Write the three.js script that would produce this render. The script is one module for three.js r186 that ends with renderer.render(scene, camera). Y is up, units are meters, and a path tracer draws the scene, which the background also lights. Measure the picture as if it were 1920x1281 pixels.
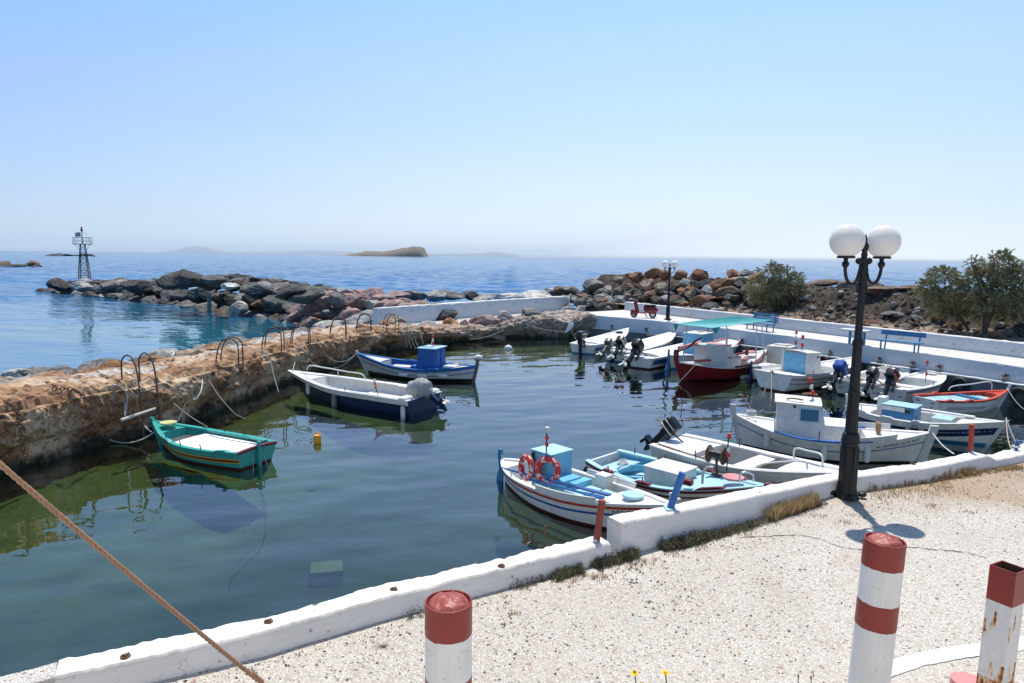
import * as THREE from 'three';
import { mergeGeometries, mergeVertices, toCreasedNormals } from 'three/addons/utils/BufferGeometryUtils.js';
import { RoundedBoxGeometry } from 'three/addons/geometries/RoundedBoxGeometry.js';
import { ImprovedNoise } from 'three/addons/math/ImprovedNoise.js';

// ------------------------------------------------------------------ camera, sky, sun, exposure
const scene = new THREE.Scene();
const FOCAL = 1280, PITCH = Math.atan(158.8 / FOCAL), ROLL = Math.atan(0.0117), EYE = new THREE.Vector3(0, 5, 0);
const camera = new THREE.PerspectiveCamera(2 * Math.atan(640.5 / FOCAL) * 180 / Math.PI, 1920 / 1281, 0.1, 200000);
camera.position.copy(EYE);
camera.rotation.order = 'YXZ';
camera.rotation.set(-PITCH, 0, ROLL);
const renderer = new THREE.WebGLRenderer({ antialias: true });
renderer.toneMapping = THREE.LinearToneMapping;
renderer.toneMappingExposure = 1.1;
renderer.shadowMap.enabled = true;
const SUN = new THREE.Vector3(0.145, 3.37, -1.225).normalize();
{
  const EL = [0, 2, 5, 10, 15, 20, 30, 48, 90], lerpN = (p, q, t) => p + (q - p) * t;   // degrees above the horizon, and the clear sky's colour there
  const SR = [0.88, 0.84, 0.72, 0.57, 0.475, 0.39, 0.24, 0.13, 0.07], SG = [0.95, 0.93, 0.88, 0.775, 0.715, 0.65, 0.46, 0.32, 0.2], SB = [1.02, 1.02, 1.08, 1.22, 1.25, 1.12, 0.8, 0.63, 0.48];
  const W = 1024, H = 512, data = new Float32Array(W * H * 4), d = new THREE.Vector3();
  for (let r = 0; r < H; r++) for (let c = 0; c < W; c++) {
    const up = ((r + 0.5) / H - 0.5) * Math.PI, az = ((c + 0.5) / W - 0.5) * 2 * Math.PI, e = Math.max(0, up * 180 / Math.PI);
    d.set(Math.cos(az) * Math.cos(up), Math.sin(up), Math.sin(az) * Math.cos(up));
    const ang = Math.acos(Math.min(1, d.dot(SUN))) * 180 / Math.PI, glow = 0.5 * Math.exp(-ang / 9) + 0.05 * Math.exp(-ang / 22);
    const i = (r * W + c) * 4;
    const tab = (y) => { let n = 0; while (n < 7 && e > EL[n + 1]) n++; return lerpN(y[n], y[n + 1], (e - EL[n]) / (EL[n + 1] - EL[n])); };
    const dz = Math.abs(((az + Math.PI / 2 - 0.26 + 3 * Math.PI) % (2 * Math.PI)) - Math.PI), near = Math.exp(-((dz / 1.05) ** 2)), flat = Math.min(1, Math.max(0, (e - 20) / 60)), side = near + (1 - near) * flat;   // the clear sky is paler on the sun's side
    data[i] = tab(SR) * (0.33 + 0.67 * side) + glow; data[i + 1] = tab(SG) * (0.5 + 0.5 * side) + glow * 0.97; data[i + 2] = tab(SB) * (0.66 + 0.34 * side) + glow * 0.9;
    data[i + 3] = 1;
    if (up < 0) { data[i] = 0.1; data[i + 1] = 0.17; data[i + 2] = 0.25; }
  }
  const sky = new THREE.DataTexture(data, W, H, THREE.RGBAFormat, THREE.FloatType);
  sky.mapping = THREE.EquirectangularReflectionMapping; sky.magFilter = sky.minFilter = THREE.LinearFilter; sky.needsUpdate = true;
  scene.background = sky; scene.environment = sky;
}
const sun = new THREE.DirectionalLight(new THREE.Color(1, 0.945, 0.86), 5);
sun.position.copy(SUN).multiplyScalar(120).add(new THREE.Vector3(2, 0, -24));
sun.target.position.set(2, 0, -24);
sun.castShadow = true;
Object.assign(sun.shadow.camera, { left: -70, right: 45, top: 60, bottom: -40, near: 1, far: 300 });
sun.shadow.mapSize.set(4096, 4096);
scene.add(sun, sun.target);
scene.fog = new THREE.FogExp2(new THREE.Color(0.86, 0.94, 1.0), 0.000009);

// ------------------------------------------------------------------ helpers
const R2D = Math.PI / 180, PI = Math.PI, { lerp, clamp, smoothstep } = THREE.MathUtils;
const V = (x, y, z) => new THREE.Vector3(x, y, z);
const rng = (s) => () => { s = (s + 0x6d2b79f5) | 0; let t = Math.imul(s ^ (s >>> 15), 1 | s); t = (t + Math.imul(t ^ (t >>> 7), 61 | t)) ^ t; return ((t ^ (t >>> 14)) >>> 0) / 4294967296; };
const PN = new ImprovedNoise(), noise = (x, y, z) => PN.noise(x, y, z);
const fbm = (x, y, z, o = 4) => { let s = 0, a = 0.5; for (let i = 0; i < o; i++) { s += a * noise(x, y, z); x = x * 2.03 + 7.1; y = y * 2.03 + 3.7; z = z * 2.03 + 1.9; a *= 0.5; } return s; };
const ridged = (x, y, z, o = 4) => { let s = 0, a = 0.5; for (let i = 0; i < o; i++) { s += a * (1 - 2 * Math.abs(noise(x, y, z))); x = x * 2.1 + 4.3; y = y * 2.1 + 9.2; z = z * 2.1 + 2.7; a *= 0.5; } return s; };
// measuring on the photograph: where the ray through pixel (u, v) of 1920 x 1281 meets a level, a plane or a distance
camera.updateMatrixWorld(true);
const ray = (u, v) => V((u - 960) / FOCAL, -(v - 640.5) / FOCAL, -1).applyEuler(camera.rotation);
const P = (u, v, y = 0) => { const d = ray(u, v); return d.multiplyScalar((y - EYE.y) / d.y).add(EYE); };
const PD = (u, v, depth) => ray(u, v).multiplyScalar(depth).add(EYE);
const PPL = (u, v, p, n) => { const d = ray(u, v); return d.multiplyScalar(p.clone().sub(EYE).dot(n) / d.dot(n)).add(EYE); };
const INV = new THREE.Quaternion().setFromEuler(camera.rotation).invert();
const proj = (p) => { const q = p.clone().sub(EYE).applyQuaternion(INV); return [960 - FOCAL * q.x / q.z, 640.5 + FOCAL * q.y / q.z]; };
const heightAt = (x, z, v) => { let a = -5, b = 60; for (let i = 0; i < 40; i++) { const m = (a + b) / 2; if (proj(V(x, m, z))[1] > v) a = m; else b = m; } return a; };

const counts = {};
const numbered = (n) => { const k = counts[n] = (counts[n] ?? -1) + 1; return k ? n + '_' + String(k).padStart(3, '0') : n; };
function boxUV(g) {
  const p = g.attributes.position, n = g.attributes.normal, uv = new Float32Array(p.count * 2);
  for (let i = 0; i < p.count; i++) {
    const ax = Math.abs(n.getX(i)), ay = Math.abs(n.getY(i)), az = Math.abs(n.getZ(i)), x = p.getX(i), y = p.getY(i), z = p.getZ(i);
    if (ay >= ax && ay >= az) { uv[2 * i] = x; uv[2 * i + 1] = z; } else if (ax >= az) { uv[2 * i] = z; uv[2 * i + 1] = y; } else { uv[2 * i] = x; uv[2 * i + 1] = y; }
  }
  g.setAttribute('uv', new THREE.BufferAttribute(uv, 2));
  return g;
}
function prep(g, keepUV) {
  if (g.index) g = g.toNonIndexed();
  if (!g.attributes.normal) g.computeVertexNormals();
  if (!(keepUV && g.attributes.uv)) boxUV(g);
  for (const k of Object.keys(g.attributes)) if (!['position', 'normal', 'uv', 'color'].includes(k)) g.deleteAttribute(k);
  g.morphAttributes = {};
  return g;
}
function join(geos, keepUV) {
  geos = [geos].flat(9).filter(Boolean).map((g) => prep(g, keepUV));
  if (geos.some((g) => g.attributes.color)) for (const g of geos) if (!g.attributes.color) g.setAttribute('color', new THREE.BufferAttribute(new Float32Array(g.attributes.position.count * 3).fill(1), 3));
  return geos.length === 1 ? geos[0] : mergeGeometries(geos);
}
function part(name, geos, mat, parent = scene, label, keepUV) {
  const m = new THREE.Mesh(join(geos, keepUV), mat);
  m.name = parent === scene ? numbered(name) : name;
  m.castShadow = m.receiveShadow = true;
  if (label) m.userData.label = label;
  parent.add(m);
  return m;
}
const partEach = (name, geos, mat, parent) => [geos].flat(9).forEach((g) => part(name, g, mat, parent));
function tag(o, label, category, group, kind) { if (label) o.userData.label = label; if (category) o.userData.category = category; if (group) o.userData.group = group; if (kind) o.userData.kind = kind; return o; }
function thing(name, label, category, pos = V(0, 0, 0), turn = 0, group) {
  const o = new THREE.Group(); o.name = numbered(name); o.position.copy(pos); o.rotation.y = turn; scene.add(o);
  return tag(o, label, category, group);
}
const struct = (name, geos, mat, keepUV) => tag(part(name, geos, mat, scene, null, keepUV), null, null, null, 'structure');
function copyOf(src, label, group) { const c = src.clone(); c.name = numbered(src.name.replace(/_\d+$/, '')); c.userData = { ...src.userData, label: label ?? src.userData.label }; if (group) c.userData.group = group; scene.add(c); return c; }

const rb = (w, h, d, x = 0, y = 0, z = 0, r = 0.012) => new RoundedBoxGeometry(w, h, d, 1, Math.min(r, w / 2.1, h / 2.1, d / 2.1)).translate(x, y, z);
const move = (g, x, y, z, rx = 0, ry = 0, rz = 0) => g.applyMatrix4(new THREE.Matrix4().compose(V(x, y, z), new THREE.Quaternion().setFromEuler(new THREE.Euler(rx, ry, rz)), V(1, 1, 1)));
function rod(a, b, r0, r1 = r0, seg = 8) {
  const d = b.clone().sub(a), L = d.length(), g = new THREE.CylinderGeometry(r1, r0, L, seg, 1).translate(0, L / 2, 0);
  g.applyQuaternion(new THREE.Quaternion().setFromUnitVectors(V(0, 1, 0), d.normalize())); return g.translate(a.x, a.y, a.z);
}
const tube = (pts, r, seg = 24, rad = 6, closed = false) => new THREE.TubeGeometry(new THREE.CatmullRomCurve3(pts, closed), seg, r, rad, closed);
const lathe = (pts, seg = 24) => new THREE.LatheGeometry(pts.map(([x, y]) => new THREE.Vector2(x, y)), seg);
const ball = (r, x, y, z, sx = 1, sy = 1, sz = 1, w = 20, h = 14) => new THREE.SphereGeometry(r, w, h).scale(sx, sy, sz).translate(x, y, z);
function extrude(pts, depth, bevel = 0) { const s = new THREE.Shape(pts.map(([x, y]) => new THREE.Vector2(x, y))); return new THREE.ExtrudeGeometry(s, { depth, bevelEnabled: bevel > 0, bevelSize: bevel, bevelThickness: bevel, bevelSegments: 1, steps: 1 }); }
function grid(nu, nv, f, wrapU = false) {
  const pos = [], idx = [];
  for (let i = 0; i <= nu; i++) for (let j = 0; j <= nv; j++) { const p = f(i / nu, j / nv); pos.push(p.x, p.y, p.z); }
  for (let i = 0; i < nu; i++) for (let j = 0; j < nv; j++) { const a = i * (nv + 1) + j, b = a + nv + 1; idx.push(a, b, a + 1, b, b + 1, a + 1); }
  const g = new THREE.BufferGeometry(); g.setAttribute('position', new THREE.BufferAttribute(new Float32Array(pos), 3)); g.setIndex(idx); g.computeVertexNormals(); return g;
}
// a bar whose cross-section is a loop of points, carried along t = 0..1
function sweep(n, f, caps = true, crease = 0.6) {
  const rows = []; for (let i = 0; i <= n; i++) rows.push(f(i / n));
  const m = rows[0].length, pos = [], tri = (a, b, c) => pos.push(a.x, a.y, a.z, b.x, b.y, b.z, c.x, c.y, c.z);
  for (let i = 0; i < n; i++) for (let k = 0; k < m; k++) { const a = rows[i][k], b = rows[i][(k + 1) % m], c = rows[i + 1][k], d = rows[i + 1][(k + 1) % m]; tri(a, c, b); tri(b, c, d); }
  if (caps) for (const [r, s] of [[rows[0], 0], [rows[n], 1]]) for (let k = 1; k < m - 1; k++) s ? tri(r[0], r[k + 1], r[k]) : tri(r[0], r[k], r[k + 1]);
  const g = new THREE.BufferGeometry(); g.setAttribute('position', new THREE.BufferAttribute(new Float32Array(pos), 3)); g.computeVertexNormals();
  return toCreasedNormals(g, crease);
}
function rope(a, b, sag, r = 0.012, seg = 22) {
  const pts = []; for (let i = 0; i <= 10; i++) { const t = i / 10, p = a.clone().lerp(b, t); p.y -= sag * 4 * t * (1 - t); pts.push(p); }
  return tube(pts, r, seg, 5);
}
function paint(g, f) {  // a colour per vertex from its place and normal
  const p = g.attributes.position, n = g.attributes.normal, c = new Float32Array(p.count * 3), q = V(0, 0, 0), m = V(0, 1, 0);
  for (let i = 0; i < p.count; i++) { q.fromBufferAttribute(p, i); if (n) m.fromBufferAttribute(n, i); const k = f(q, m, i); c[3 * i] = k[0]; c[3 * i + 1] = k[1]; c[3 * i + 2] = k[2]; }
  g.setAttribute('color', new THREE.BufferAttribute(c, 3)); return g;
}
const mix3 = (a, b, t) => [lerp(a[0], b[0], t), lerp(a[1], b[1], t), lerp(a[2], b[2], t)];

// ------------------------------------------------------------------ textures
function dataTex(N, f, { srgb = false, rep = 1, ch = 4 } = {}) {
  const d = new Uint8Array(N * N * 4);
  for (let y = 0; y < N; y++) for (let x = 0; x < N; x++) { const c = f(x / N, y / N), i = (y * N + x) * 4; for (let k = 0; k < 3; k++) d[i + k] = clamp(Math.round(c[k] * 255), 0, 255); d[i + 3] = 255; }
  const t = new THREE.DataTexture(d, N, N); t.magFilter = t.minFilter = THREE.LinearFilter; t.wrapS = t.wrapT = THREE.RepeatWrapping; t.repeat.set(rep, rep);
  if (srgb) t.colorSpace = THREE.SRGBColorSpace; t.needsUpdate = true; return t;
}
// tileable noise of a period: blends four shifted copies
const tileF = (f, x, y) => { const u = x, v = y, a = smoothstep(u, 0, 1), b = smoothstep(v, 0, 1); return lerp(lerp(f(u, v), f(u - 1, v), a), lerp(f(u, v - 1), f(u - 1, v - 1), a), b) ; };
function heightTile(N, f) { const h = new Float32Array(N * N); for (let y = 0; y < N; y++) for (let x = 0; x < N; x++) h[y * N + x] = tileF(f, x / N, y / N); return h; }
const hTex = (N, h, rep, lo = -0.5, hi = 0.5) => dataTex(N, (x, y) => { const k = (h[Math.round(y * N) % N * N + Math.round(x * N) % N] - lo) / (hi - lo); return [k, k, k]; }, { rep });
function normalTex(N, h, metres, rep) {  // h in metres over a tile so many metres wide
  const px = metres / N;
  return dataTex(N, (x, y) => {
    const i = Math.round(x * N) % N, j = Math.round(y * N) % N, dx = (h[j * N + (i + 1) % N] - h[j * N + (i + N - 1) % N]) / (2 * px), dy = (h[(j + 1) % N * N + i] - h[(j + N - 1) % N * N + i]) / (2 * px), l = Math.hypot(dx, dy, 1);
    return [0.5 - 0.5 * dx / l, 0.5 - 0.5 * dy / l, 0.5 + 0.5 / l];
  }, { rep });
}
const FINE = hTex(256, heightTile(256, (x, y) => fbm(x * 9, y * 9, 0.5, 5)), 1.6);          // about 0.6 m a tile
const ROUGH = hTex(512, heightTile(512, (x, y) => 0.6 * ridged(x * 6, y * 6, 3.3, 5) + 0.3 * fbm(x * 22, y * 22, 1, 3)), 0.7, -0.7, 0.9);
const WEAR = dataTex(512, (x, y) => {   // worn paint: small chips and faint dirt patches
  const a = tileF((u, v) => fbm(u * 7, v * 7, 8.5, 4), x, y), b = tileF((u, v) => fbm(u * 40, v * 40, 2.5, 2), x, y), k = 0.94 + 0.16 * a + 0.07 * b;
  const chip = a > 0.19 && b > 0.12 ? 0.82 : 1; return [k * chip, k * chip * 0.99, k * chip * 0.97];
}, { srgb: true, rep: 0.8 });
const PLASTER = dataTex(1024, (x, y) => {  // lime wash over cement: brush streaks, bare grey scuffs
  const a = tileF((u, v) => fbm(u * 5, v * 5, 4.5, 5), x, y), s = tileF((u, v) => fbm(u * 8, v * 60, 6.5, 3), x, y), g = tileF((u, v) => fbm(u * 16, v * 16, 9.5, 4), x, y);
  let k = 0.96 + 0.08 * a + 0.05 * s; const bare = smoothstep(g - 0.02 + 0.35 * s, 0.2, 0.3); k -= 0.22 * bare;
  return [k, k * (1 - 0.015 * bare), k * (1 - 0.04 * bare)];
}, { srgb: true, rep: 0.5 });
const WASH = dataTex(1024, (x, y) => {  // fresh lime wash: brush marks, hair cracks, a few grey chips
  const a = tileF((u, v) => fbm(u * 4, v * 4, 14.5, 5), x, y), s = tileF((u, v) => fbm(u * 10, v * 70, 16.5, 3), x, y), g = tileF((u, v) => fbm(u * 26, v * 26, 19.5, 4), x, y), c = Math.abs(tileF((u, v) => fbm(u * 5, v * 5, 3.3, 4), x, y));
  let k = 0.955 + 0.1 * a + 0.06 * s; const chip = smoothstep(g + 0.5 * a, 0.3, 0.36), crack = c < 0.004 && a > 0 ? 0.16 : 0; k -= 0.3 * chip + crack; return [k, k * (0.988 - 0.01 * a), k * (0.972 - 0.03 * chip)];
}, { srgb: true, rep: 0.62 });
const col = (r, g, b) => new THREE.Color().setRGB(r, g, b);
function mat(r, g, b, rough = 0.6, o = {}) { return new THREE.MeshStandardMaterial({ color: col(r, g, b), roughness: rough, bumpMap: FINE, bumpScale: 0.004, ...o }); }
const paintM = (r, g, b, rough = 0.38, o = {}) => new THREE.MeshPhysicalMaterial({ color: col(r, g, b), roughness: rough, map: WEAR, bumpMap: FINE, bumpScale: 0.002, ...o });
const M = {
  white: paintM(0.78, 0.78, 0.77), cream: paintM(0.72, 0.7, 0.64), grey: paintM(0.45, 0.45, 0.43), paleGrey: paintM(0.6, 0.61, 0.6), hullGrey: paintM(0.76, 0.76, 0.75),
  sky: paintM(0.16, 0.5, 0.74), pale: paintM(0.42, 0.68, 0.8), teal: paintM(0.03, 0.36, 0.32), blue: paintM(0.02, 0.14, 0.46), navy: paintM(0.008, 0.02, 0.09), royal: paintM(0.02, 0.1, 0.34), steel: paintM(0.03, 0.2, 0.42),
  red: paintM(0.5, 0.035, 0.02), maroon: paintM(0.16, 0.012, 0.014), crimson: paintM(0.2, 0.008, 0.01), orangeRed: paintM(0.62, 0.07, 0.025), pink: paintM(0.68, 0.28, 0.27), yellow: paintM(0.62, 0.42, 0.02), paleYellow: paintM(0.68, 0.66, 0.3),
  antifoul: paintM(0.09, 0.016, 0.012, 0.6), weed: mat(0.03, 0.035, 0.015, 0.8), black: paintM(0.012, 0.012, 0.014, 0.3), rubber: mat(0.018, 0.018, 0.018, 0.7), darkGrey: paintM(0.1, 0.1, 0.105, 0.4),
  chrome: new THREE.MeshStandardMaterial({ color: col(0.75, 0.75, 0.75), metalness: 1, roughness: 0.25 }), rust: mat(0.11, 0.055, 0.03, 0.75), rail: mat(0.1, 0.075, 0.055, 0.55, { metalness: 0.3 }),
  ropeM: mat(0.38, 0.33, 0.26, 0.9), ropeGrey: mat(0.3, 0.3, 0.29, 0.9), ropeWhite: mat(0.6, 0.58, 0.54, 0.9), wood: mat(0.3, 0.16, 0.08, 0.7), oldWood: mat(0.5, 0.46, 0.4, 0.8),
  cloth: mat(0.8, 0.8, 0.78, 0.9), glass: new THREE.MeshPhysicalMaterial({ color: col(0.05, 0.16, 0.25), roughness: 0.05, ior: 1.5 }), lampRed: paintM(0.75, 0.03, 0.03, 0.25), lampWhite: paintM(0.8, 0.78, 0.7, 0.25),
  wash: mat(0.8, 0.785, 0.765, 0.85, { map: WASH, bumpMap: ROUGH, bumpScale: 0.012 }),
  limewash: mat(0.7, 0.69, 0.67, 0.85, { map: PLASTER, bumpScale: 0.012 }),
};

// ------------------------------------------------------------------ water
function waveTile(N, metres, seed, slope, kmin, kmax, n, dir, spread) {
  const r = rng(seed), h = new Float32Array(N * N), c = [];
  while (c.length < n) {
    const k = kmin * Math.pow(kmax / kmin, r()), a = dir + (r() + r() - 1) * spread, kx = Math.round(k * Math.cos(a)), ky = Math.round(k * Math.sin(a)), m = Math.hypot(kx, ky);
    if (m) c.push([kx, ky, r() * 7, slope * Math.sqrt(2 / n) * metres / (2 * PI * m)]);
  }
  const T = 4096, S = new Float32Array(T); for (let i = 0; i < T; i++) S[i] = Math.sin(i / T * 2 * PI);
  for (const [kx, ky, p, a] of c) for (let y = 0; y < N; y++) for (let x = 0; x < N; x++) h[y * N + x] += a * S[((((kx * x + ky * y) / N + p) * T) | 0) & (T - 1)];
  return h;
}
// inner waterline of the jetty, running on into the outcrop at the head of the harbour: x, z, width, height of the top
const JET = [[-18, -5.5, 6, 1.5], [-13.6, -11.6, 6, 1.5], [-11.28, -14.58, 6.2, 1.48], [-10.91, -15.57, 6.0, 1.48], [-10.58, -16.97, 5.6, 1.45], [-9.88, -18.26, 5.2, 1.45], [-9.35, -20.0, 4.9, 1.45], [-9.04, -22, 4.6, 1.45], [-8.73, -25, 4.3, 1.42], [-8.14, -28.6, 4.0, 1.38], [-7.6, -31.5, 3.8, 1.32], [-6.9, -34.4, 3.6, 1.22], [-5.2, -37.2, 3.5, 0.95], [-2.9, -39.8, 4, 0.7], [-0.6, -41.6, 4.5, 0.75], [1.0, -41.9, 5, 1.2], [3.2, -42.2, 5.5, 1.35], [5.5, -43.6, 6, 1.3]];
const jetC = new THREE.CatmullRomCurve3(JET.map(([x, z]) => V(x, 0, z)), false, 'catmullrom', 0.5);
const jetN = (t) => { const d = jetC.getTangent(t); return V(d.z, 0, -d.x).normalize(); };
const jetP = (t) => { const f = t * (JET.length - 1), i = Math.min(JET.length - 2, Math.floor(f)), k = f - i; return [2, 3].map((c) => lerp(JET[i][c], JET[i + 1][c], k)); };
const jetAt = (z) => { let best = 0, e = 1e9; for (let i = 0; i <= 400; i++) { const p = jetC.getPoint(i / 400), d = Math.abs(p.z - z); if (d < e) { e = d; best = i / 400; } } return best; };
const inland = (t, n, y) => jetC.getPoint(t).addScaledVector(jetN(t), n).setY(y);   // n metres in from the waterline
const quayFront = [[3.7, -45.3], [4.6, -44.3], [9.03, -39.78], [13.79, -32.49], [16.24, -27.85], [18.11, -23.87], [20, -19.2], [22, -13]];
const HARBOUR = [];   // edge of the calm water, inside the rock and the quays
for (let i = 0; i <= 40; i++) { const p = inland(i / 40, 1.6, 0); HARBOUR.push([p.x, p.z]); }
HARBOUR.push([6, -44.5], [11, -39.5], [15.5, -32], [18.5, -27], [20.5, -23], [24, -13], [14, -6], [-14, -2]);
const inside = (x, z) => { let c = false; for (let i = 0, j = HARBOUR.length - 1; i < HARBOUR.length; j = i++) { const [a, b] = HARBOUR[i], [d, e] = HARBOUR[j]; if ((b > z) !== (e > z) && x < (d - a) * (z - b) / (e - b) + a) c = !c; } return c; };
{
  const N = 512, calm = waveTile(N, 5, 5, 0.015, 1.5, 9, 26, 1.25, 1.1), fine = waveTile(N, 5, 9, 0.005, 10, 26, 30, 1.3, 1.3);
  const h = calm.map((v, i) => v + fine[i]);
  const water = new THREE.MeshPhysicalMaterial({ color: col(0.66, 0.8, 0.7), transmission: 1, thickness: 0, ior: 1.85, roughness: 0.015, normalMap: normalTex(N, h, 5, 0.2) });
  const g = new THREE.ShapeGeometry(new THREE.Shape(HARBOUR.map(([x, z]) => new THREE.Vector2(x, -z)))).rotateX(-PI / 2);
  struct('harbour_water', g, water);
  // sea bed: silt and weed
  const jetDist = (x, z) => Math.min(...JET.map(([jx, jz], k) => { const n = JET[Math.min(JET.length - 1, k + 1)], dx = n[0] - jx, dz = n[1] - jz, f = clamp(((x - jx) * dx + (z - jz) * dz) / (dx * dx + dz * dz || 1), 0, 1); return Math.hypot(x - jx - f * dx, z - jz - f * dz); }));
  const bed = grid(160, 160, (i, j) => { const x = -22 + 48 * i, z = -50 + 52 * j; return V(x, lerp(-0.4, -1.2, smoothstep(jetDist(x, z), 0.6, 5)) + 0.12 * fbm(x * 0.2, 1, z * 0.2, 3) + 0.05 * fbm(x, 2, z, 3), z); });
  paint(bed, (p) => { const a = smoothstep(fbm(p.x * 0.35, 3, p.z * 0.35, 5), -0.15, 0.2), b = smoothstep(fbm(p.x * 1.3, 7, p.z * 1.3, 4), 0.0, 0.25); const jt = jetDist(p.x, p.z), algae = 1 - smoothstep(jt + 1.6 * fbm(p.x * 0.7, 9, p.z * 0.7, 4), 3.6, 7.5); return mix3(mix3(mix3([0.016, 0.025, 0.009], [0.026, 0.039, 0.016], a), [0.01, 0.015, 0.006], b * 0.6), mix3([0.06, 0.073, 0.014], [0.034, 0.043, 0.009], b), algae); });
  struct('sea_bed', bed, mat(1, 1, 1, 1, { vertexColors: true, bumpScale: 0.03 }));
  const slab = (n, u, v, w, d, label, turn) => { const p = P(u, v, -1.0), o = thing(n, label, 'slab', p, turn); part('concrete_block', rb(w, 0.3, d, 0, -0.1, 0, 0.04), mat(0.1, 0.105, 0.06, 0.95), o); return o; };
  slab('mooring_slab', 612, 1066, 0.62, 0.5, 'pale square concrete slab lying on the sea bed in the open middle water', 0.25);
  slab('mooring_slab', 1150, 1030, 0.8, 0.5, 'pale slab on the sea bed beside the boat with two red lifebuoys', -0.3);
  const under = [[480, 895], [500, 960], [490, 1010], [440, 1060], [432, 1085]].map(([u, v]) => P(u, v, -1.0));
  tag(part('sunken_rope', tube(under, 0.018, 40, 5), M.weed), 'dark rope lying on the sea bed behind the green boat', 'rope');
  // open sea and lagoon: one sheet out to the horizon, waves growing with distance from the rocks
  const pos = [], cl = [], idx = [], NA = 640, NR = 430, A0 = -62 * R2D, A1 = 62 * R2D;
  const w = waveTile(256, 26, 31, 1, 2, 11, 34, 1.9, 0.9), wv = (x, z) => { const i = ((x / 26 % 1) + 1) % 1 * 256, j = ((z / 26 % 1) + 1) % 1 * 256, a = i | 0, b = j | 0, f = i - a, e = j - b, A = (a + 1) & 255, B = (b + 1) & 255; return lerp(lerp(w[b * 256 + a], w[b * 256 + A], f), lerp(w[B * 256 + a], w[B * 256 + A], f), e); };
  for (let r = 0; r <= NR; r++) {
    const R = 11 * Math.pow(9000 / 11, Math.pow(r / NR, 1.08));
    for (let a = 0; a <= NA; a++) {
      const th = lerp(A0, A1, a / NA), x = Math.sin(th) * R, z = -Math.cos(th) * R;
      const seaward = (x + 7.5) * 0.66 - (z + 42.5) * 0.75 - 4 > 0 && z < -40, lee = seaward ? 1 : clamp((Math.hypot(x + 14, z + 32) - 14) / 60, 0, 1);
      const amp = (0.01 + 0.085 * lee) * clamp(1 - (R - 500) / 1500, 0, 1);
      pos.push(x, amp * wv(x, z), z);
      const shallow = clamp(1 - (Math.hypot((x + 13) * 1.1, (z + 36)) - 4) / 11, 0, 1) * smoothstep(fbm(x * 0.12, 4, z * 0.12, 4), -0.35, 0.3), band = 1 + 0.5 * fbm(x * 0.004, 5, z * 0.02, 3);
      const c = mix3([0.002 * band, 0.085 * band, 0.215 * band], mix3([0.012, 0.1, 0.165], [0.025, 0.17, 0.22], shallow), 1 - lee); cl.push(...c);
    }
  }
  const bins = Array.from({ length: 8 }, () => []);
  for (let r = 0; r < NR; r++) for (let a = 0; a < NA; a++) {
    const i = r * (NA + 1) + a, k = i + NA + 1, x = pos[3 * i], z = pos[3 * i + 2];
    if (inside(x, z)) continue;
    const seaward = (x + 7.5) * 0.66 - (z + 42.5) * 0.75 - 4 > 0 && z < -40, q = seaward ? 1 : clamp((Math.hypot(x + 14, z + 32) - 14) / 60 + 0.12 * fbm(x * 0.08, 3, z * 0.08, 2), 0, 1);
    bins[Math.min(7, Math.floor(q * 8))].push(i, i + 1, k, i + 1, k + 1, k);
  }
  for (const b of bins) for (const k of b) idx.push(k);
  const s = new THREE.BufferGeometry(); s.setAttribute('position', new THREE.BufferAttribute(new Float32Array(pos), 3)); s.setAttribute('color', new THREE.BufferAttribute(new Float32Array(cl), 3)); s.setIndex(idx); s.computeVertexNormals();
  const uv = new Float32Array(pos.length / 3 * 2); for (let i = 0; i < pos.length / 3; i++) { uv[2 * i] = pos[3 * i]; uv[2 * i + 1] = pos[3 * i + 2]; } s.setAttribute('uv', new THREE.BufferAttribute(uv, 2));
  const rip = waveTile(N, 7, 77, 0.16, 2, 40, 70, 1.9, 1.2);
  const ripMap = normalTex(N, rip, 7, 1 / 7);
  let from = 0; const seas = bins.map((b, k) => { s.addGroup(from, b.length, k); from += b.length; const q = 0.05 + 0.98 * (k + 0.5) / 8; return new THREE.MeshPhysicalMaterial({ color: col(1, 1, 1), vertexColors: true, roughness: 0.04 + 0.06 * k / 7, ior: lerp(2.0, 1.34, Math.min(1, k / 6)), specularIntensity: lerp(1, 0.28, k / 7), normalMap: ripMap, normalScale: new THREE.Vector2(q, q) }); });
  const m = new THREE.Mesh(s, seas); m.name = 'sea'; m.receiveShadow = true; scene.add(m); tag(m, null, null, null, 'structure');
}

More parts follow.
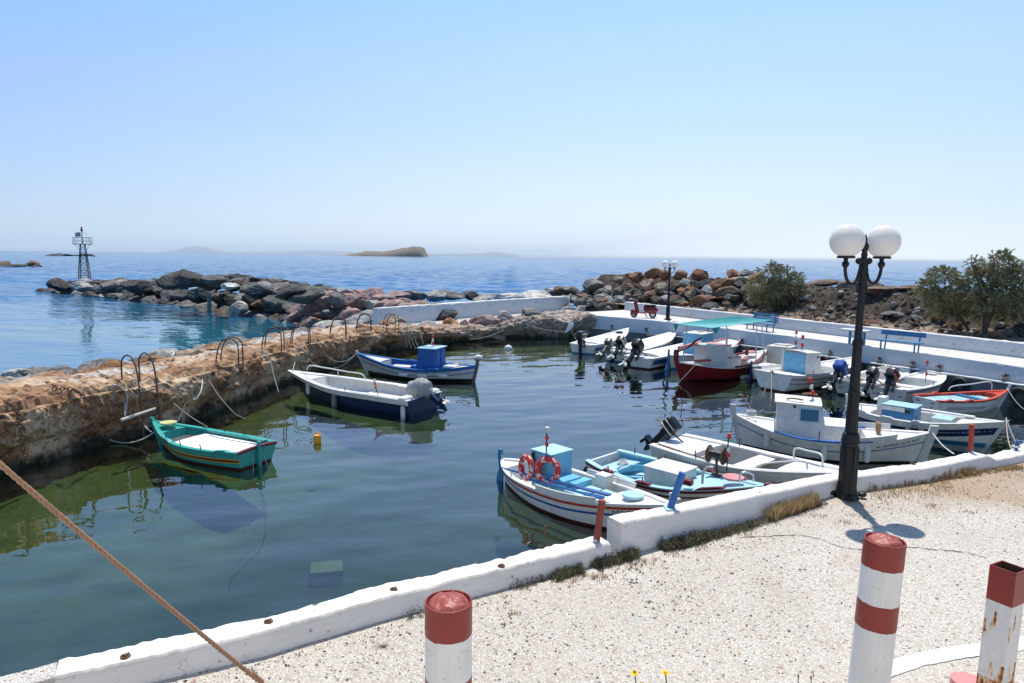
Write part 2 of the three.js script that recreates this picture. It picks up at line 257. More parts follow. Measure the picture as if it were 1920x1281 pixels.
// ------------------------------------------------------------------ far land
{
  const isle = (name, label, u0, u1, v0, dist, prof, c, depth = 0.4) => {
    const a = V((u0 - 960) / FOCAL * dist, 0, -dist), b = V((u1 - 960) / FOCAL * dist, 0, -dist), pv = dist / FOCAL;
    const g = grid(90, 26, (i, j) => {
      let k = 0; while (k < prof.length - 2 && prof[k + 1][0] < i) k++;
      const f = clamp((i - prof[k][0]) / (prof[k + 1][0] - prof[k][0]), 0, 1), top = lerp(prof[k][1], prof[k + 1][1], f) * pv;
      const q = j * 2 - 1, y = top * Math.pow(Math.max(0, 1 - q * q), 0.7) * (1 + 0.25 * fbm(i * 14, j * 5, dist, 4)) - 0.02 * pv, p = a.clone().lerp(b, i);
      return V(p.x + (b.x - a.x) * 0.01 * fbm(i * 9, j * 9, 2, 3), y, p.z + q * depth * (b.x - a.x) * 0.5);
    });
    paint(g, (p, n) => { const f = fbm(p.x * 24 / (b.x - a.x), p.y * 0.1, p.z * 24 / (b.x - a.x), 4), cliff = n.y < 0.72 ? 1 : 0; return mix3(mix3(c[0], c[1], smoothstep(f, -0.1, 0.25)), c[2], cliff * 0.7); });
    return tag(part(name, g, mat(1, 1, 1, 1, { vertexColors: true, bumpMap: null })), label, null, null, 'structure');
  };
  const C = [[0.07, 0.066, 0.052], [0.115, 0.1, 0.078], [0.26, 0.22, 0.175]];
  isle('island', 'brown island with a steep cliff at its right end', 641, 801, 474, 3600, [[0, 0], [0.12, 4], [0.3, 9.5], [0.42, 9], [0.5, 9], [0.7, 15], [0.88, 19.5], [0.955, 17], [1, 0]], C, 0.35);
  const F = C;
  isle('distant_hills', 'pale distant mountain left of the island', 300, 440, 472, 170000, [[0, 0], [0.25, 7], [0.48, 13], [0.6, 12], [0.8, 6], [1, 2]], F, 0.2);
  isle('distant_hills', 'low faint ridge between the mountain and the island', 420, 660, 473, 170000, [[0, 3], [0.4, 4.5], [0.75, 8], [1, 6]], F, 0.2);
  isle('distant_hills', 'low faint ridge right of the island', 790, 970, 475, 170000, [[0, 4], [0.3, 4.5], [0.6, 6], [0.78, 9], [1, 4]], F, 0.2);
}

// ------------------------------------------------------------------ rocks
function rockGeo(seed, detail = 5, flat = 0.8) {
  const r = rng(seed), g = mergeVertices(new THREE.IcosahedronGeometry(1, detail).deleteAttribute('normal').deleteAttribute('uv'), 1e-4), p = g.attributes.position, q = V(0, 0, 0), planes = [];
  for (let i = 0; i < 10; i++) planes.push([V(r() * 2 - 1, (r() * 2 - 1) * 0.9, r() * 2 - 1).normalize(), 0.54 + 0.32 * r()]);
  for (let i = 0; i < p.count; i++) {
    q.fromBufferAttribute(p, i); let R = 1.05;
    for (const [n, h] of planes) { const d = q.dot(n); if (d > 0.05) R = Math.min(R, h / d); }
    R += 0.1 * fbm(q.x * 2.2 + seed, q.y * 2.2, q.z * 2.2, 4) + 0.05 * ridged(q.x * 3.6, q.y * 5.5 + seed, q.z * 3.6, 3) + 0.035 * fbm(q.x * 9, q.y * 12, q.z * 9 + seed, 3);
    p.setXYZ(i, q.x * R, q.y * R * flat, q.z * R);
  }
  g.computeVertexNormals();
  const c = toCreasedNormals(g, 0.38);
  return boxUV(paint(c, (a, n) => { const f = 0.5 + fbm(a.x * 1.7 + seed, a.y * 1.7, a.z * 1.7, 5), k = clamp(0.35 + 0.8 * f + 0.8 * fbm(a.x * 7, a.y * 9, a.z * 7 + seed, 3), 0.3, 1.6), hue = 0.5 * fbm(a.x * 1.3 - seed, a.y * 1.3, a.z * 1.3, 3), w = smoothstep(fbm(a.x * 3 + 5, a.y * 3, a.z * 3 + seed, 4), 0.1, 0.22) * 0.5; return [k * (1 + hue * 0.7) + w * 0.8, k + w * 0.85, k * (1 - hue * 0.7) + w * 0.9]; }));
}
const ROCKS = []; for (let i = 0; i < 14; i++) ROCKS.push(rockGeo(100 + i * 17, 9, 0.72 + 0.03 * (i % 6)));
const PEBBLES = []; for (let i = 0; i < 4; i++) PEBBLES.push(rockGeo(900 + i * 13, 2, 0.7));
const stone = (r, g, b) => mat(r, g, b, 0.9, { vertexColors: true, bumpMap: ROUGH, bumpScale: 0.09 });
const ST = { dark: stone(0.066, 0.062, 0.056), green: stone(0.1, 0.102, 0.09), grey: stone(0.19, 0.18, 0.165), pale: stone(0.34, 0.33, 0.31), white: stone(0.55, 0.54, 0.51), pink: stone(0.33, 0.22, 0.2), rust: stone(0.26, 0.13, 0.065), brown: stone(0.16, 0.105, 0.07), tan: stone(0.4, 0.3, 0.21), orange: stone(0.34, 0.17, 0.075) };
function boulder(parent, p, rx, ry, rz, m, seed, label) {
  const r = rng(seed * 7 + 3), o = new THREE.Mesh(ROCKS[Math.floor(r() * ROCKS.length)], ST[m]);
  o.name = 'boulder'; o.position.copy(p); o.scale.set(rx, ry, rz); o.rotation.set((r() - 0.5) * 0.5, r() * 6.28, (r() - 0.5) * 0.5); o.castShadow = o.receiveShadow = true;
  if (label) o.userData.label = label; parent.add(o); return o;
}
const group = (name, kind = 'structure', label, category) => tag((() => { const g = new THREE.Group(); g.name = numbered(name); scene.add(g); return g; })(), label, category, null, kind);
const pebbleMat = stone(1, 1, 1);
function scatter(name, parent, list, geo = 0) {  // [position, size, colour]
  const m = new THREE.InstancedMesh(PEBBLES[geo], pebbleMat, list.length), q = new THREE.Object3D(), r = rng(list.length), c = new THREE.Color();
  list.forEach(([p, s, k], i) => { q.position.copy(p); q.rotation.set(r() * 6, r() * 6, r() * 6); q.scale.set(s * (0.8 + r() * 0.6), s * (0.6 + r() * 0.4), s * (0.8 + r() * 0.6)); q.updateMatrix(); m.setMatrixAt(i, q.matrix); m.setColorAt(i, c.setRGB(...k)); });
  m.name = parent === scene ? numbered(name) : name; m.castShadow = m.receiveShadow = true; m.userData.kind = 'stuff'; parent.add(m); return m;
}

// the rough stone jetty
{
  const prof = (W, T) => [[-0.1, -1.4], [0.05, -0.35], [0.34, 0.02], [0.36, 0.25 * T], [0.08, 0.5 * T], [-0.04, 0.78 * T], [0.06, 0.95 * T], [0.45, 1.0 * T], [1.5, 1.02 * T], [W * 0.55, 0.98 * T], [W - 0.9, 0.8 * T], [W - 0.25, 0.35 * T], [W + 0.1, -0.1], [W + 0.6, -1.2]];
  const at = (pr, q) => { let L = 0, l = []; for (let i = 1; i < pr.length; i++) { const d = Math.hypot(pr[i][0] - pr[i - 1][0], pr[i][1] - pr[i - 1][1]) * (pr[i][1] < -0.2 ? 0.25 : i < 9 ? 1.6 : 0.8); l.push(d); L += d; } let s = q * L; for (let i = 0; i < l.length; i++) { if (s <= l[i] || i === l.length - 1) return [lerp(pr[i][0], pr[i + 1][0], Math.min(1, s / l[i])), lerp(pr[i][1], pr[i + 1][1], Math.min(1, s / l[i]))]; s -= l[i]; } };
  const info = [];
  const g = grid(1000, 160, (i, j) => {
    const [W, T] = jetP(i), [n, y] = at(prof(W, T), j), p = inland(i, n, y), face = n < 0.5 ? 1 : 0, N = jetN(i);
    const big = ridged(p.x * 0.42, p.y * 0.55, p.z * 0.42, 4), med = ridged(p.x * 1.5, p.y * 1.9, p.z * 1.5, 4), sm = fbm(p.x * 5, p.y * 6, p.z * 5, 4);
    const d = 0.36 * big + 0.29 * med + 0.12 * sm - 0.21, fo = n < 0.15 ? -1 : n > W - 0.5 ? 1 : lerp(-1, 0.2, clamp((n - 0.15) / 0.7, 0, 1));
    p.addScaledVector(N, fo * d * 0.85); p.y += (n > 0.2 && n < W - 0.3 ? 0.75 : 0.15) * d * (y > 0 ? 1 : 0);
    info.push([n, y, W, face, i]); return p;
  });
  paint(g, (p, nn, k) => {
    const [n, y, W, face, t] = info[k], a = fbm(p.x * 0.8, p.y * 0.9, p.z * 0.8, 5), b = fbm(p.x * 3.1 + 4, p.y * 3.3, p.z * 3.1, 4), c2 = fbm(p.x * 9, p.y * 9, p.z * 9 + 3, 3);
    let c = mix3([0.29, 0.155, 0.075], [0.47, 0.32, 0.19], smoothstep(a + 0.4 * b, -0.15, 0.3));
    c = mix3(c, [0.11, 0.055, 0.032], smoothstep(b - 0.2 * a, 0.06, 0.24) * 0.85);
    c = mix3(c, [0.55, 0.47, 0.38], smoothstep(c2 + 0.5 * a, 0.12, 0.34) * 0.7);
    const grey = smoothstep(n / W + 0.5 * a, 0.5, 0.62); c = mix3(c, mix3([0.16, 0.16, 0.16], [0.34, 0.33, 0.31], smoothstep(b, -0.1, 0.25)), grey);
    const right = smoothstep(t, 0.66, 0.86); c = mix3(c, mix3([0.24, 0.22, 0.2], [0.42, 0.36, 0.31], smoothstep(a + b, -0.15, 0.25)), right * 0.7);
    const walk = n > 1.0 && n < 2.0 && t < 0.72 && t > 0.24 ? smoothstep(fbm(p.x * 0.9, 2, p.z * 0.9, 4) + (nn.y - 0.85), -0.05, 0.06) : 0; c = mix3(c, mix3([0.38, 0.35, 0.31], [0.52, 0.5, 0.46], smoothstep(c2, -0.15, 0.15)), walk * 0.75);
    const weed = 1 - smoothstep(p.y + 0.35 * a + 0.25 * b, 0.1, 0.42); c = mix3(c, mix3([0.02, 0.018, 0.011], [0.055, 0.05, 0.02], smoothstep(c2, -0.1, 0.2)), weed);
    return c;
  });
  const m = struct('stone_jetty', g, mat(1, 1, 1, 0.92, { vertexColors: true, bumpMap: ROUGH, bumpScale: 0.05 }));
  const r = rng(41), jet = m;
  // loose blocks along the outer edge of the jetty and on its crest
  for (let i = 0; i < 58; i++) { const t = 0.1 + 0.58 * i / 58 + r() * 0.01, [W, T] = jetP(t), s = 0.35 + r() * 0.5; boulder(jet, inland(t, W - 0.1 - r() * 1.3, T * (0.55 + 0.3 * r())), s * 1.3, s * 0.75, s, r() < 0.65 ? 'grey' : r() < 0.5 ? 'tan' : 'pale', i + 300); }
  for (let i = 0; i < 26; i++) { const t = 0.16 + 0.5 * r(), [W, T] = jetP(t), s = 0.16 + r() * 0.25; boulder(jet, inland(t, 0.5 + r() * (W - 2), T * 1.02), s * 1.3, s * 0.8, s, r() < 0.6 ? 'tan' : 'orange', i + 400); }
  // the blocks at its head
  for (const [u, v, y, w, h, c] of [[818, 594, 1.0, 1.35, 0.75, 'dark'], [846, 612, 0.7, 0.65, 0.6, 'orange'], [906, 606, 0.9, 1.0, 0.65, 'pink'], [870, 612, 0.8, 0.5, 0.5, 'brown'], [760, 618, 0.9, 0.8, 0.7, 'tan'], [800, 620, 0.6, 0.8, 0.6, 'pale'], [950, 600, 1.0, 0.8, 0.7, 'pale'], [1000, 598, 1.1, 1.2, 0.8, 'grey'], [1050, 594, 1.2, 1.0, 0.6, 'pale'], [1030, 612, 0.6, 1.3, 0.7, 'grey'], [975, 615, 0.6, 0.8, 0.6, 'grey'], [1068, 605, 0.8, 0.7, 0.7, 'pale'], [1090, 580, 1.3, 0.5, 0.35, 'pale'], [1062, 580, 1.35, 0.4, 0.3, 'pale'], [880, 628, 0.25, 1.1, 0.25, 'tan'], [925, 627, 0.25, 0.9, 0.2, 'tan'], [725, 612, 1.1, 0.5, 0.45, 'orange'], [742, 605, 1.1, 0.6, 0.5, 'tan']])
    boulder(jet, P(u, v, y), w, h, w * 0.8, c, Math.round(u + v));
}
// land behind the head of the harbour
const land = (name, pts, y, m, f = 0.1) => { const g = new THREE.ShapeGeometry(new THREE.Shape(pts.map(([x, z]) => new THREE.Vector2(x, -z)))).rotateX(-PI / 2).translate(0, y, 0); return struct(name, g, m); };
const soil = mat(0.2, 0.155, 0.115, 1, { bumpMap: ROUGH, bumpScale: 0.03 });
land('shore_ground', [[-7.5, -36], [-4, -39], [-1, -43.2], [3, -43.6], [8.4, -47.4], [7, -52], [5, -57], [-1, -50], [-8.6, -41]], 0.82, mat(0.42, 0.39, 0.35, 0.95, { bumpMap: ROUGH, bumpScale: 0.03 }));
// a wall along a line on the ground: height and thickness, leaning to its left
function wallAlong(pts, y0, y1, thick, steps = 1, wob = 0) {
  const c = pts.map(([x, z]) => V(x, 0, z)), nrm = c.map((p, i) => { const d = c[Math.min(c.length - 1, i + 1)].clone().sub(c[Math.max(0, i - 1)]).normalize(); return V(d.z, 0, -d.x); });
  const n = (c.length - 1) * steps, f = (t) => { const k = t * (c.length - 1), i = Math.min(c.length - 2, Math.floor(k)), e = k - i; return [c[i].clone().lerp(c[i + 1], e), nrm[i].clone().lerp(nrm[i + 1], e).normalize(), typeof y1 === 'function' ? y1(k) : y1]; };
  return sweep(n, (t) => { const [p, N, h] = f(t), w = wob ? wob * (0.7 * fbm(p.x * 2.7, 1, p.z * 2.7, 3) + 0.4 * noise(p.x * 15, 1, p.z * 15)) : 0, w2 = wob ? wob * (fbm(p.x * 2.7, 8, p.z * 2.7, 3) + 0.5 * noise(p.x * 15, 7, p.z * 15)) : 0, yb = typeof y0 === 'function' ? y0(t) : y0, a = p.clone().setY(yb), b = p.clone().setY(h + w), q = p.clone().addScaledVector(N, thick + w2), e = 0.022; return [a, b.clone().setY(b.y - e), b.clone().addScaledVector(N, e), q.clone().addScaledVector(N, -e).setY(h + w2), q.clone().setY(h + w2 - e), q.clone().setY(yb)]; }, true, 0.9);
}
{
  const w = thing('white_wall', 'long whitewashed wall running from the jetty to the boulder heap', 'wall');
  const a = P(708, 578, 1.9), b = P(1068, 555, 1.9), c = a.clone().lerp(b, 0.5).add(V(-0.35, 0, -0.1));
  part('wall_body', wallAlong([[a.x, a.z], [c.x, c.z], [b.x, b.z]], 0.4, 1.9, 0.45, 22, 0.08), M.limewash, w);
  const cv = document.createElement('canvas'); cv.width = 128; cv.height = 128; const x = cv.getContext('2d'); x.fillStyle = '#c9ccd2'; x.fillRect(0, 0, 128, 128); x.fillStyle = '#5a6880'; for (const [y, l] of [[22, 92], [46, 70], [70, 86], [94, 60]]) for (let i = 14; i < 14 + l; i += 9) x.fillRect(i, y, 6, 9);
  const t = new THREE.CanvasTexture(cv); t.colorSpace = THREE.SRGBColorSpace;
  const p = P(1066, 563, 1.55), s = new THREE.PlaneGeometry(0.62, 0.55), d = b.clone().sub(a).setY(0).normalize(), dir = Math.atan2(d.x, d.z) + PI / 2;
  const o = thing('notice_board', 'small pale notice plate on the right end of the whitewashed wall', 'sign', p.clone().addScaledVector(V(d.z, 0, -d.x), -0.0), 0); o.rotation.y = Math.atan2(-d.z, d.x);
  part('plate', rb(0.66, 0.6, 0.03, 0, 0, 0), M.paleGrey, o); const k = part('print', s.translate(0, 0, 0.019), new THREE.MeshStandardMaterial({ map: t, roughness: 0.8 }), o, null, true);
  o.position.copy(b).addScaledVector(d, -0.75).setY(1.5).addScaledVector(V(-d.z, 0, d.x), 0.06);
}
// left breakwater
{
  const bw = group('breakwater', 'structure');
  const base = [[-7.5, -42.5], [-15.5, -49.5], [-22, -56], [-30, -63.5], [-42, -73.5], [-54, -82.5], [-60, -87]], crest = [1.9, 2.35, 2.8, 3.0, 1.9, 1.55, 0.9];
  const cc = new THREE.CatmullRomCurve3(base.map(([x, z]) => V(x, 0, z))), at = (t) => { const k = t * 6, i = Math.min(5, Math.floor(k)); return lerp(crest[i], crest[i + 1], k - i); };
  const N = V(0.66, 0, -0.75).normalize();
  const core = grid(80, 14, (i, j) => { const p = cc.getPoint(i), q = j * 2 - 1, h = at(i) * (1 - q * q) * 0.72 - 0.8 + 0.3 * fbm(p.x * 0.5, j * 6, p.z * 0.5, 3); return p.addScaledVector(N, 0.6 + j * 5).setY(h); });
  part('rubble_core', core, ST.dark, bw);
  const r = rng(77); let n = 0;
  for (let t = 0.005; t < 1.01;) {
    const sz = lerp(1.0, 0.8, t) * (0.8 + 0.4 * r());
    for (let k = 0; k < 4; k++) {
      const p = cc.getPoint(Math.min(1, t + r() * 0.012)), H = at(Math.min(0.999, t)), s = sz * (0.7 + 0.55 * r()) * (k === 3 ? 0.85 : 1), f = k / 3;
      p.addScaledVector(N, f * 3.4 + r() * 0.6); p.y = Math.min(H - s * 0.55, lerp(-0.15, H - s * 0.45, Math.min(1, f * 1.35))) + (r() - 0.5) * 0.25;
      const pinkZone = t < 0.2, c = pinkZone ? (r() < 0.72 ? 'pink' : r() < 0.5 ? 'grey' : 'pale') : (r() < 0.3 ? 'dark' : r() < 0.5 ? 'green' : r() < 0.7 ? 'grey' : r() < 0.5 ? 'pale' : 'brown');
      boulder(bw, p, s * (1 + 0.4 * r()), s * (0.68 + 0.2 * r()), s * (0.8 + 0.3 * r()), c, ++n + 1000);
    }
    t += sz * 1.28 / 72;
  }
  for (const [u, v, y, w, h, c] of [[447, 580, 0.45, 0.85, 0.75, 'white'], [520, 566, 1.0, 1.6, 1.0, 'dark'], [478, 546, 2.0, 1.5, 0.9, 'green'], [610, 580, 1.0, 2.0, 1.1, 'pink'], [655, 568, 1.6, 1.3, 0.9, 'pink'], [560, 592, 0.5, 1.2, 0.9, 'pink'], [700, 556, 2.0, 1.4, 0.7, 'pink'], [780, 554, 1.9, 1.3, 0.6, 'grey'], [845, 553, 1.8, 1.2, 0.6, 'grey'], [885, 553, 1.7, 1.0, 0.5, 'dark'], [740, 557, 1.9, 1.3, 0.7, 'pink'], [820, 556, 1.7, 1.0, 0.6, 'pale'], [635, 560, 2.0, 0.9, 0.6, 'grey'], [570, 556, 2.1, 1.4, 0.9, 'green'], [545, 548, 2.4, 1.2, 0.6, 'dark'], [325, 526, 2.6, 1.5, 0.8, 'dark'], [352, 523, 2.9, 1.6, 0.9, 'dark'], [385, 532, 2.4, 1.5, 0.8, 'dark'], [432, 537, 2.4, 1.0, 0.4, 'white'], [405, 528, 2.7, 1.2, 0.6, 'green'], [115, 535, 1.0, 1.5, 1.2, 'dark'], [152, 538, 1.2, 1.2, 0.7, 'pale'], [220, 534, 1.3, 1.7, 1.0, 'grey'], [258, 540, 1.4, 1.8, 1.0, 'dark'], [290, 536, 1.4, 1.4, 1.1, 'green']]) {
    const p = P(u, v, y); boulder(bw, p, w, h, w * 0.85, c, Math.round(u * 3 + v), c === 'white' && u === 447 ? 'smooth white boulder at the water' : null);
  }
  for (const [a, b, r0] of [[960, 560, 1.6], [1005, 552, 1.7], [925, 558, 1.3], [1040, 550, 1.4]]) { const p = P(a, b, 1.7); boulder(bw, p, r0 * 1.5, 0.5, r0, a > 950 ? 'white' : 'pale', a); }
  // far reefs
  const reef = (name, label, list) => { const g = group(name, 'structure'); g.userData.label = label; for (const [u, v, w, h, c] of list) { const p = P(u, v, 0), s = p.distanceTo(EYE) / FOCAL; boulder(g, p.setY(h * s * 0.1), w * s, h * s, w * s * 0.6, c, u + 7); } };
  reef('reef', 'low rocky reef at the left edge of the sea', [[4, 499, 16, 6, 'brown'], [25, 500, 20, 4, 'dark'], [44, 500, 10, 2.6, 'pale'], [60, 499, 16, 8.5, 'brown'], [70, 500, 9, 4, 'grey']]);
  reef('reef', 'thin dark reef near the horizon behind the beacon', [[88, 480, 10, 1.5, 'dark'], [108, 480, 12, 2.5, 'dark'], [128, 480, 14, 2.2, 'dark'], [146, 480, 13, 3, 'dark'], [165, 480, 14, 5, 'dark'], [176, 481, 6, 2, 'dark']]);
}
// quay on the far side
{
  const q = thing('quay', 'whitewashed far quay with a pale paved top', 'quay'); q.userData.kind = 'structure'; delete q.userData.category; delete q.userData.label;
  const back = [[8.0, -48.6], [8.55, -47.4], [10.31, -43.97], [14.93, -35.22], [19.16, -27.31], [20.6, -24.3], [24.5, -15]];
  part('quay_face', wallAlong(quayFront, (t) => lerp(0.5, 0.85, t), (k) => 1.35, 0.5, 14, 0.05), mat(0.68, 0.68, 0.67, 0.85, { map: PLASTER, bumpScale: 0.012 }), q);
  part('quay_footing', wallAlong(quayFront.map(([x, z]) => [x - 0.26, z - 0.02]), -2, (k) => lerp(0.45, 0.79, k / 7), 0.7, 14, 0.07), mat(0.13, 0.13, 0.135, 0.9, { bumpMap: ROUGH, bumpScale: 0.03 }), q);
  part('ledge_edge', wallAlong(quayFront.map(([x, z]) => [x - 0.3, z - 0.03]), (t) => lerp(0.45, 0.79, t), (k) => lerp(0.5, 0.85, k / 7), 0.3, 14, 0.05), mat(0.62, 0.6, 0.56, 0.9), q);
  const fr = quayFront, n = 60, cf = new THREE.CatmullRomCurve3(fr.map(([x, z]) => V(x, 0, z)), false, 'catmullrom', 0.1), cb = new THREE.CatmullRomCurve3(back.map(([x, z]) => V(x, 0, z)), false, 'catmullrom', 0.1);
  part('paving', grid(n, 6, (i, j) => cf.getPoint(i).add(V(0.3, 0, -0.1)).lerp(cb.getPoint(i), j).setY(1.343 + 0.006 * fbm(i * 40, j * 4, 2, 2))), mat(0.6, 0.57, 0.52, 0.9, { map: PLASTER, bumpScale: 0.01 }), q);
  const w = thing('back_wall', 'low whitewashed wall along the back of the far quay behind the benches', 'wall');
  part('wall_body', wallAlong(back, 1.0, 1.92, 0.35, 14, 0.05), M.limewash, w);
  // earth bank behind it
  const bank = group('embankment', 'structure'), line = new THREE.CatmullRomCurve3([V(3.4, 0, -58), V(8.9, 0, -48.6), V(10.9, 0, -44), V(15.4, 0, -35.4), V(19.7, 0, -27.4), V(25.5, 0, -15.5)], false, 'catmullrom', 0.2);
  const nrm = (t) => { const d = line.getTangent(t); return V(d.z, 0, -d.x).normalize(); }, crestH = (t) => lerp(3.3, 3.05, t) + 0.25 * fbm(t * 9, 2, 1, 3);
  const sec = (n, H) => n < 2.6 ? 1.62 + 0.06 * n : n < 6.4 ? lerp(1.78, H, smoothstep(n, 2.8, 5.2)) : n < 8.2 ? H : lerp(H, -1, clamp((n - 8.2) / 6, 0, 1));
  const bankAt = (t, n) => { const p = line.getPoint(t).addScaledVector(nrm(t), n); p.y = sec(n, crestH(t)) + (n > 0.3 ? 0.34 * ridged(p.x * 0.9, 1, p.z * 0.9, 4) * smoothstep(n, 0.3, 4) + 0.06 * fbm(p.x * 4, 3, p.z * 4, 3) : 0); return p; };
  const bg = grid(300, 70, (i, j) => bankAt(i, j * 14.2));
  const ni = []; for (let i = 0; i <= 300; i++) for (let j = 0; j <= 70; j++) ni.push(j / 70 * 14.2);
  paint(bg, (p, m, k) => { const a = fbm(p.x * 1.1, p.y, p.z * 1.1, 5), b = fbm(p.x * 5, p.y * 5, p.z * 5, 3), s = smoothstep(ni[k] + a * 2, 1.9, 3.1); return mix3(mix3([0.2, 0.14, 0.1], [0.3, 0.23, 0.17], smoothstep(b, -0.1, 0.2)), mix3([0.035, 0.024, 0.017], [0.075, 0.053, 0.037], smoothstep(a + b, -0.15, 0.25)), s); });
  part('earth', bg, mat(1, 1, 1, 1, { vertexColors: true, bumpMap: ROUGH, bumpScale: 0.06 }), bank);
  const r = rng(5), bits = [[], [], []];
  for (let i = 0; i < 4200; i++) { const t = 0.2 + 0.75 * r(), n = 0.6 + 6.2 * Math.pow(r(), 0.8), p = bankAt(t, n), k = r(), v = 0.6 + 0.8 * r(); bits[i % 3].push([p, 0.04 + 0.13 * Math.pow(r(), 3), k < 0.4 ? [0.11 * v, 0.085 * v, 0.065 * v] : k < 0.75 ? [0.2 * v, 0.16 * v, 0.12 * v] : k < 0.9 ? [0.3 * v, 0.28 * v, 0.26 * v] : [0.34 * v, 0.18 * v, 0.09 * v]]); }
  bits.forEach((b, i) => scatter('rubble', bank, b, i));
  // slabs on the crest and stones set in the slope: pixel, half width and height in pixels, colour
  const slope = (u, v) => { let best, e = 1e9; for (let a = 0; a <= 140; a++) for (let b = 1; b < 15; b++) { const p = bankAt(0.12 + 0.86 * a / 140, 0.4 + b * 0.52), [x, y] = proj(p), d = Math.hypot(x - u, y - v); if (d < e) { e = d; best = p; } } return best; };
  for (const [u, v, w, h, c] of [[1545, 536, 34, 9, 'brown'], [1592, 540, 22, 11, 'grey'], [1612, 528, 14, 6, 'brown'], [1630, 538, 22, 10, 'brown'], [1660, 546, 50, 9, 'brown'], [1655, 534, 8, 6, 'grey'], [1712, 540, 24, 9, 'brown'], [1700, 534, 14, 8, 'brown'], [1680, 552, 14, 6, 'grey'], [1516, 556, 10, 7, 'pale'], [1523, 571, 8, 5, 'pale'], [1510, 562, 6, 5, 'pale'], [1672, 573, 7, 6, 'pale'], [1720, 582, 7, 4, 'pale'], [1756, 598, 16, 10, 'orange'], [1755, 550, 8, 5, 'pale'], [1572, 556, 9, 5, 'pale'], [1560, 586, 10, 5, 'tan'], [1550, 590, 7, 4, 'pale'], [1670, 596, 16, 6, 'grey'], [1690, 590, 9, 5, 'pale'], [1716, 600, 12, 5, 'grey'], [1735, 606, 10, 5, 'grey'], [1820, 580, 7, 5, 'pale'], [1881, 600, 9, 5, 'pale'], [1905, 560, 16, 7, 'rust'], [1915, 575, 12, 8, 'rust'], [1860, 632, 14, 6, 'orange'], [1800, 612, 12, 9, 'brown'], [1480, 592, 8, 4, 'grey'], [1392, 580, 8, 5, 'pale'], [1340, 582, 9, 4, 'white'], [1430, 598, 9, 5, 'brown'], [1500, 560, 14, 8, 'brown'], [1600, 596, 8, 4, 'tan'], [1640, 604, 9, 4, 'rust'], [1890, 620, 16, 6, 'grey'], [1850, 614, 8, 5, 'pale']]) {
    const p = slope(u, v), s = p.distanceTo(EYE) / FOCAL; boulder(bank, p.add(V(0, h * s * 0.3, 0)), w * s, h * s * 1.15, w * s * 0.75, c, Math.round(u + v * 2));
  }
  // boulder heap
  const heap = group('boulder_heap', 'structure'), A = V(4.6, 1.0, -54.5), along = V(7.4, 0, 10).normalize(), out = V(-along.z, 0, along.x), nn = out.clone().multiplyScalar(Math.sin(40 * R2D)).setY(Math.cos(40 * R2D));
  part('rubble_core', grid(30, 10, (i, j) => A.clone().addScaledVector(along, -2 + i * 23).addScaledVector(out, 0.3 - j * 7).setY(0.4 + (i < 0.12 ? i / 0.12 : 1) * lerp(1.6, 2.7, i) * Math.sin(Math.min(1, j * 1.5) * PI / 2))), ST.dark, heap);
  { const r3 = rng(8); for (let i = 0; i < 90; i++) { const a = r3(), b = Math.pow(r3(), 0.8), sz = 0.3 + 0.45 * r3(); boulder(heap, A.clone().addScaledVector(along, -1.5 + a * 19).addScaledVector(out, 0.2 - b * 3.2).setY(0.9 + lerp(1.3, 2.6, Math.min(1, 0.2 + a)) * b * 0.95), sz * 1.2, sz * 0.85, sz, ['grey', 'brown', 'rust', 'dark', 'pale', 'green'][Math.floor(r3() * 6)], i + 2000); } }
  for (const [x, y, w, h, c] of [[215, 310, 190, 110, 'brown'], [325, 300, 150, 100, 'grey'], [490, 255, 190, 130, 'grey'], [430, 350, 160, 62, 'brown'], [540, 325, 90, 70, 'brown'], [620, 300, 100, 120, 'pale'], [710, 210, 130, 92, 'grey'], [820, 175, 95, 55, 'brown'], [870, 190, 145, 112, 'rust'], [800, 265, 150, 92, 'rust'], [1010, 155, 150, 112, 'rust'], [1110, 170, 100, 100, 'rust'], [970, 270, 145, 150, 'tan'], [1090, 280, 140, 115, 'tan'], [1210, 270, 95, 85, 'rust'], [1235, 165, 140, 92, 'rust'], [1300, 240, 125, 112, 'pale'], [1420, 160, 175, 112, 'rust'], [1440, 245, 175, 100, 'green'], [1610, 255, 215, 130, 'rust'], [1700, 160, 140, 92, 'rust'], [1800, 140, 135, 72, 'pale'], [1740, 205, 135, 62, 'tan'], [1255, 335, 105, 90, 'brown'], [1340, 340, 105, 82, 'tan'], [1150, 330, 135, 85, 'grey'], [1490, 310, 175, 92, 'dark'], [1600, 355, 145, 62, 'rust'], [1720, 355, 125, 92, 'green'], [1430, 390, 195, 75, 'green'], [720, 400, 160, 130, 'pale'], [780, 350, 105, 62, 'tan'], [880, 345, 95, 65, 'brown'], [600, 390, 95, 75, 'pale'], [460, 405, 95, 75, 'pale'], [530, 385, 75, 85, 'pale'], [630, 440, 195, 65, 'grey'], [1030, 390, 115, 85, 'dark'], [1120, 410, 85, 65, 'grey'], [1285, 420, 115, 65, 'orange'], [1215, 425, 75, 55, 'rust'], [1830, 280, 160, 100, 'brown'], [350, 375, 90, 50, 'pale'], [260, 350, 80, 50, 'grey'], [690, 300, 70, 60, 'brown'], [560, 440, 90, 50, 'grey'], [940, 360, 110, 70, 'brown'], [1560, 300, 120, 90, 'brown'], [1890, 200, 120, 110, 'rust'], [1910, 330, 130, 90, 'brown'], [1350, 430, 80, 50, 'brown'], [1540, 440, 60, 40, 'white'], [1000, 430, 90, 60, 'brown'], [1660, 420, 110, 60, 'brown']]) {
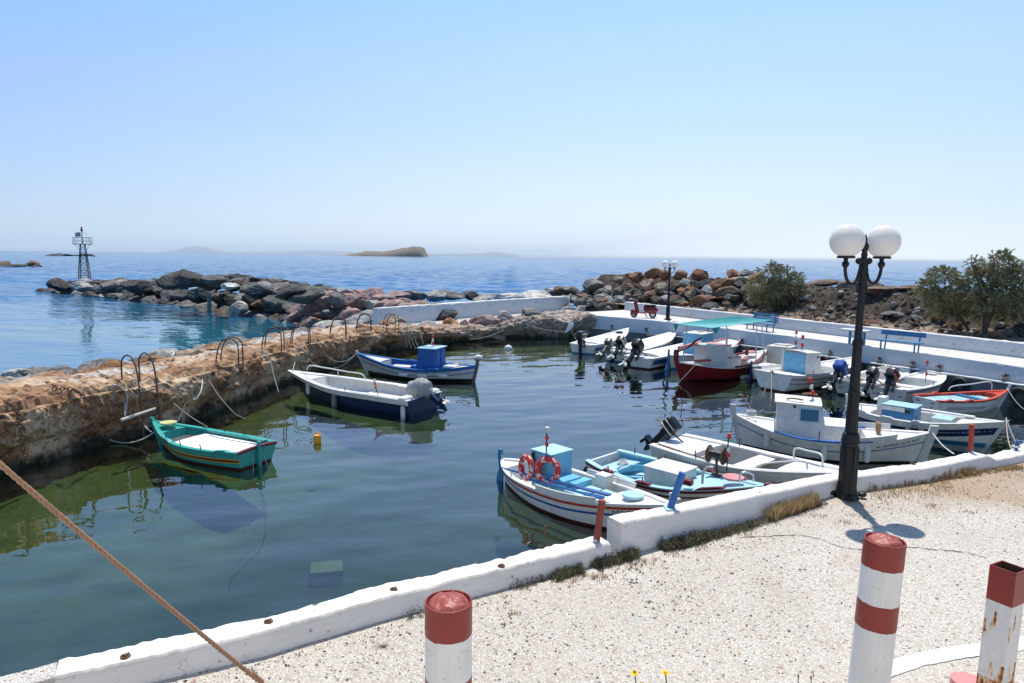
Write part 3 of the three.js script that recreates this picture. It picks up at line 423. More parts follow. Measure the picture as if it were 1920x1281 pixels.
    const u = 1000 + x / 4.571, v = 480 + y / 4.571, p = PPL(u, v, A, nn), s = p.distanceTo(EYE) / FOCAL / 4.571 / 2; boulder(heap, p.addScaledVector(out, -0.25), w * s * 1.08, h * s * 1.12, w * s * 0.95, c, x + y);
  }
}
// near quay: ground, kerb wall, terrace under the photographer
const NEAR = [[-420, 1400, 2.11], [102, 1272, 2.11], [500, 1184, 2.11], [735, 1118, 2.11], [940, 1068, 2.11], [1145, 1018, 2.11], [1166, 981.6, 2.27], [1320, 951, 2.23], [1570, 899, 2.13], [1745, 877, 2.12], [1855, 855, 2.12], [1880, 861, 2.03], [1925, 851, 2.03]].map(([u, v, y]) => { const p = P(u, v, y); return [p.x, p.z]; });
NEAR.push([11, -12.6], [16, -15]);
{
  const r = rng(12), C = 104, pts = []; for (let i = 0; i < C * C; i++) pts.push([r(), r(), r(), r()]);
  const cell = (x, y) => { const gx = x * C, gy = y * C, ix = Math.floor(gx), iy = Math.floor(gy); let d1 = 9, d2 = 9, id = 0; for (let b = -1; b < 2; b++) for (let a = -1; a < 2; a++) { const k = ((iy + b + C) % C) * C + (ix + a + C) % C, dx = ix + a + pts[k][0] - gx, dy = (iy + b + pts[k][1] - gy) * 1.15, d = Math.hypot(dx, dy) / (0.65 + 0.7 * pts[k][3]); if (d < d1) { d2 = d1; d1 = d; id = k; } else if (d < d2) d2 = d; } return [d1, d2, id]; };
  const N = 1024, hh = new Float32Array(N * N), cc = new Float32Array(N * N * 3);
  for (let y = 0; y < N; y++) for (let x = 0; x < N; x++) {
    const [a, b, id] = cell(x / N, y / N), k = pts[id][2], e = smoothstep(b - a, 0.02, 0.22), v = 0.8 + 0.35 * pts[id][3], i = y * N + x;
    hh[i] = e * (0.4 + 0.6 * pts[id][3]) * (1 - 0.35 * a);
    let c = k < 0.55 ? [0.68, 0.655, 0.62] : k < 0.78 ? [0.6, 0.54, 0.48] : k < 0.9 ? [0.52, 0.5, 0.475] : k < 0.965 ? [0.52, 0.42, 0.35] : k < 0.99 ? [0.22, 0.2, 0.19] : [0.34, 0.2, 0.14];
    c = mix3([0.5, 0.455, 0.41], c.map((q) => q * v), e); for (let q = 0; q < 3; q++) cc[3 * i + q] = c[q];
  }
  const enc = (c) => c <= 0.0031308 ? c * 12.92 : 1.055 * Math.pow(c, 1 / 2.4) - 0.055, at = (x, y) => Math.round(y * N) % N * N + Math.round(x * N) % N;
  const map = dataTex(N, (x, y) => { const i = at(x, y); return [enc(cc[3 * i]), enc(cc[3 * i + 1]), enc(cc[3 * i + 2])]; }, { srgb: true, rep: 0.52 }), bump = dataTex(N, (x, y) => { const k = hh[at(x, y)]; return [k, k, k]; }, { rep: 0.52 });
  const gravel = new THREE.MeshStandardMaterial({ color: col(0.87, 0.868, 0.85), map, bumpMap: bump, bumpScale: 0.007, roughness: 0.95, vertexColors: true });
  const cf = new THREE.CatmullRomCurve3(NEAR.map(([x, z]) => V(x, 0, z)), false, 'catmullrom', 0.01);
  const nn = (t) => { const d = cf.getTangent(t); return V(d.z, 0, -d.x); };
  const gh = (x, z) => 1.91 + 0.012 * fbm(x * 0.8, 2, z * 0.8, 3) + 0.006 * fbm(x * 4, 5, z * 4, 2);
  globalThis.groundY = gh;
  const gg = grid(220, 110, (i, j) => { const p = cf.getPoint(i), b = V(lerp(-9, 24, i), 0, lerp(1.5, -1, i)), q = p.addScaledVector(nn(i), 0.02).lerp(b, j); q.y = gh(q.x, q.z); return q; });
  paint(gg, (p) => { const big = fbm(p.x * 0.28, 3, p.z * 0.28, 4), a = fbm(p.x * 0.7, 1, p.z * 0.7, 5), b = fbm(p.x * 2.6, 4, p.z * 2.6, 4), soilK = clamp(smoothstep(-p.z + 0.9 * p.x * 0.25 + a * 1.6, 9.2, 10.6) + smoothstep(b + 0.4 * a, 0.25, 0.42) * 0.45, 0, 1); return mix3(mix3([1.0, 0.98, 0.95], [0.93, 0.9, 0.86], smoothstep(big + 0.4 * b, -0.12, 0.2)), [0.7, 0.54, 0.38], soilK * 0.85); });
  const ground = struct('ground', gg, gravel);
  // crack across the ground, filled with soil
  const crack = [[1385, 1008], [1440, 1006], [1500, 1004], [1540, 1012], [1580, 1026], [1640, 1030], [1700, 1026], [1760, 1031], [1810, 1036], [1850, 1046]].map(([u, v]) => P(u, v, 1.915)), kc = new THREE.CatmullRomCurve3(crack);
  part('crack', grid(120, 2, (i, j) => { const p = kc.getPoint(i), w = 0.006 + 0.009 * noise(i * 30, 3, 1); return V(p.x + 0.02 * noise(i * 60, 1, 1), 0, p.z + (j - 0.5) * 2 * w + 0.03 * noise(i * 40, 9, 2)).setY(gh(p.x, p.z) + 0.006); }), mat(0.06, 0.052, 0.043, 1), ground);
  const bandC = [[1640, 1262], [1700, 1240], [1780, 1222], [1860, 1212], [1960, 1196]].map(([u, v]) => P(u, v, 1.92)), bc = new THREE.CatmullRomCurve3(bandC);
  part('painted_band', grid(60, 3, (i, j) => { const p = bc.getPoint(i), w = 0.16 + 0.03 * noise(i * 14, j * 2, 5); return V(p.x, 0, p.z + (j - 0.4) * w).setY(gh(p.x, p.z) + 0.007); }), new THREE.MeshStandardMaterial({ color: col(0.82, 0.81, 0.79), bumpMap: bump, bumpScale: 0.012, roughness: 0.9 }), ground);
  // loose stones
  const lists = [[], []], r2 = rng(99), rr = rng(3);
  for (let i = 0; i < 2600; i++) { const t = 0.1 + 0.75 * r2(), p = cf.getPoint(t).lerp(V(lerp(-9, 24, t), 0, lerp(1.5, -1, t)), 0.02 + 0.6 * r2() * r2()); p.y = gh(p.x, p.z) + 0.003; const k = r2(), s = 0.004 + 0.009 * Math.pow(r2(), 3); lists[i % 2].push([p, s, k < 0.72 ? [0.66, 0.63, 0.58] : k < 0.9 ? [0.46, 0.4, 0.34] : k < 0.95 ? [0.25, 0.24, 0.23] : [0.32, 0.19, 0.12]]); }
  lists.forEach((l, i) => tag(scatter('gravel', scene, l, i), 'loose small stones strewn over the near quay', 'gravel', null, 'stuff'));
  // kerb wall
  const kerb = thing('kerb_wall', 'whitewashed kerb wall along the near quay edge, stepping up at its middle', 'wall');
  const low = NEAR.slice(1, 6), high = [...NEAR.slice(6, 11)], tail = NEAR.slice(10);
  const ctr = [0.0, 0.0];
  part('low_wall', wallAlong(low, 1.6, 2.11, 0.24, 26, 0.028), M.wash, kerb);
  part('high_wall', wallAlong(high, 1.6, (k) => [2.27, 2.23, 2.13, 2.12, 2.12, 2.12][Math.floor(k)] + (k % 1) * [-0.04, -0.1, -0.01, 0, 0, 0][Math.floor(k)], 0.24, 26, 0.02), M.wash, kerb);
  part('end_wall', wallAlong(tail.map(([x, z], i) => [x, z]), 1.6, (k) => lerp(2.12, 2.03, clamp(k * 1.6, 0, 1)), 0.26, 10, 0.03), M.wash, kerb);
  const edge = struct('quay_edge', wallAlong(NEAR.slice(0, 2), 1.6, 2.1, 0.24, 10, 0.03), new THREE.MeshStandardMaterial({ map, bumpMap: bump, bumpScale: 0.01, roughness: 0.95 }));
  struct('quay_wall', wallAlong(NEAR.map(([x, z]) => [x, z]), -2.2, 1.59, 0.22, 6, 0.03), mat(0.3, 0.29, 0.27, 0.95, { bumpMap: ROUGH, bumpScale: 0.02 }));
  // anchor pads on the wall top
  for (const [u, v] of [[235, 1228], [503, 1163], [738, 1103], [940, 1059], [1502, 904], [1712, 867]]) { const p = P(u, v, u > 1000 ? 2.145 : 2.125), o = thing('fixing_plate', u < 300 ? 'small rusty fixing on the low wall top, nearest the wall’s left end' : u < 600 ? 'small dark fixing on the low wall, where the brown rope crosses over' : u < 800 ? 'small dark fixing on the low wall left of the short bollard' : u < 1000 ? 'small dark fixing on the low wall between bollard and red post' : u < 1600 ? 'small dark fixing on the high wall beside the numbered white boat' : 'small dark fixing on the high wall right of the lamp', 'fixing', p.add(V(0, -0.012, 0))); part('plate', [new THREE.CylinderGeometry(0.034, 0.038, 0.014, 9), rb(0.012, 0.02, 0.05, 0.012, 0.012, 0), rb(0.04, 0.018, 0.012, -0.006, 0.012, 0.01)], M.rust, o); }
  // terrace the picture is taken from
  const tp = [[4.2, -9], [3.4, -2.1], [2.4, -2.35], [1.9, -3.2]];
  struct('terrace', sweep(24, (t) => { const x = lerp(-6, 9, t), w = 0.06 * noise(x * 2, 1, 4); return [V(x, 1.8, 3), V(x, 3.4, 3), V(x, 3.4, -2.1 + w), V(x, 3.3, -2.25 + w), V(x, 1.8, -2.7 + w)]; }), mat(0.66, 0.63, 0.58, 0.95, { bumpMap: ROUGH, bumpScale: 0.02 }));
}

// ------------------------------------------------------------------ boats
// A boat lies along its own x axis, bow towards +x, water at y = 0. t runs 0 at the stern to 1 at the bow.
function makeBoat(o) {
  const d = o.bow.clone().sub(o.stern).setY(0), L = d.length(), g = thing(o.name ?? 'fishing_boat', o.label, o.category ?? 'boat', o.stern.clone().lerp(o.bow, 0.5).setY(0), Math.atan2(-d.z, d.x), o.group);
  g.rotation.x = o.heel ?? 0; g.rotation.z = o.trim ?? 0; g.rotation.order = 'YXZ';
  const B = o.beam, bT = o.bT ?? 0.02, tm = o.tm ?? 0.45, dbl = bT < 0.1, yk = -0.34, [ya, ym, yb] = o.ys, rB = o.rakeB ?? 0.25, rS = o.rakeS ?? (dbl ? 0.2 : 0.05);
  const b = (t) => t < tm ? bT + (1 - bT) * (1 - Math.pow(1 - t / tm, o.pS ?? 2.2)) : 1 - Math.pow((t - tm) / (1 - tm), o.pB ?? 2.3);
  const ys = (t) => t < 0.45 ? ym + (ya - ym) * Math.pow((0.45 - t) / 0.45, 2) : ym + (yb - ym) * Math.pow((t - 0.45) / 0.55, 2);
  const q = (t, y) => clamp((y - yk) / (ys(t) - yk), 0.02, 1.15), ex = (t) => (o.full ?? 0.3) + 0.55 * smoothstep(t, 0.55, 1) + (dbl ? 0.5 * (1 - smoothstep(t, 0, 0.45)) : 0);
  const w = (t, y) => Math.max(0.004, B / 2 * b(t) * Math.pow(q(t, y), ex(t))), x = (t, y) => -L / 2 + L * t + rB * Math.pow(t, 5) * clamp(y / yb, -0.4, 1.2) - rS * Math.pow(1 - t, 5) * clamp(y / ya, -0.4, 1.2);
  const pt = (t, y, s, off = 0) => V(x(t, y), y, s * Math.max(0.003, w(t, y) + off)), both = (f) => [f(1), f(-1)];
  const shell = (y0, y1, off = 0, t0 = 0, t1 = 1, n = 44, m = 8) => both((s) => grid(n, m, (i, j) => { const t = lerp(t0, t1, i); return pt(t, lerp(y0(t), y1(t), j), s, off); }));
  const rail = (t0, t1, top, bot, inn, out, n = 40) => both((s) => sweep(n, (i) => { const t = lerp(t0, t1, i), y1 = ys(t) + top, y0 = ys(t) + bot; return [pt(t, y0, s, -inn), pt(t, y1, s, -inn), pt(t, y1, s, out), pt(t, y0, s, out)]; }));
  const deck = (t0, t1, yf, inset = 0.04, th = 0.03, crown = 0, n = 24) => sweep(n, (i) => { const t = lerp(t0, t1, i), y = yf(t), W = Math.max(0.006, w(t, y) - inset), X = x(t, y), c = crown * (W / (B / 2)); return [V(X, y - th, -W), V(X, y, -W), V(X, y + c * 0.75, -W / 2), V(X, y + c, 0), V(X, y + c * 0.75, W / 2), V(X, y, W), V(X, y - th, W)]; });
  const bulk = (t, y0, y1, th = 0.03, inset = 0.03) => sweep(8, (i) => { const y = lerp(y0, y1, i), W = Math.max(0.01, w(t, y) - inset), X = x(t, y); return [V(X, y, -W), V(X, y, W), V(X + th, y, W), V(X + th, y, -W)]; });
  const fl = o.floorY ?? 0.1, bp = o.bottomY ?? 0.07;
  part('hull', [shell(() => bp, ys), dbl ? [] : sweep(10, (i) => { const y = lerp(bp, ys(0) + (o.transomUp ?? 0), i), W = w(0, Math.min(y, ys(0))), X = x(0, y); return [V(X, y, -W), V(X, y, W), V(X + 0.05, y, W), V(X + 0.05, y, -W)]; })], o.hull, g);
  part('bottom', [shell(() => yk, () => bp, 0.002, 0, 1, 30, 4), dbl ? [] : sweep(4, (i) => { const y = lerp(yk + 0.03, bp, i), W = w(0, y), X = x(0, y) - 0.002; return [V(X, y, -W), V(X, y, W), V(X + 0.05, y, W), V(X + 0.05, y, -W)]; })], o.bottom ?? M.antifoul, g);
  part('inner_planking', shell(() => fl - 0.03, (t) => ys(t) + 0.004, -0.045, 0.012, 0.985, 36, 3), o.inner ?? M.white, g);
  part('floor_boards', deck(0.02, 0.96, (t) => fl, 0.045, 0.03), o.floorM ?? o.inner ?? M.white, g);
  if (o.capM !== null) part('gunwale', rail(0, 1, 0.03, -0.012, o.capIn ?? 0.065, o.capOut ?? 0.022, 48), o.capM ?? M.white, g);
  for (const [d0, d1, m, pr, t0, t1, nm] of o.stripes ?? []) part(nm ?? 'stripe', rail(t0 ?? 0, t1 ?? 1, -d0, -d1, 0.004, pr ?? 0.012), m, g);
  if ((o.name ?? 'fishing_boat') === 'fishing_boat' || o.planks) for (const k of [0.3, 0.52, 0.74]) part('plank_edge', rail(0.02, 0.985, -k * ym, -k * ym - 0.012, 0.004, 0.0045, 30), o.hull, g);
  const deckIn = 0.05;
  if (o.deckF) part('foredeck', [deck(o.deckF, 0.985, (t) => ys(t) - 0.01, deckIn, 0.035, o.crown ?? 0.05), bulk(o.deckF, fl, ys(o.deckF) - 0.02)], o.deckM ?? M.white, g);
  if (o.deckA) part('stern_deck', [deck(0.015, o.deckA, (t) => ys(t) - 0.01, deckIn, 0.035, 0.03), bulk(o.deckA - 0.008, fl, ys(o.deckA) - 0.02)], o.deckM ?? M.white, g);
  for (const [t0, t1, y, m] of o.thwarts ?? []) part('thwart', deck(t0, t1, () => y, 0.04, 0.035, 0, 4), m ?? o.inner ?? M.white, g);
  if (o.sideDeck) part('side_deck', both((s) => sweep(36, (i) => { const t = lerp(o.sideDeck[1], o.sideDeck[2], i), y = ys(t) - 0.004, W = w(t, y); const a = V(x(t, y), y, s * (W - 0.03)), c = V(x(t, y), y, s * Math.max(0.01, W - o.sideDeck[0])); return [a.clone().setY(y - 0.03), a, c, c.clone().setY(y - 0.09)]; })), o.sideDeck[3] ?? o.deckM ?? M.white, g);
  const post = (t, up, m, nm, wd = 0.075, dp = 0.1, lean = 0) => part(nm, sweep(12, (i) => { const y = lerp(-0.28, (t > 0.5 ? yb : ya) + up, i), X = x(t, y) + (t > 0.5 ? 1 : -1) * lean * Math.max(0, y) ** 2; const s = t > 0.5 ? 1 : -1; return [V(X - s * 0.05, y, -wd / 2), V(X - s * 0.05, y, wd / 2), V(X + s * (dp - 0.05), y, wd / 2), V(X + s * (dp - 0.05), y, -wd / 2)]; }), m, g);
  if (o.stem) post(1, o.stem[0], o.stem[1] ?? o.hull, 'stem_post', o.stem[2] ?? 0.075, o.stem[3] ?? 0.1, o.stem[4] ?? 0);
  if (o.sternPost) post(0, o.sternPost[0], o.sternPost[1] ?? o.hull, 'stern_post', 0.075, o.sternPost[2] ?? 0.1);
  if (o.rudder) { const [up, m, ln] = o.rudder, X = -L / 2 - rS * 1.05; part('rudder', move(extrude([[0.02, -0.3], [-ln, -0.3], [-ln * 0.95, 0.05], [-ln * 0.45, 0.3], [-0.12, ya + up * 0.4], [-0.1, ya + up], [0.0, ya + up], [0.03, 0.2]], 0.045, 0.004), X, 0, -0.022), m, g); }
  const pins = (list, m = M.rail, h = 0.16) => { for (const [t, s] of list) part('thole_pin', rod(pt(t, ys(t) - 0.02, s, -0.03), pt(t, ys(t) + h, s, -0.03), 0.013), m, g); };
  const blocks = (list, m) => { for (const [t, s, len] of list) part('thole_block', sweep(6, (i) => { const tt = lerp(t - (len ?? 0.07) / 2, t + (len ?? 0.07) / 2, i), h = 0.03 + 0.045 * Math.min(1, 2.2 * Math.sin(Math.max(0.02, Math.min(0.98, i)) * PI)); return [pt(tt, ys(tt) + 0.028, s, -0.075), pt(tt, ys(tt) + h, s, -0.075), pt(tt, ys(tt) + h, s, 0.03), pt(tt, ys(tt) + 0.028, s, 0.03)]; }), m, g); };
  const B2 = { g, L, w, ys, x, pt, rail, deck, bulk, pins, blocks, tx: (t) => -L / 2 + L * t, world: (p) => { g.updateMatrixWorld(true); return p.clone().applyMatrix4(g.matrixWorld); } };
  B2.lettering = (text, s, t0, t1, d0, d1, color, font = 'bold 92px serif') => {
    const cv = document.createElement('canvas'); cv.width = 1024; cv.height = 128; const c = cv.getContext('2d'); c.clearRect(0, 0, 1024, 128); c.fillStyle = color; c.font = font; c.textBaseline = 'middle';
    const k = 1000 / c.measureText(text).width; c.save(); c.translate(12, 66); c.scale(k, 1); c.fillText(text, 0, 0); c.restore();
    const tx = new THREE.CanvasTexture(cv); tx.colorSpace = THREE.SRGBColorSpace;
    const n = 16, gg = grid(n, 2, (i, j) => { const t = lerp(t0, t1, i), y = lerp(ys(t) - d1, ys(t) - d0, j); return pt(t, y, s, 0.006); }), uv = []; for (let i = 0; i <= n; i++) for (let j = 0; j <= 2; j++) uv.push(s > 0 ? i / n : 1 - i / n, j / 2); gg.setAttribute('uv', new THREE.BufferAttribute(new Float32Array(uv), 2));
    part('lettering', gg, new THREE.MeshStandardMaterial({ map: tx, transparent: true, alphaTest: 0.4, roughness: 0.5 }), g, null, true);
  };
  return B2;
}
function outboard(B, tilt, z = 0, { cowl = M.black, s = 1, up = 0, cover, prop = M.lampWhite, band, text } = {}) {
  const m = new THREE.Group(); m.name = 'outboard_motor'; B.g.add(m); m.position.set(B.x(0, B.ys(0)) - 0.02, B.ys(0) + up, z); m.rotation.z = -tilt; m.scale.setScalar(s);
  const shape = (w, h, d) => { const g = new THREE.SphereGeometry(1, 20, 14), p = g.attributes.position; for (let i = 0; i < p.count; i++) { const f = (c) => Math.sign(c) * Math.pow(Math.abs(c), 0.42); let X = f(p.getX(i)) * w / 2, Y = f(p.getY(i)) * h / 2, Z = f(p.getZ(i)) * d / 2; X *= 1 - 0.16 * (Y / h + 0.5); if (cover) { X *= 1.08; Z *= 1.1; const k = 0.018 * noise(X * 9, Y * 9, Z * 9 + 3); X += k; Z += k; } p.setXYZ(i, X - 0.13, Y + 0.3, Z); } g.computeVertexNormals(); return g; };
  part('cowl', shape(0.48, 0.34, 0.3), cover ?? cowl, m);
  if (band) part('cowl_band', [rb(0.42, 0.035, 0.345, -0.13, 0.2, 0), rb(0.36, 0.02, 0.343, -0.13, 0.36, 0)], band, m);
  part('leg', [rb(0.2, 0.2, 0.2, -0.14, 0.05, 0, 0.04), rb(0.16, 0.55, 0.1, -0.15, -0.28, 0, 0.035), rb(0.34, 0.025, 0.22, -0.24, -0.5, 0), ball(0.06, -0.17, -0.62, 0, 2.6, 1, 1), extrude([[-0.05, -0.62], [-0.26, -0.62], [-0.2, -0.84], [-0.14, -0.84]], 0.02).translate(0, 0, -0.01), rod(V(0.02, 0.22, 0.06), V(0.4, 0.34, 0.1), 0.02)], cowl, m);
  part('clamp_bracket', [rb(0.1, 0.3, 0.05, 0.0, -0.04, 0.1), rb(0.1, 0.3, 0.05, 0.0, -0.04, -0.1), rod(V(0.03, 0.06, -0.14), V(0.03, 0.06, 0.14), 0.018)], M.darkGrey, m);
  const bl = []; for (let k = 0; k < 3; k++) bl.push(move(ball(0.085, 0, 0.09, 0, 0.22, 1, 0.75, 10, 8), 0, 0, 0, k * 2.094, 0.4, 0));
  part('propeller', bl.map((b) => b.translate(-0.36, -0.62, 0)).concat(rod(V(-0.4, -0.62, 0), V(-0.3, -0.62, 0), 0.035)), prop, m);
  if (text) {
    const cv = document.createElement('canvas'); cv.width = 256; cv.height = 64; const c = cv.getContext('2d'); c.fillStyle = '#b9c4e6'; c.font = 'italic bold 52px sans-serif'; c.textBaseline = 'middle'; c.fillText(text, 6, 34);
    const t = new THREE.CanvasTexture(cv); t.colorSpace = THREE.SRGBColorSpace;
    part('lettering', new THREE.PlaneGeometry(0.34, 0.1).translate(-0.14, 0.2, 0.202), new THREE.MeshStandardMaterial({ map: t, transparent: true, alphaTest: 0.4, roughness: 0.7 }), m, null, true);
  }
  return m;
}
function signalPole(B, x, y, z, h, list, lean = 0) {
  const top = V(x - lean * h, y + h, z), o = new THREE.Group(); o.name = 'light_pole'; B.g.add(o);
  part('pole', rod(V(x, y - 0.02, z), top, 0.014), M.black, o);
  for (const [f, r, m] of list) { const p = V(x, y, z).lerp(top, f); part('lamp', [new THREE.CylinderGeometry(r, r, r * 2.4, 10).translate(p.x + r * 0.4, p.y, p.z)], m, o); }
}
function fender(B, t, s, label, m = M.white, len = 0.42, r = 0.065, drop = 0.12, lie = false) {
  const y = B.ys(t), q = B.pt(t, y - drop - len / 2, s, r * 1.05), o = thing('fender', label, 'fender', B.world(q), B.g.rotation.y);
  const body = lathe([[0.001, -len / 2], [r * 0.6, -len / 2 + 0.02], [r, -len / 2 + 0.07], [r, len / 2 - 0.07], [r * 0.6, len / 2 - 0.02], [0.02, len / 2], [0.02, len / 2 + 0.03], [0.001, len / 2 + 0.03]], 14); if (lie) body.rotateZ(PI / 2);
  part('fender_body', body, m, o);
  const top = B.world(B.pt(t, y + 0.03, s, 0.0)).sub(o.position).applyAxisAngle(V(0, 1, 0), -o.rotation.y);
  part('lanyard', rod(V(0, lie ? r : len / 2, 0), top, 0.008, 0.008, 5), M.ropeGrey, o);
  return o;
}
function lifebuoy(p, turn, tiltX, label, R = 0.215, m) {
  const o = thing('lifebuoy', label, 'lifebuoy', p, turn); o.rotation.order = 'YXZ'; o.rotation.x = tiltX;
  const g = paint(new THREE.TorusGeometry(R, R * 0.3, 14, 44), (q) => { const f = fbm(q.x * 9 + p.x, q.y * 9, q.z * 9, 4); return f > 0.1 ? [0.66, 0.62, 0.58] : [0.55, 0.025, 0.02]; });
  part('ring', g, m ?? new THREE.MeshPhysicalMaterial({ vertexColors: true, roughness: 0.35 }), o);
  const loop = []; for (let i = 0; i < 24; i++) { const a = i / 24 * 2 * PI, k = R * 1.33 + 0.018 * Math.abs(Math.sin(a * 2)); loop.push(V(Math.cos(a) * k, Math.sin(a) * k, 0)); }
  part('grab_line', tube(loop, 0.006, 60, 5, true), M.ropeGrey, o); return o;
}
const oar = (a, b, m, label, r = 0.024) => { const o = thing('oar', label, 'oar'); const d = b.clone().sub(a), e = a.clone().addScaledVector(d, 0.72); part('shaft', rod(a, e, r), m, o); const n = V(-d.z, 0, d.x).normalize().multiplyScalar(0.055); part('blade', sweep(6, (i) => { const p = e.clone().lerp(b, i), k = 0.45 + 0.55 * Math.min(1, i * 2.5), h = V(0, 0.016, 0); return [p.clone().addScaledVector(n, -k).sub(h), p.clone().addScaledVector(n, -k).add(h), p.clone().addScaledVector(n, k).add(h), p.clone().addScaledVector(n, k).sub(h)]; }), m, o); return o; };
const line = (label, a, b, sag, m = M.ropeM, r = 0.012, cat = 'rope') => tag(part('mooring_rope', rope(a, b, sag, r), m), label, cat);

// 1 green rowing boat at the jetty
{
  const B = makeBoat({ name: 'rowing_boat', label: 'small green rowing boat with yellow stripes, tied to the jetty ladder', stern: P(481, 872), bow: P(303, 836), ys: [0.42, 0.38, 0.62], beam: 1.5, bT: 0.78, tm: 0.42, hull: M.teal, inner: M.teal, bottom: M.antifoul, bottomY: 0.05, capM: M.teal, capIn: 0.1, stripes: [[0.14, 0.165, M.yellow, 0.014], [0.165, 0.225, M.maroon, 0.012], [0.225, 0.25, M.yellow, 0.014]], deckF: 0.82, deckM: M.teal, rakeB: 0.3, stem: [0.1, M.teal], floorY: 0.1 });
  part('white_boards', B.deck(0.03, 0.66, (t) => B.ys(t) - 0.05, 0.05, 0.03, 0.015), M.cloth, B.g, 'bright white boards covering the open hull');
  part('grey_boards', B.deck(0.665, 0.815, (t) => 0.3, 0.06, 0.03), M.darkGrey, B.g);
  part('round_hatch', new THREE.CylinderGeometry(0.2, 0.2, 0.04, 28).translate(B.tx(0.91), 0.655, 0.0), M.paleYellow, B.g);
  part('transom_rim', sweep(10, (i) => { const z = (i * 2 - 1) * B.w(0, 0.42), y = B.ys(0) + 0.05 * Math.cos(z * 2); return [V(B.x(0, 0.4) - 0.03, y - 0.05, z), V(B.x(0, 0.4) - 0.03, y + 0.01, z), V(B.x(0, 0.4) + 0.06, y + 0.01, z), V(B.x(0, 0.4) + 0.06, y - 0.05, z)]; }), M.maroon, B.g);
  part('rudder_post', [rb(0.09, 0.95, 0.07, B.x(0, 0.3) - 0.06, 0.12, 0, 0.02)], M.teal, B.g);
  B.pins([[0.35, 1], [0.55, 1], [0.72, 1], [0.3, -1], [0.5, -1], [0.68, -1]]); B.blocks([[0.68, -1, 0.12], [0.12, -1, 0.1]], M.teal);
  part('side_board', B.rail(0.08, 0.66, 0.04, 0.015, 0.2, -0.08)[0], M.teal, B.g);
  oar(B.world(V(B.tx(0.62), 0.46, 0.44)), B.world(V(B.tx(0.04), 0.48, 0.42)), M.teal, 'green oar with a yellow end lying along the green rowing boat', 0.03);
  const bow = B.world(V(B.L / 2 + 0.2, 0.68, 0));
  line('slack pale rope from the green boat’s bow to the second ladder side', bow, P(348, 755, 0.9), 0.45, M.ropeGrey, 0.014);
  line('rope from the green boat’s side up to the nearest ladder', B.world(V(B.tx(0.7), 0.5, 0.6)), P(305, 737, 1.0), 0.08, M.ropeGrey, 0.012);
  line('loose rope hanging in a curve from the jetty foot to the green boat', P(182, 812, 0.25), P(290, 810, 0.4), 0.28, M.ropeWhite, 0.016);
  line('pale rope hanging from the floating pole to the green boat', P(252, 768, 0.75), P(287, 812, 0.4), 0.1, M.ropeWhite, 0.014);
  for (const [u, v, s] of [[474, 856, 1], [493, 850, -1]]) line('thin stern line going down into the water behind the ' + (s > 0 ? 'green boat, left of its rudder' : 'green boat, right of its rudder'), P(u, v, 0.4), P(u + (s > 0 ? 1 : 12), v + 32, -0.05), 0, M.ropeGrey, 0.009);
  tag(part('pole', rod(P(227, 788, 0.85), P(291, 766, 0.95), 0.045, 0.03), M.oldWood), 'pale weathered wooden pole hanging level in front of the jetty face', 'pole');
}
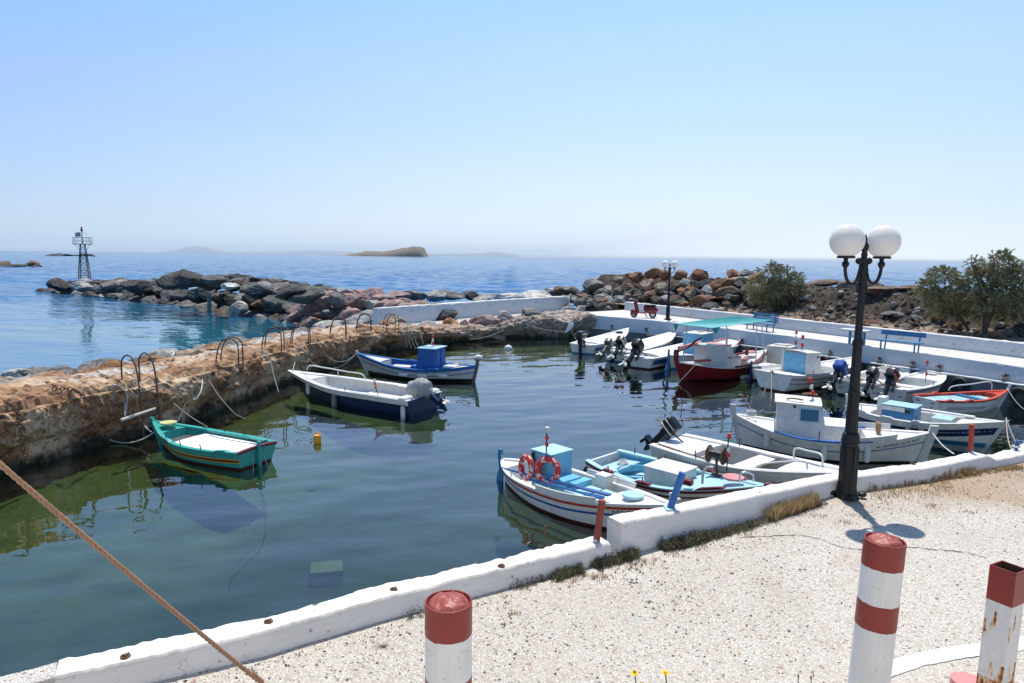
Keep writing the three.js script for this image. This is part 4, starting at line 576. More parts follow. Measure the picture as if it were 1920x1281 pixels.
// 2 navy motor boat
{
  const B = makeBoat({ name: 'motor_boat', label: 'navy blue motor boat with white inside and a covered outboard', stern: P(794, 773), bow: P(570, 738), ys: [0.5, 0.55, 0.76], beam: 2.0, bT: 0.86, tm: 0.4, hull: M.navy, bottom: M.navy, capM: M.white, capIn: 0.2, capOut: 0.05, stripes: [[0.02, 0.14, M.white, 0.04], [0.145, 0.165, M.black, 0.045]], deckF: 0.82, rakeB: 0.75, floorY: 0.2, full: 0.22, inner: M.white });
  partEach('side_bench', [...B.rail(0.02, 0.3, 0.05, 0.02, 0.36, 0.0), B.deck(0.02, 0.12, (t) => B.ys(t) - 0.02, 0.1, 0.05)], M.white, B.g);
  part('wear_strip', B.rail(0.22, 0.42, 0.04, 0.03, 0.14, 0.0)[1], M.paleGrey, B.g);
  part('bow_rail', [tube([V(B.tx(0.6), 0.6, 0.86), V(B.tx(0.62), 0.76, 0.86), V(B.tx(0.75), 0.84, 0.72), V(B.tx(0.9), 0.95, 0.42), V(B.tx(0.98), 1.0, 0.15), V(B.tx(0.99), 0.85, 0.1)], 0.022, 40), rod(V(B.tx(0.8), 0.66, 0.62), V(B.tx(0.8), 0.87, 0.62), 0.016)], M.white, B.g);
  const bag = ball(0.4, 0, 0, 0, 1.05, 0.85, 0.72, 44, 30), bp = bag.attributes.position; for (let i = 0; i < bp.count; i++) { const a = V(bp.getX(i), bp.getY(i), bp.getZ(i)), k = 1 + 0.3 * ridged(a.x * 2.6, a.y * 1.6, a.z * 2.6, 4) + 0.12 * noise(a.x * 9, a.y * 3, a.z * 9); bp.setXYZ(i, a.x * k - 0.35 * Math.max(0, a.y), a.y * k * (a.y < 0 ? 1.25 : 1) + 0.1 * noise(a.x * 4, 1, a.z * 4), a.z * k); } bag.computeVertexNormals();
  outboard(B, 0.95, 0.05, { s: 1.05, up: 0.02, prop: M.lampWhite, cowl: M.navy });
  part('motor_cover', bag.scale(0.92, 0.9, 0.95).translate(B.tx(0.035), 0.72, 0.05), mat(0.34, 0.34, 0.32, 0.9), B.g, 'crumpled grey cloth tied over the outboard');
  partEach('transom_pad', [rb(0.3, 0.26, 0.5, B.tx(0.03), 0.5, -0.7, 0.08), rb(0.3, 0.26, 0.5, B.tx(0.03), 0.5, 0.7, 0.08)], M.white, B.g);
  signalPole(B, B.tx(0.26), 0.55, -0.6, 0.42, [[0.45, 0.035, M.lampRed], [0.75, 0.035, M.lampRed], [1, 0.035, M.lampWhite]], -0.25);
  B.pins([[0.45, 1], [0.2, -1], [0.45, -1]]);
  part('guard_rope', [rope(V(B.tx(0.97), 0.86, -0.2), V(B.tx(0.78), 0.76, -0.75), 0.08, 0.01), rope(V(B.tx(0.78), 0.76, -0.75), V(B.tx(0.5), 0.62, -0.96), 0.05, 0.01)], M.ropeGrey, B.g);
  fender(B, 0.83, -1, 'white fender hanging nearest the bow of the navy boat', M.white, 0.5, 0.075, 0.02); fender(B, 0.55, -1, 'worn brown fender amidships on the navy boat', mat(0.22, 0.18, 0.15, 0.7), 0.55, 0.09, 0.12); fender(B, 0.03, -1, 'white fender at the stern of the navy boat', M.white, 0.5, 0.075, 0.15);
  const bow = B.world(V(B.L / 2 + 0.55, 0.8, 0));
  line('rope from the navy boat’s bow up to the jetty', bow, P(548, 690, 0.9), 0.2, M.ropeGrey, 0.013); line('white rope from the navy boat’s bow straight up to a ladder', bow, P(562, 640, 1.2), 0.02, M.ropeWhite, 0.011); line('rope from the navy boat’s bow to the ladder with the hanging lines', bow, P(520, 700, 0.5), 0.3, M.ropeGrey, 0.011);
}
function both2(f) { return [f(1)].flat(); }
// 3 blue and grey caique
{
  const B = makeBoat({ label: 'grey caique with bright blue rails and a tall blue cabin', stern: P(887, 716), bow: P(690, 700), ys: [0.66, 0.46, 0.82], beam: 1.75, hull: M.paleGrey, bottom: M.black, bottomY: 0.12, inner: M.blue, capM: M.blue, capIn: 0.1, stripes: [[0.0, 0.1, M.blue, 0.02], [0.24, 0.28, M.blue, 0.012]], deckF: 0.8, deckM: M.cream, deckA: 0.16, floorY: 0.15, rakeB: 0.5, rakeS: 0.15, stem: [0.12, M.paleGrey, 0.08], sternPost: [0.28, mat(0.14, 0.11, 0.1, 0.7), 0.13] });
  const x = B.tx(0.385);
  part('cabin', [sweep(1, (i) => { const z = (i * 2 - 1) * 0.5; return [V(x - 0.42, 0.3, z), V(x - 0.4, 1.28, z), V(x + 0.3, 1.28, z), V(x + 0.48, 0.3, z)]; }), rb(0.9, 0.5, 0.9, x + 0.25, 0.3, 0)], M.blue, B.g);
  part('cabin_roof', rb(0.84, 0.04, 1.1, x - 0.05, 1.3, 0, 0.015), M.pale, B.g);
  part('cabin_door', [rb(0.02, 0.8, 0.32, x - 0.425, 0.82, -0.2), rb(0.02, 0.8, 0.32, x - 0.425, 0.82, 0.2)], M.blue, B.g); part('door_handle', rb(0.03, 0.12, 0.03, x - 0.445, 0.8, 0), M.black, B.g);
  signalPole(B, x - 0.05, 1.3, 0.1, 0.42, [[0.35, 0.045, M.lampRed], [0.65, 0.045, M.lampWhite], [1, 0.045, M.lampRed]]);
  partEach('roof_rack', [rod(V(x - 0.3, 1.32, 0.3), V(x + 0.3, 1.36, 0.3), 0.015), rod(V(x - 0.3, 1.32, -0.3), V(x + 0.3, 1.36, -0.3), 0.015)], M.ropeGrey, B.g);
  partEach('deck_box', [rb(0.9, 0.12, 0.5, B.tx(0.66), 0.38, 0), rb(0.5, 0.2, 0.5, B.tx(0.2), 0.5, 0)], M.cream, B.g); B.blocks([[0.3, -1, 0.1], [0.2, -1, 0.08], [0.3, 1, 0.1], [0.62, 1, 0.14], [0.52, 1, 0.06]], M.blue);
  fender(B, 0.55, -1, 'white fender on the blue and grey caique, towards its bow', M.white, 0.42, 0.08, 0.02, true); fender(B, 0.38, -1, 'grey middle fender of the blue and grey caique', M.cream, 0.42, 0.08, 0.0, true); fender(B, 0.22, -1, 'white fender on the blue and grey caique, towards its stern', M.white, 0.42, 0.08, 0.02, true);
  part('tiller', rod(V(B.tx(0.16), 0.85, 0.1), V(-B.L / 2 - 0.1, 0.95, 0), 0.03), M.ropeGrey, B.g);
  const bow = B.world(V(B.L / 2 + 0.45, 0.95, 0));
  line('heavy slack rope from the blue caique’s bow to the jetty', bow, P(575, 672, 0.8), 0.6, M.ropeGrey, 0.02); line('second rope from the blue caique’s bow, hanging beside the rocks', bow, P(605, 660, 1.0), 0.45, M.ropeGrey, 0.014);
}
// 4 white boat with two red lifebuoys
{
  const B = makeBoat({ label: 'white boat with red and blue stripes, a blue cabin and two red lifebuoys', stern: P(948, 905), bow: P(1240, 942, 0.72).setY(0), ys: [0.5, 0.46, 0.74], beam: 1.5, hull: M.white, bottom: M.antifoul, bottomY: 0.05, inner: M.white, capM: M.white, capIn: 0.09, stripes: [[0.045, 0.09, M.red, 0.018], [0.19, 0.235, M.royal, 0.012]], deckF: 0.72, deckA: 0.1, floorY: 0.15, rakeB: 0.3, rakeS: 0.12, pS: 2.8, stem: [0.05, M.white], rudder: [0.22, M.steel, 0.16] });
  const x = B.tx(0.34);
  part('cabin', rb(0.56, 0.92, 0.62, x, 0.6, -0.02, 0.01), M.sky, B.g); part('cabin_roof', rb(0.6, 0.022, 0.66, x, 1.07, -0.02, 0.008), M.pale, B.g);
  part('engine_box', [rb(0.42, 0.34, 0.5, x + 0.42, 0.44, 0.02), rb(0.2, 0.3, 0.5, x + 0.7, 0.42, -0.12)], M.sky, B.g); part('exhaust', rod(V(x - 0.22, 0.7, 0.32), V(x - 0.22, 1.02, 0.32), 0.035), M.black, B.g);
  part('hatch_cover', rb(0.48, 0.06, 0.62, B.tx(0.555), 0.43, 0), M.pale, B.g); part('hatch_cover', rb(0.48, 0.06, 0.62, B.tx(0.69), 0.455, 0), M.pale, B.g);
  part('round_hatch', new THREE.CylinderGeometry(0.2, 0.2, 0.045, 28).translate(B.tx(0.85), 0.68, 0), M.pale, B.g);
  partEach('wash_board', B.rail(0.42, 0.74, 0.13, 0.0, 0.03, 0.005), M.white, B.g); part('stowage_box', rb(0.28, 0.28, 0.24, B.tx(0.58), 0.56, -0.5), M.white, B.g);
  signalPole(B, x + 0.1, 1.05, 0.25, 0.5, [[0.4, 0.035, M.lampRed], [0.68, 0.035, M.lampRed], [1, 0.045, M.lampWhite]], 0.0);
  B.pins([[0.02, 1], [0.22, 1], [0.5, 1], [0.62, -1], [0.3, -1]], M.white, 0.14);
  lifebuoy(B.world(V(x - 0.3, 0.7, 0.42)), B.g.rotation.y - 0.25, -0.1, 'red and white worn lifebuoy left of the blue cabin'); lifebuoy(B.world(V(x + 0.24, 0.76, 0.34)), B.g.rotation.y + 0.35, -0.22, 'red lifebuoy leaning on the right side of the blue cabin');
  oar(B.world(V(B.tx(0.08), 0.5, 0.42)), B.world(V(B.tx(0.8), 0.72, 0.42)), M.royal, 'blue oar lying along the boat with two lifebuoys, blade forward'); oar(B.world(V(B.tx(0.3), 0.5, 0.5)), B.world(V(B.tx(0.78), 0.66, 0.5)), M.blue, 'second blue oar beside the hatch covers of the two-lifebuoy boat');
  B.lettering('ΔENM xx 951', 1, 0.8, 0.985, 0.095, 0.185, '#0e0d0a', 'bold 100px sans-serif');
  part('bow_fitting', [rb(0.16, 0.14, 0.1, B.L / 2 + 0.3, 0.82, 0), rod(V(B.L / 2 + 0.2, 0.72, 0), V(B.L / 2 + 0.2, 0.95, 0), 0.03), rod(V(B.L / 2 + 0.1, 0.88, -0.1), V(B.L / 2 + 0.3, 0.88, 0.1), 0.02)], M.paleGrey, B.g);
  line('chain-like mooring line from the two-lifebuoy boat’s bow to the blue post', B.world(V(B.L / 2 + 0.35, 0.75, 0)), P(1258, 955, 2.2), 0.02, M.rust, 0.016);
}
// 5 turquoise boat with a white box
{
  const B = makeBoat({ label: 'sky blue inside white boat with dark red rims and a square white box', stern: P(1134, 858, 0.55).setY(0), bow: P(1414, 908, 0.8).setY(0), ys: [0.58, 0.5, 0.82], beam: 1.7, bT: 0.72, tm: 0.42, hull: M.white, bottom: M.antifoul, inner: M.sky, floorM: M.pale, capM: M.pale, capIn: 0.12, stripes: [[0.0, 0.05, M.maroon, 0.03], [0.13, 0.165, M.maroon, 0.016]], deckF: 0.6, deckM: M.pale, floorY: 0.22, rakeB: 0.25, stem: [0.06, M.maroon, 0.12, 0.16], thwarts: [[0.05, 0.16, 0.44, M.pale], [0.33, 0.42, 0.42, M.pale]] });
  part('white_box', rb(0.8, 0.5, 0.72, B.tx(0.5), 0.5, 0.1, 0.015), M.paleGrey, B.g); part('box_lid', rb(0.84, 0.03, 0.76, B.tx(0.5), 0.765, 0.1, 0.01), M.white, B.g);
  part('well_rim', sweep(30, (i) => { const a = i * 2 * PI, c = Math.cos(a), s = Math.sin(a), X = B.tx(0.24); return [V(X + 0.36 * c, 0.3, 0.44 * s), V(X + 0.36 * c, 0.44, 0.44 * s), V(X + 0.4 * c, 0.44, 0.48 * s), V(X + 0.4 * c, 0.3, 0.48 * s)]; }, false), M.sky, B.g);
  part('round_hatch', new THREE.CylinderGeometry(0.2, 0.2, 0.04, 26).translate(B.tx(0.88), 0.83, 0), M.pink, B.g);
  B.blocks([[0.2, 1, 0.08], [0.45, 1, 0.1], [0.8, 1, 0.12], [0.3, -1, 0.1], [0.6, -1, 0.1], [0.82, -1, 0.12]], M.maroon); B.pins([[0.2, 1], [0.45, 1], [0.3, -1], [0.6, -1], [0.1, -1]]);
  const rx = B.tx(0.68), rz = -0.62, dr = [[0.18, -0.17], [0.185, -0.15], [0.06, -0.13], [0.06, 0.13], [0.185, 0.15], [0.18, 0.17]];
  const reel = new THREE.Group(); reel.name = 'net_winch'; B.g.add(reel); reel.position.set(rx, 1.0, rz); reel.rotation.y = 0.1;
  part('drum', lathe(dr, 26).rotateX(PI / 2).rotateY(PI / 2), M.rust, reel); part('cable', rod(V(-0.12, 0, 0), V(0.12, 0, 0), 0.085, 0.085, 16), M.black, reel); part('stand', [rod(V(0, 0, 0.0), V(0.05, -0.4, 0.05), 0.03), rb(0.2, 0.03, 0.16, 0.05, -0.4, 0.05)], M.rust, reel);
  signalPole(B, B.tx(0.76), 0.75, -0.55, 0.72, [[0.45, 0.035, M.lampRed], [0.6, 0.03, M.lampWhite], [1, 0.04, M.lampRed]]);
  part('davit', tube([V(B.tx(0.76), 0.7, 0.42), V(B.tx(0.765), 0.95, 0.42), V(B.tx(0.79), 1.05, 0.42), V(B.tx(0.82), 1.06, 0.4)], 0.025, 20), M.paleGrey, B.g); part('roller', rb(0.2, 0.12, 0.14, B.tx(0.7), 0.72, 0.6, 0.03), M.maroon, B.g);
  part('bow_hoop', tube([V(B.tx(0.93), 0.8, 0.1), V(B.tx(0.935), 0.98, 0.08), V(B.tx(0.96), 1.0, 0), V(B.tx(0.985), 0.95, -0.06), V(B.tx(0.985), 0.82, -0.06)], 0.02, 24), M.chrome, B.g);
  part('rope_coil', [0, 1, 2].map((k) => tube(Array.from({ length: 14 }, (_, i) => V(B.tx(0.1) + (0.1 - k * 0.02) * Math.cos(i / 14 * 6.283), 0.47 + k * 0.025, -0.2 + (0.14 - k * 0.02) * Math.sin(i / 14 * 6.283))), 0.012, 40, 5, true)), M.ropeWhite, B.g);
  const ty = thing('tyre', 'black tyre hung as fender on the stern quarter of the sky blue boat', 'tyre', B.world(B.pt(0.14, 0.33, 1, 0.07)), B.g.rotation.y); part('tyre_ring', new THREE.TorusGeometry(0.15, 0.06, 10, 24), M.rubber, ty);
  const bu = thing('buoy', 'small dark buoy hanging off the stern corner of the sky blue boat', 'buoy', B.world(V(-B.L / 2 - 0.12, 0.33, 0.52))); part('buoy_body', ball(0.07, 0, 0, 0, 0.8, 1.5, 0.8), M.weed, bu); part('lanyard', rod(V(0, 0.1, 0), V(0.05, 0.26, -0.02), 0.008), M.ropeGrey, bu);
}
// 6 white open boat with a number
{
  const B = makeBoat({ name: 'motor_boat', label: 'white open motor boat numbered 2132 with a raised black and white outboard', stern: P(1256, 832, 0.6).setY(0), bow: P(1566, 884, 0.86).setY(0), ys: [0.68, 0.66, 0.95], beam: 1.7, bT: 0.85, tm: 0.4, hull: M.hullGrey, bottom: M.antifoul, inner: M.paleGrey, floorM: M.grey, capM: M.white, capIn: 0.16, capOut: 0.045, stripes: [[0.02, 0.1, M.white, 0.03]], deckF: 0.72, deckM: M.white, deckA: 0.26, floorY: 0.18, rakeB: 0.55, full: 0.24, thwarts: [[0.5, 0.6, 0.64, M.white]] });
  part('locker_front', rb(0.03, 0.36, 0.6, B.tx(0.275), 0.4, 0.1), M.cream, B.g); part('thwart_front', B.bulk(0.5, 0.2, 0.57), M.paleGrey, B.g);
  outboard(B, 0.75, 0.0, { s: 0.95, up: 0.08, cowl: M.black, band: M.lampWhite, prop: M.black });
  part('bow_rail', [tube([V(B.tx(0.66), 0.76, 0.7), V(B.tx(0.69), 0.85, 0.66), V(B.tx(0.8), 0.97, 0.46), V(B.tx(0.88), 1.0, 0.3), V(B.tx(0.89), 0.86, 0.28)], 0.02, 36), tube([V(B.tx(0.7), 0.7, -0.7), V(B.tx(0.71), 0.95, -0.64), V(B.tx(0.8), 1.02, -0.48), V(B.tx(0.9), 1.04, -0.26), V(B.tx(0.91), 0.84, -0.24)], 0.02, 36)], M.white, B.g);
  B.pins([[0.32, 1], [0.35, -1]], M.rust, 0.2); part('side_pole', rod(V(B.tx(0.02), 0.72, 0.6), V(B.tx(0.42), 0.72, 0.86), 0.015), M.rust, B.g);
  B.lettering('ΘPHNΣ', 1, 0.6, 0.67, 0.2, 0.28, '#17150f', 'bold 96px sans-serif'); B.lettering('2132', 1, 0.715, 0.765, 0.19, 0.3, '#1c2740', 'italic bold 100px sans-serif'); B.lettering('■', 1, 0.78, 0.792, 0.19, 0.25, '#0c0c0c');
  part('mooring_bitts', [rod(V(B.L / 2 + 0.3, 0.86, -0.06), V(B.L / 2 + 0.3, 1.03, -0.06), 0.028), rod(V(B.L / 2 + 0.3, 0.86, 0.06), V(B.L / 2 + 0.3, 1.03, 0.06), 0.028), ball(0.055, B.L / 2 + 0.36, 0.92, 0)], M.paleGrey, B.g);
  line('ochre rope from the numbered white boat’s bow down to the wall', B.world(V(B.L / 2 + 0.35, 0.95, 0)), P(1572, 889, 2.12), 0.0, M.ropeM, 0.018);
}
// 7 big white caique with a white wheelhouse
{
  const B = makeBoat({ label: 'large white caique with a white wheelhouse, lettered on its bow', stern: P(1390, 834), bow: P(1722, 868), ys: [0.82, 0.5, 0.78], beam: 1.95, hull: M.hullGrey, bottom: M.black, bottomY: 0.04, inner: M.white, capM: M.white, capIn: 0.12, capOut: 0.035, stripes: [[0.2, 0.225, M.royal, 0.012]], deckF: 0.7, deckA: 0.2, floorY: 0.25, rakeB: 0.2, rakeS: 0.2, pS: 2.6, stem: [0.2, M.paleGrey, 0.13, 0.18], sternPost: [0.28, M.paleGrey, 0.16] });
  const x = B.tx(0.37), z0 = 0.52;
  part('wheelhouse', [sweep(1, (i) => { const z = (i * 2 - 1) * z0; return [V(x - 0.72, 0.4, z), V(x - 0.72, 1.38, z), V(x + 0.28, 1.32, z), V(x + 0.44, 0.86, z), V(x + 0.44, 0.4, z)]; }), rb(0.62, 0.62, 1.0, x + 0.7, 0.55, 0, 0.02)], M.white, B.g);
  part('roof', sweep(8, (i) => { const z = (i * 2 - 1) * (z0 + 0.05), y = 1.38 + 0.07 * (1 - (i * 2 - 1) ** 2); return [V(x - 0.78, y - 0.03, z), V(x - 0.78, y, z), V(x + 0.34, y - 0.03, z), V(x + 0.34, y - 0.06, z)]; }), M.white, B.g);
  part('roof_rail', [tube([V(x - 0.5, 1.44, 0.4), V(x - 0.35, 1.47, 0.44), V(x - 0.1, 1.45, 0.44)], 0.022, 16), tube([V(x - 0.1, 1.46, -0.35), V(x + 0.1, 1.48, -0.4), V(x + 0.28, 1.45, -0.42)], 0.022, 16)], M.wood, B.g);
  const win = (n, g0, m) => part(n, g0, m, B.g);
  win('window_frame', sweep(1, (i) => { const z = lerp(-0.3, 0.4, i), p = (y, k) => V(x + 0.28 + 0.16 * (1.32 - y) / 0.46 + k, y, z); return [p(0.9, -0.01), p(1.27, -0.01), p(1.27, 0.012), p(0.9, 0.012)]; }), M.pale); win('window', sweep(1, (i) => { const z = lerp(-0.25, 0.35, i), p = (y, k) => V(x + 0.28 + 0.16 * (1.32 - y) / 0.46 + k, y, z); return [p(0.94, -0.01), p(1.23, -0.01), p(1.23, 0.018), p(0.94, 0.018)]; }), M.glass);
  win('window_frame', rb(0.5, 0.38, 0.012, x + 0.06, 1.08, z0 + 0.004, 0.005), M.pale); win('window', rb(0.42, 0.3, 0.016, x + 0.06, 1.08, z0 + 0.006, 0.005), M.glass); win('lamp', rb(0.06, 0.07, 0.04, x - 0.3, 1.28, z0 + 0.02), M.black);
  signalPole(B, x + 0.15, 1.42, 0.1, 0.5, [[0.35, 0.045, M.lampRed], [0.65, 0.045, M.lampWhite], [1, 0.05, M.lampRed]], 0.25);
  partEach('rail_board', B.rail(0.2, 0.55, 0.06, 0.03, 0.09, 0.03), M.blue, B.g); B.blocks([[0.46, 1, 0.14], [0.54, 1, 0.06], [0.6, -1, 0.1]], M.blue); partEach('rail_board', B.rail(0.6, 0.72, 0.06, 0.03, 0.1, 0.03), M.blue, B.g);
  partEach('wash_board', B.rail(0.62, 0.84, 0.17, 0.02, 0.03, 0.0), M.white, B.g); B.pins([[0.44, 1], [0.62, 1]], M.rust, 0.3);
  part('wooden_bitt', [rb(0.1, 0.26, 0.1, B.tx(0.78), 0.78, -0.22), rb(0.1, 0.26, 0.1, B.tx(0.78), 0.78, -0.08)], M.wood, B.g);
  part('rope_coil', Array.from({ length: 4 }, (_, k) => tube(Array.from({ length: 14 }, (_, i) => V(B.tx(0.05) + (0.13 - 0.01 * k) * Math.cos(i / 14 * 6.283), 0.86 + k * 0.03, (0.13 - 0.01 * k) * Math.sin(i / 14 * 6.283))), 0.018, 40, 5, true)), M.ropeWhite, B.g);
  B.lettering('ΑΓ. ΛΟΥΚΑΣ  N.Π. 967', 1, 0.74, 0.96, 0.06, 0.17, '#0c1c66', 'bold 96px sans-serif');
  fender(B, 0.16, 1, 'pale fender nearest the stern of the white wheelhouse caique', M.cream, 0.45, 0.07, 0.05); fender(B, 0.47, 1, 'white fender amidships on the white wheelhouse caique', M.white, 0.45, 0.07, 0.02); fender(B, 0.7, 1, 'white fender by the lamp on the white wheelhouse caique', M.white, 0.45, 0.07, 0.05);
  const bow = B.world(V(B.L / 2 + 0.25, 0.8, 0)); line('white rope from the wheelhouse caique’s bow to the near wall on the right', bow, P(1790, 852, 2.12), 0.05, M.ropeWhite, 0.012); line('rope from the wheelhouse caique’s stern into the water', B.world(V(-B.L / 2 - 0.2, 0.8, 0)), P(1362, 842, -0.05), 0.0, M.ropeGrey, 0.012); line('white rope hanging down the wheelhouse caique’s stem', bow, P(1737, 862, 0.1), 0, M.ropeWhite, 0.016);
}
// 8 white boat with a broad blue band
{
  const B = makeBoat({ label: 'white boat with a broad dark blue band and a blue slatted box', stern: P(1592, 792), bow: P(1852, 836), ys: [0.55, 0.48, 0.72], beam: 1.8, bT: 0.3, tm: 0.44, hull: M.hullGrey, bottom: M.steel, bottomY: 0.06, inner: M.white, capM: M.white, capIn: 0.12, stripes: [[0.16, 0.38, M.navy, 0.006]], deckF: 0.78, deckA: 0.2, floorY: 0.25, rakeB: 0.35, stem: [0.06, M.paleGrey] });
  const x = B.tx(0.4);
  part('blue_box', rb(0.86, 0.5, 0.7, x, 0.54, 0.05, 0.01), M.steel, B.g);
  for (let i = 0; i < 6; i++) part('slat', rb(0.92, 0.025, 0.1, x, 0.81, -0.27 + i * 0.128, 0.006), M.pale, B.g);
  part('name_plate', rb(0.6, 0.13, 0.02, x - 0.12, 0.72, 0.415, 0.005), M.white, B.g); part('lamp', rb(0.1, 0.12, 0.06, x + 0.26, 0.7, 0.42), M.black, B.g);
  part('white_locker', rb(0.2, 0.5, 0.4, x - 0.56, 0.7, -0.1), M.white, B.g); part('plank', rb(1.6, 0.05, 0.16, B.tx(0.66), 0.66, -0.42), M.white, B.g); part('hatch_cover', rb(0.5, 0.04, 0.6, B.tx(0.7), 0.6, 0.05), M.pale, B.g);
  B.pins([[0.15, 1], [0.56, 1], [0.55, -1]], M.rust, 0.22); B.blocks([[0.16, 1, 0.08], [0.36, 1, 0.1], [0.56, 1, 0.06]], M.white); part('rudder_head', [rb(0.06, 0.9, 0.3, -B.L / 2 - 0.08, 0.4, 0), rb(0.08, 0.12, 0.42, -B.L / 2 - 0.08, 0.86, 0, 0.05)], M.paleGrey, B.g);
  B.lettering('N.Π. 255', 1, 0.83, 0.92, 0.2, 0.32, '#8fa2c4');
  const t = thing('tyre', 'grey tyre hanging on the broad blue band of the white boat', 'tyre', B.world(B.pt(0.56, 0.28, 1, 0.07)), B.g.rotation.y); part('tyre_ring', new THREE.TorusGeometry(0.17, 0.065, 12, 28), M.grey, t); part('lanyard', rod(V(0, 0.2, 0), V(0, 0.36, -0.05), 0.008), M.ropeGrey, t);
  const bow = B.world(V(B.L / 2 + 0.35, 0.85, 0)); line('rope from the blue-banded boat’s bow to the right end of the near wall', bow, P(1905, 845, 2.05), 0.25, M.ropeM, 0.013); line('second rope from the blue-banded boat’s bow running off to the right', bow, P(1990, 860, 1.5), 0.5, M.ropeGrey, 0.013);
}
// 9 red-rimmed dinghy
{
  const B = makeBoat({ name: 'dinghy', label: 'white dinghy with a bright red rim and pale blue boards', stern: P(1735, 772), bow: P(1872, 764), ys: [0.46, 0.42, 0.58], beam: 1.35, bT: 0.8, tm: 0.42, hull: M.white, bottom: M.cream, inner: M.orangeRed, floorM: M.pale, capM: M.orangeRed, capIn: 0.11, stripes: [[0.0, 0.03, M.black, 0.02], [0.2, 0.215, M.black, 0.008, 0.1, 0.6], [0.25, 0.265, M.black, 0.008, 0.1, 0.6]], deckF: 0.84, deckM: M.orangeRed, floorY: 0.2, rakeB: 0.35, stem: [0.2, M.white, 0.06, 0.08] });
  for (let i = 0; i < 4; i++) part('board', B.deck(0.06 + i * 0.19, 0.06 + i * 0.19 + 0.18, (t) => 0.38, 0.08, 0.03, 0, 4), M.pale, B.g);
  part('thwart', B.deck(0.56, 0.63, () => 0.43, 0.05, 0.03, 0, 4), M.steel, B.g); B.blocks([[0.35, 1, 0.08], [0.12, 1, 0.06], [0.35, -1, 0.08]], M.orangeRed); B.pins([[0.35, 1], [0.12, 1]], M.orangeRed, 0.12);
  part('bow_rail', tube([V(B.tx(0.5), 0.55, -0.6), V(B.tx(0.52), 0.66, -0.58), V(B.tx(0.75), 0.78, -0.4), V(B.tx(0.92), 0.86, -0.15), V(B.tx(0.93), 0.6, -0.12)], 0.02, 30), M.white, B.g);
  for (const z of [-0.3, 0.3]) part('transom_handle', rb(0.02, 0.03, 0.16, B.x(0, 0.3) - 0.012, 0.34, z), M.black, B.g);
  line('rope from the red-rimmed dinghy’s bow to the quay on the right', B.world(V(B.L / 2 + 0.3, 0.7, 0)), P(1935, 775, 0.6), 0.15, M.ropeGrey, 0.012);
}
// 10, 11 white dinghies with outboards
const whiteDinghy = (o) => { const B = makeBoat({ name: 'motor_boat', ys: [0.55, 0.5, 0.78], beam: 1.6, bT: 0.82, tm: 0.42, hull: M.paleGrey, bottom: M.black, inner: M.white, capM: M.white, capIn: 0.15, stripes: [[0.06, 0.09, M.black, 0.03]], deckF: 0.62, deckM: M.white, floorY: 0.22, rakeB: 0.4, crown: 0.06, thwarts: [[0.3, 0.4, 0.44, M.white]], ...o }); part('round_hatch', new THREE.CylinderGeometry(0.2, 0.2, 0.04, 26).translate(B.tx(0.82), B.ys(0.82) + 0.03, 0), M.paleGrey, B.g); B.pins([[0.4, 1], [0.4, -1]], M.rust, 0.15); for (const z of [-0.4, 0.45]) part('transom_handle', rb(0.02, 0.03, 0.14, B.x(0, 0.3) - 0.012, 0.3, z), M.black, B.g); return B; };
{
  const B = whiteDinghy({ label: 'white dinghy whose outboard wears a royal blue cover', stern: P(1597, 744), bow: P(1695, 713) });
  outboard(B, 0.8, -0.5, { s: 1.25, up: 0.1, cover: mat(0.015, 0.06, 0.3, 0.75), text: 'MAKAIO' });
  tag(part('oar_bundle', [0, 1, 2].map((k) => rod(B.world(V(B.tx(0.08), 0.6 + 0.02 * k, -0.2 + 0.16 * k)), B.world(V(B.tx(0.75), 0.72, -0.35 + 0.14 * k)), 0.025)), M.oldWood), 'wooden oars laid together in the dinghy with the blue motor cover', 'oars');
  line('rope from the blue-cover dinghy’s bow to the quay', B.world(V(B.L / 2 + 0.3, 0.75, 0)), P(1664, 668, 0.7), 0.1, M.ropeGrey, 0.012);
  const C = whiteDinghy({ label: 'white dinghy with two black outboards beside the red-rimmed dinghy', stern: P(1662, 756), bow: P(1760, 727), hull: M.white });
  outboard(C, 0.75, -0.55, { s: 1.15, up: 0.08 }); outboard(C, 0.65, 0.12, { s: 1.2, up: 0.1, band: M.red });
  signalPole(C, C.tx(0.5), 0.55, 0.35, 0.75, [[0.4, 0.04, M.lampRed], [0.7, 0.03, M.lampWhite], [1, 0.045, M.lampRed]]);
  signalPole(C, C.tx(0.02), 0.5, -0.6, 0.6, [[0.5, 0.045, M.lampRed], [0.75, 0.04, M.lampWhite]], 0.6);
  line('rope from the two-motor dinghy’s bow to the quay', C.world(V(C.L / 2 + 0.3, 0.75, 0)), P(1745, 678, 0.7), 0.1, M.ropeGrey, 0.012); line('rope from the two-motor dinghy’s bow towards the tyre at right', C.world(V(C.L / 2 + 0.3, 0.75, 0)), P(1850, 705, 0.6), 0.15, M.ropeGrey, 0.012);
}
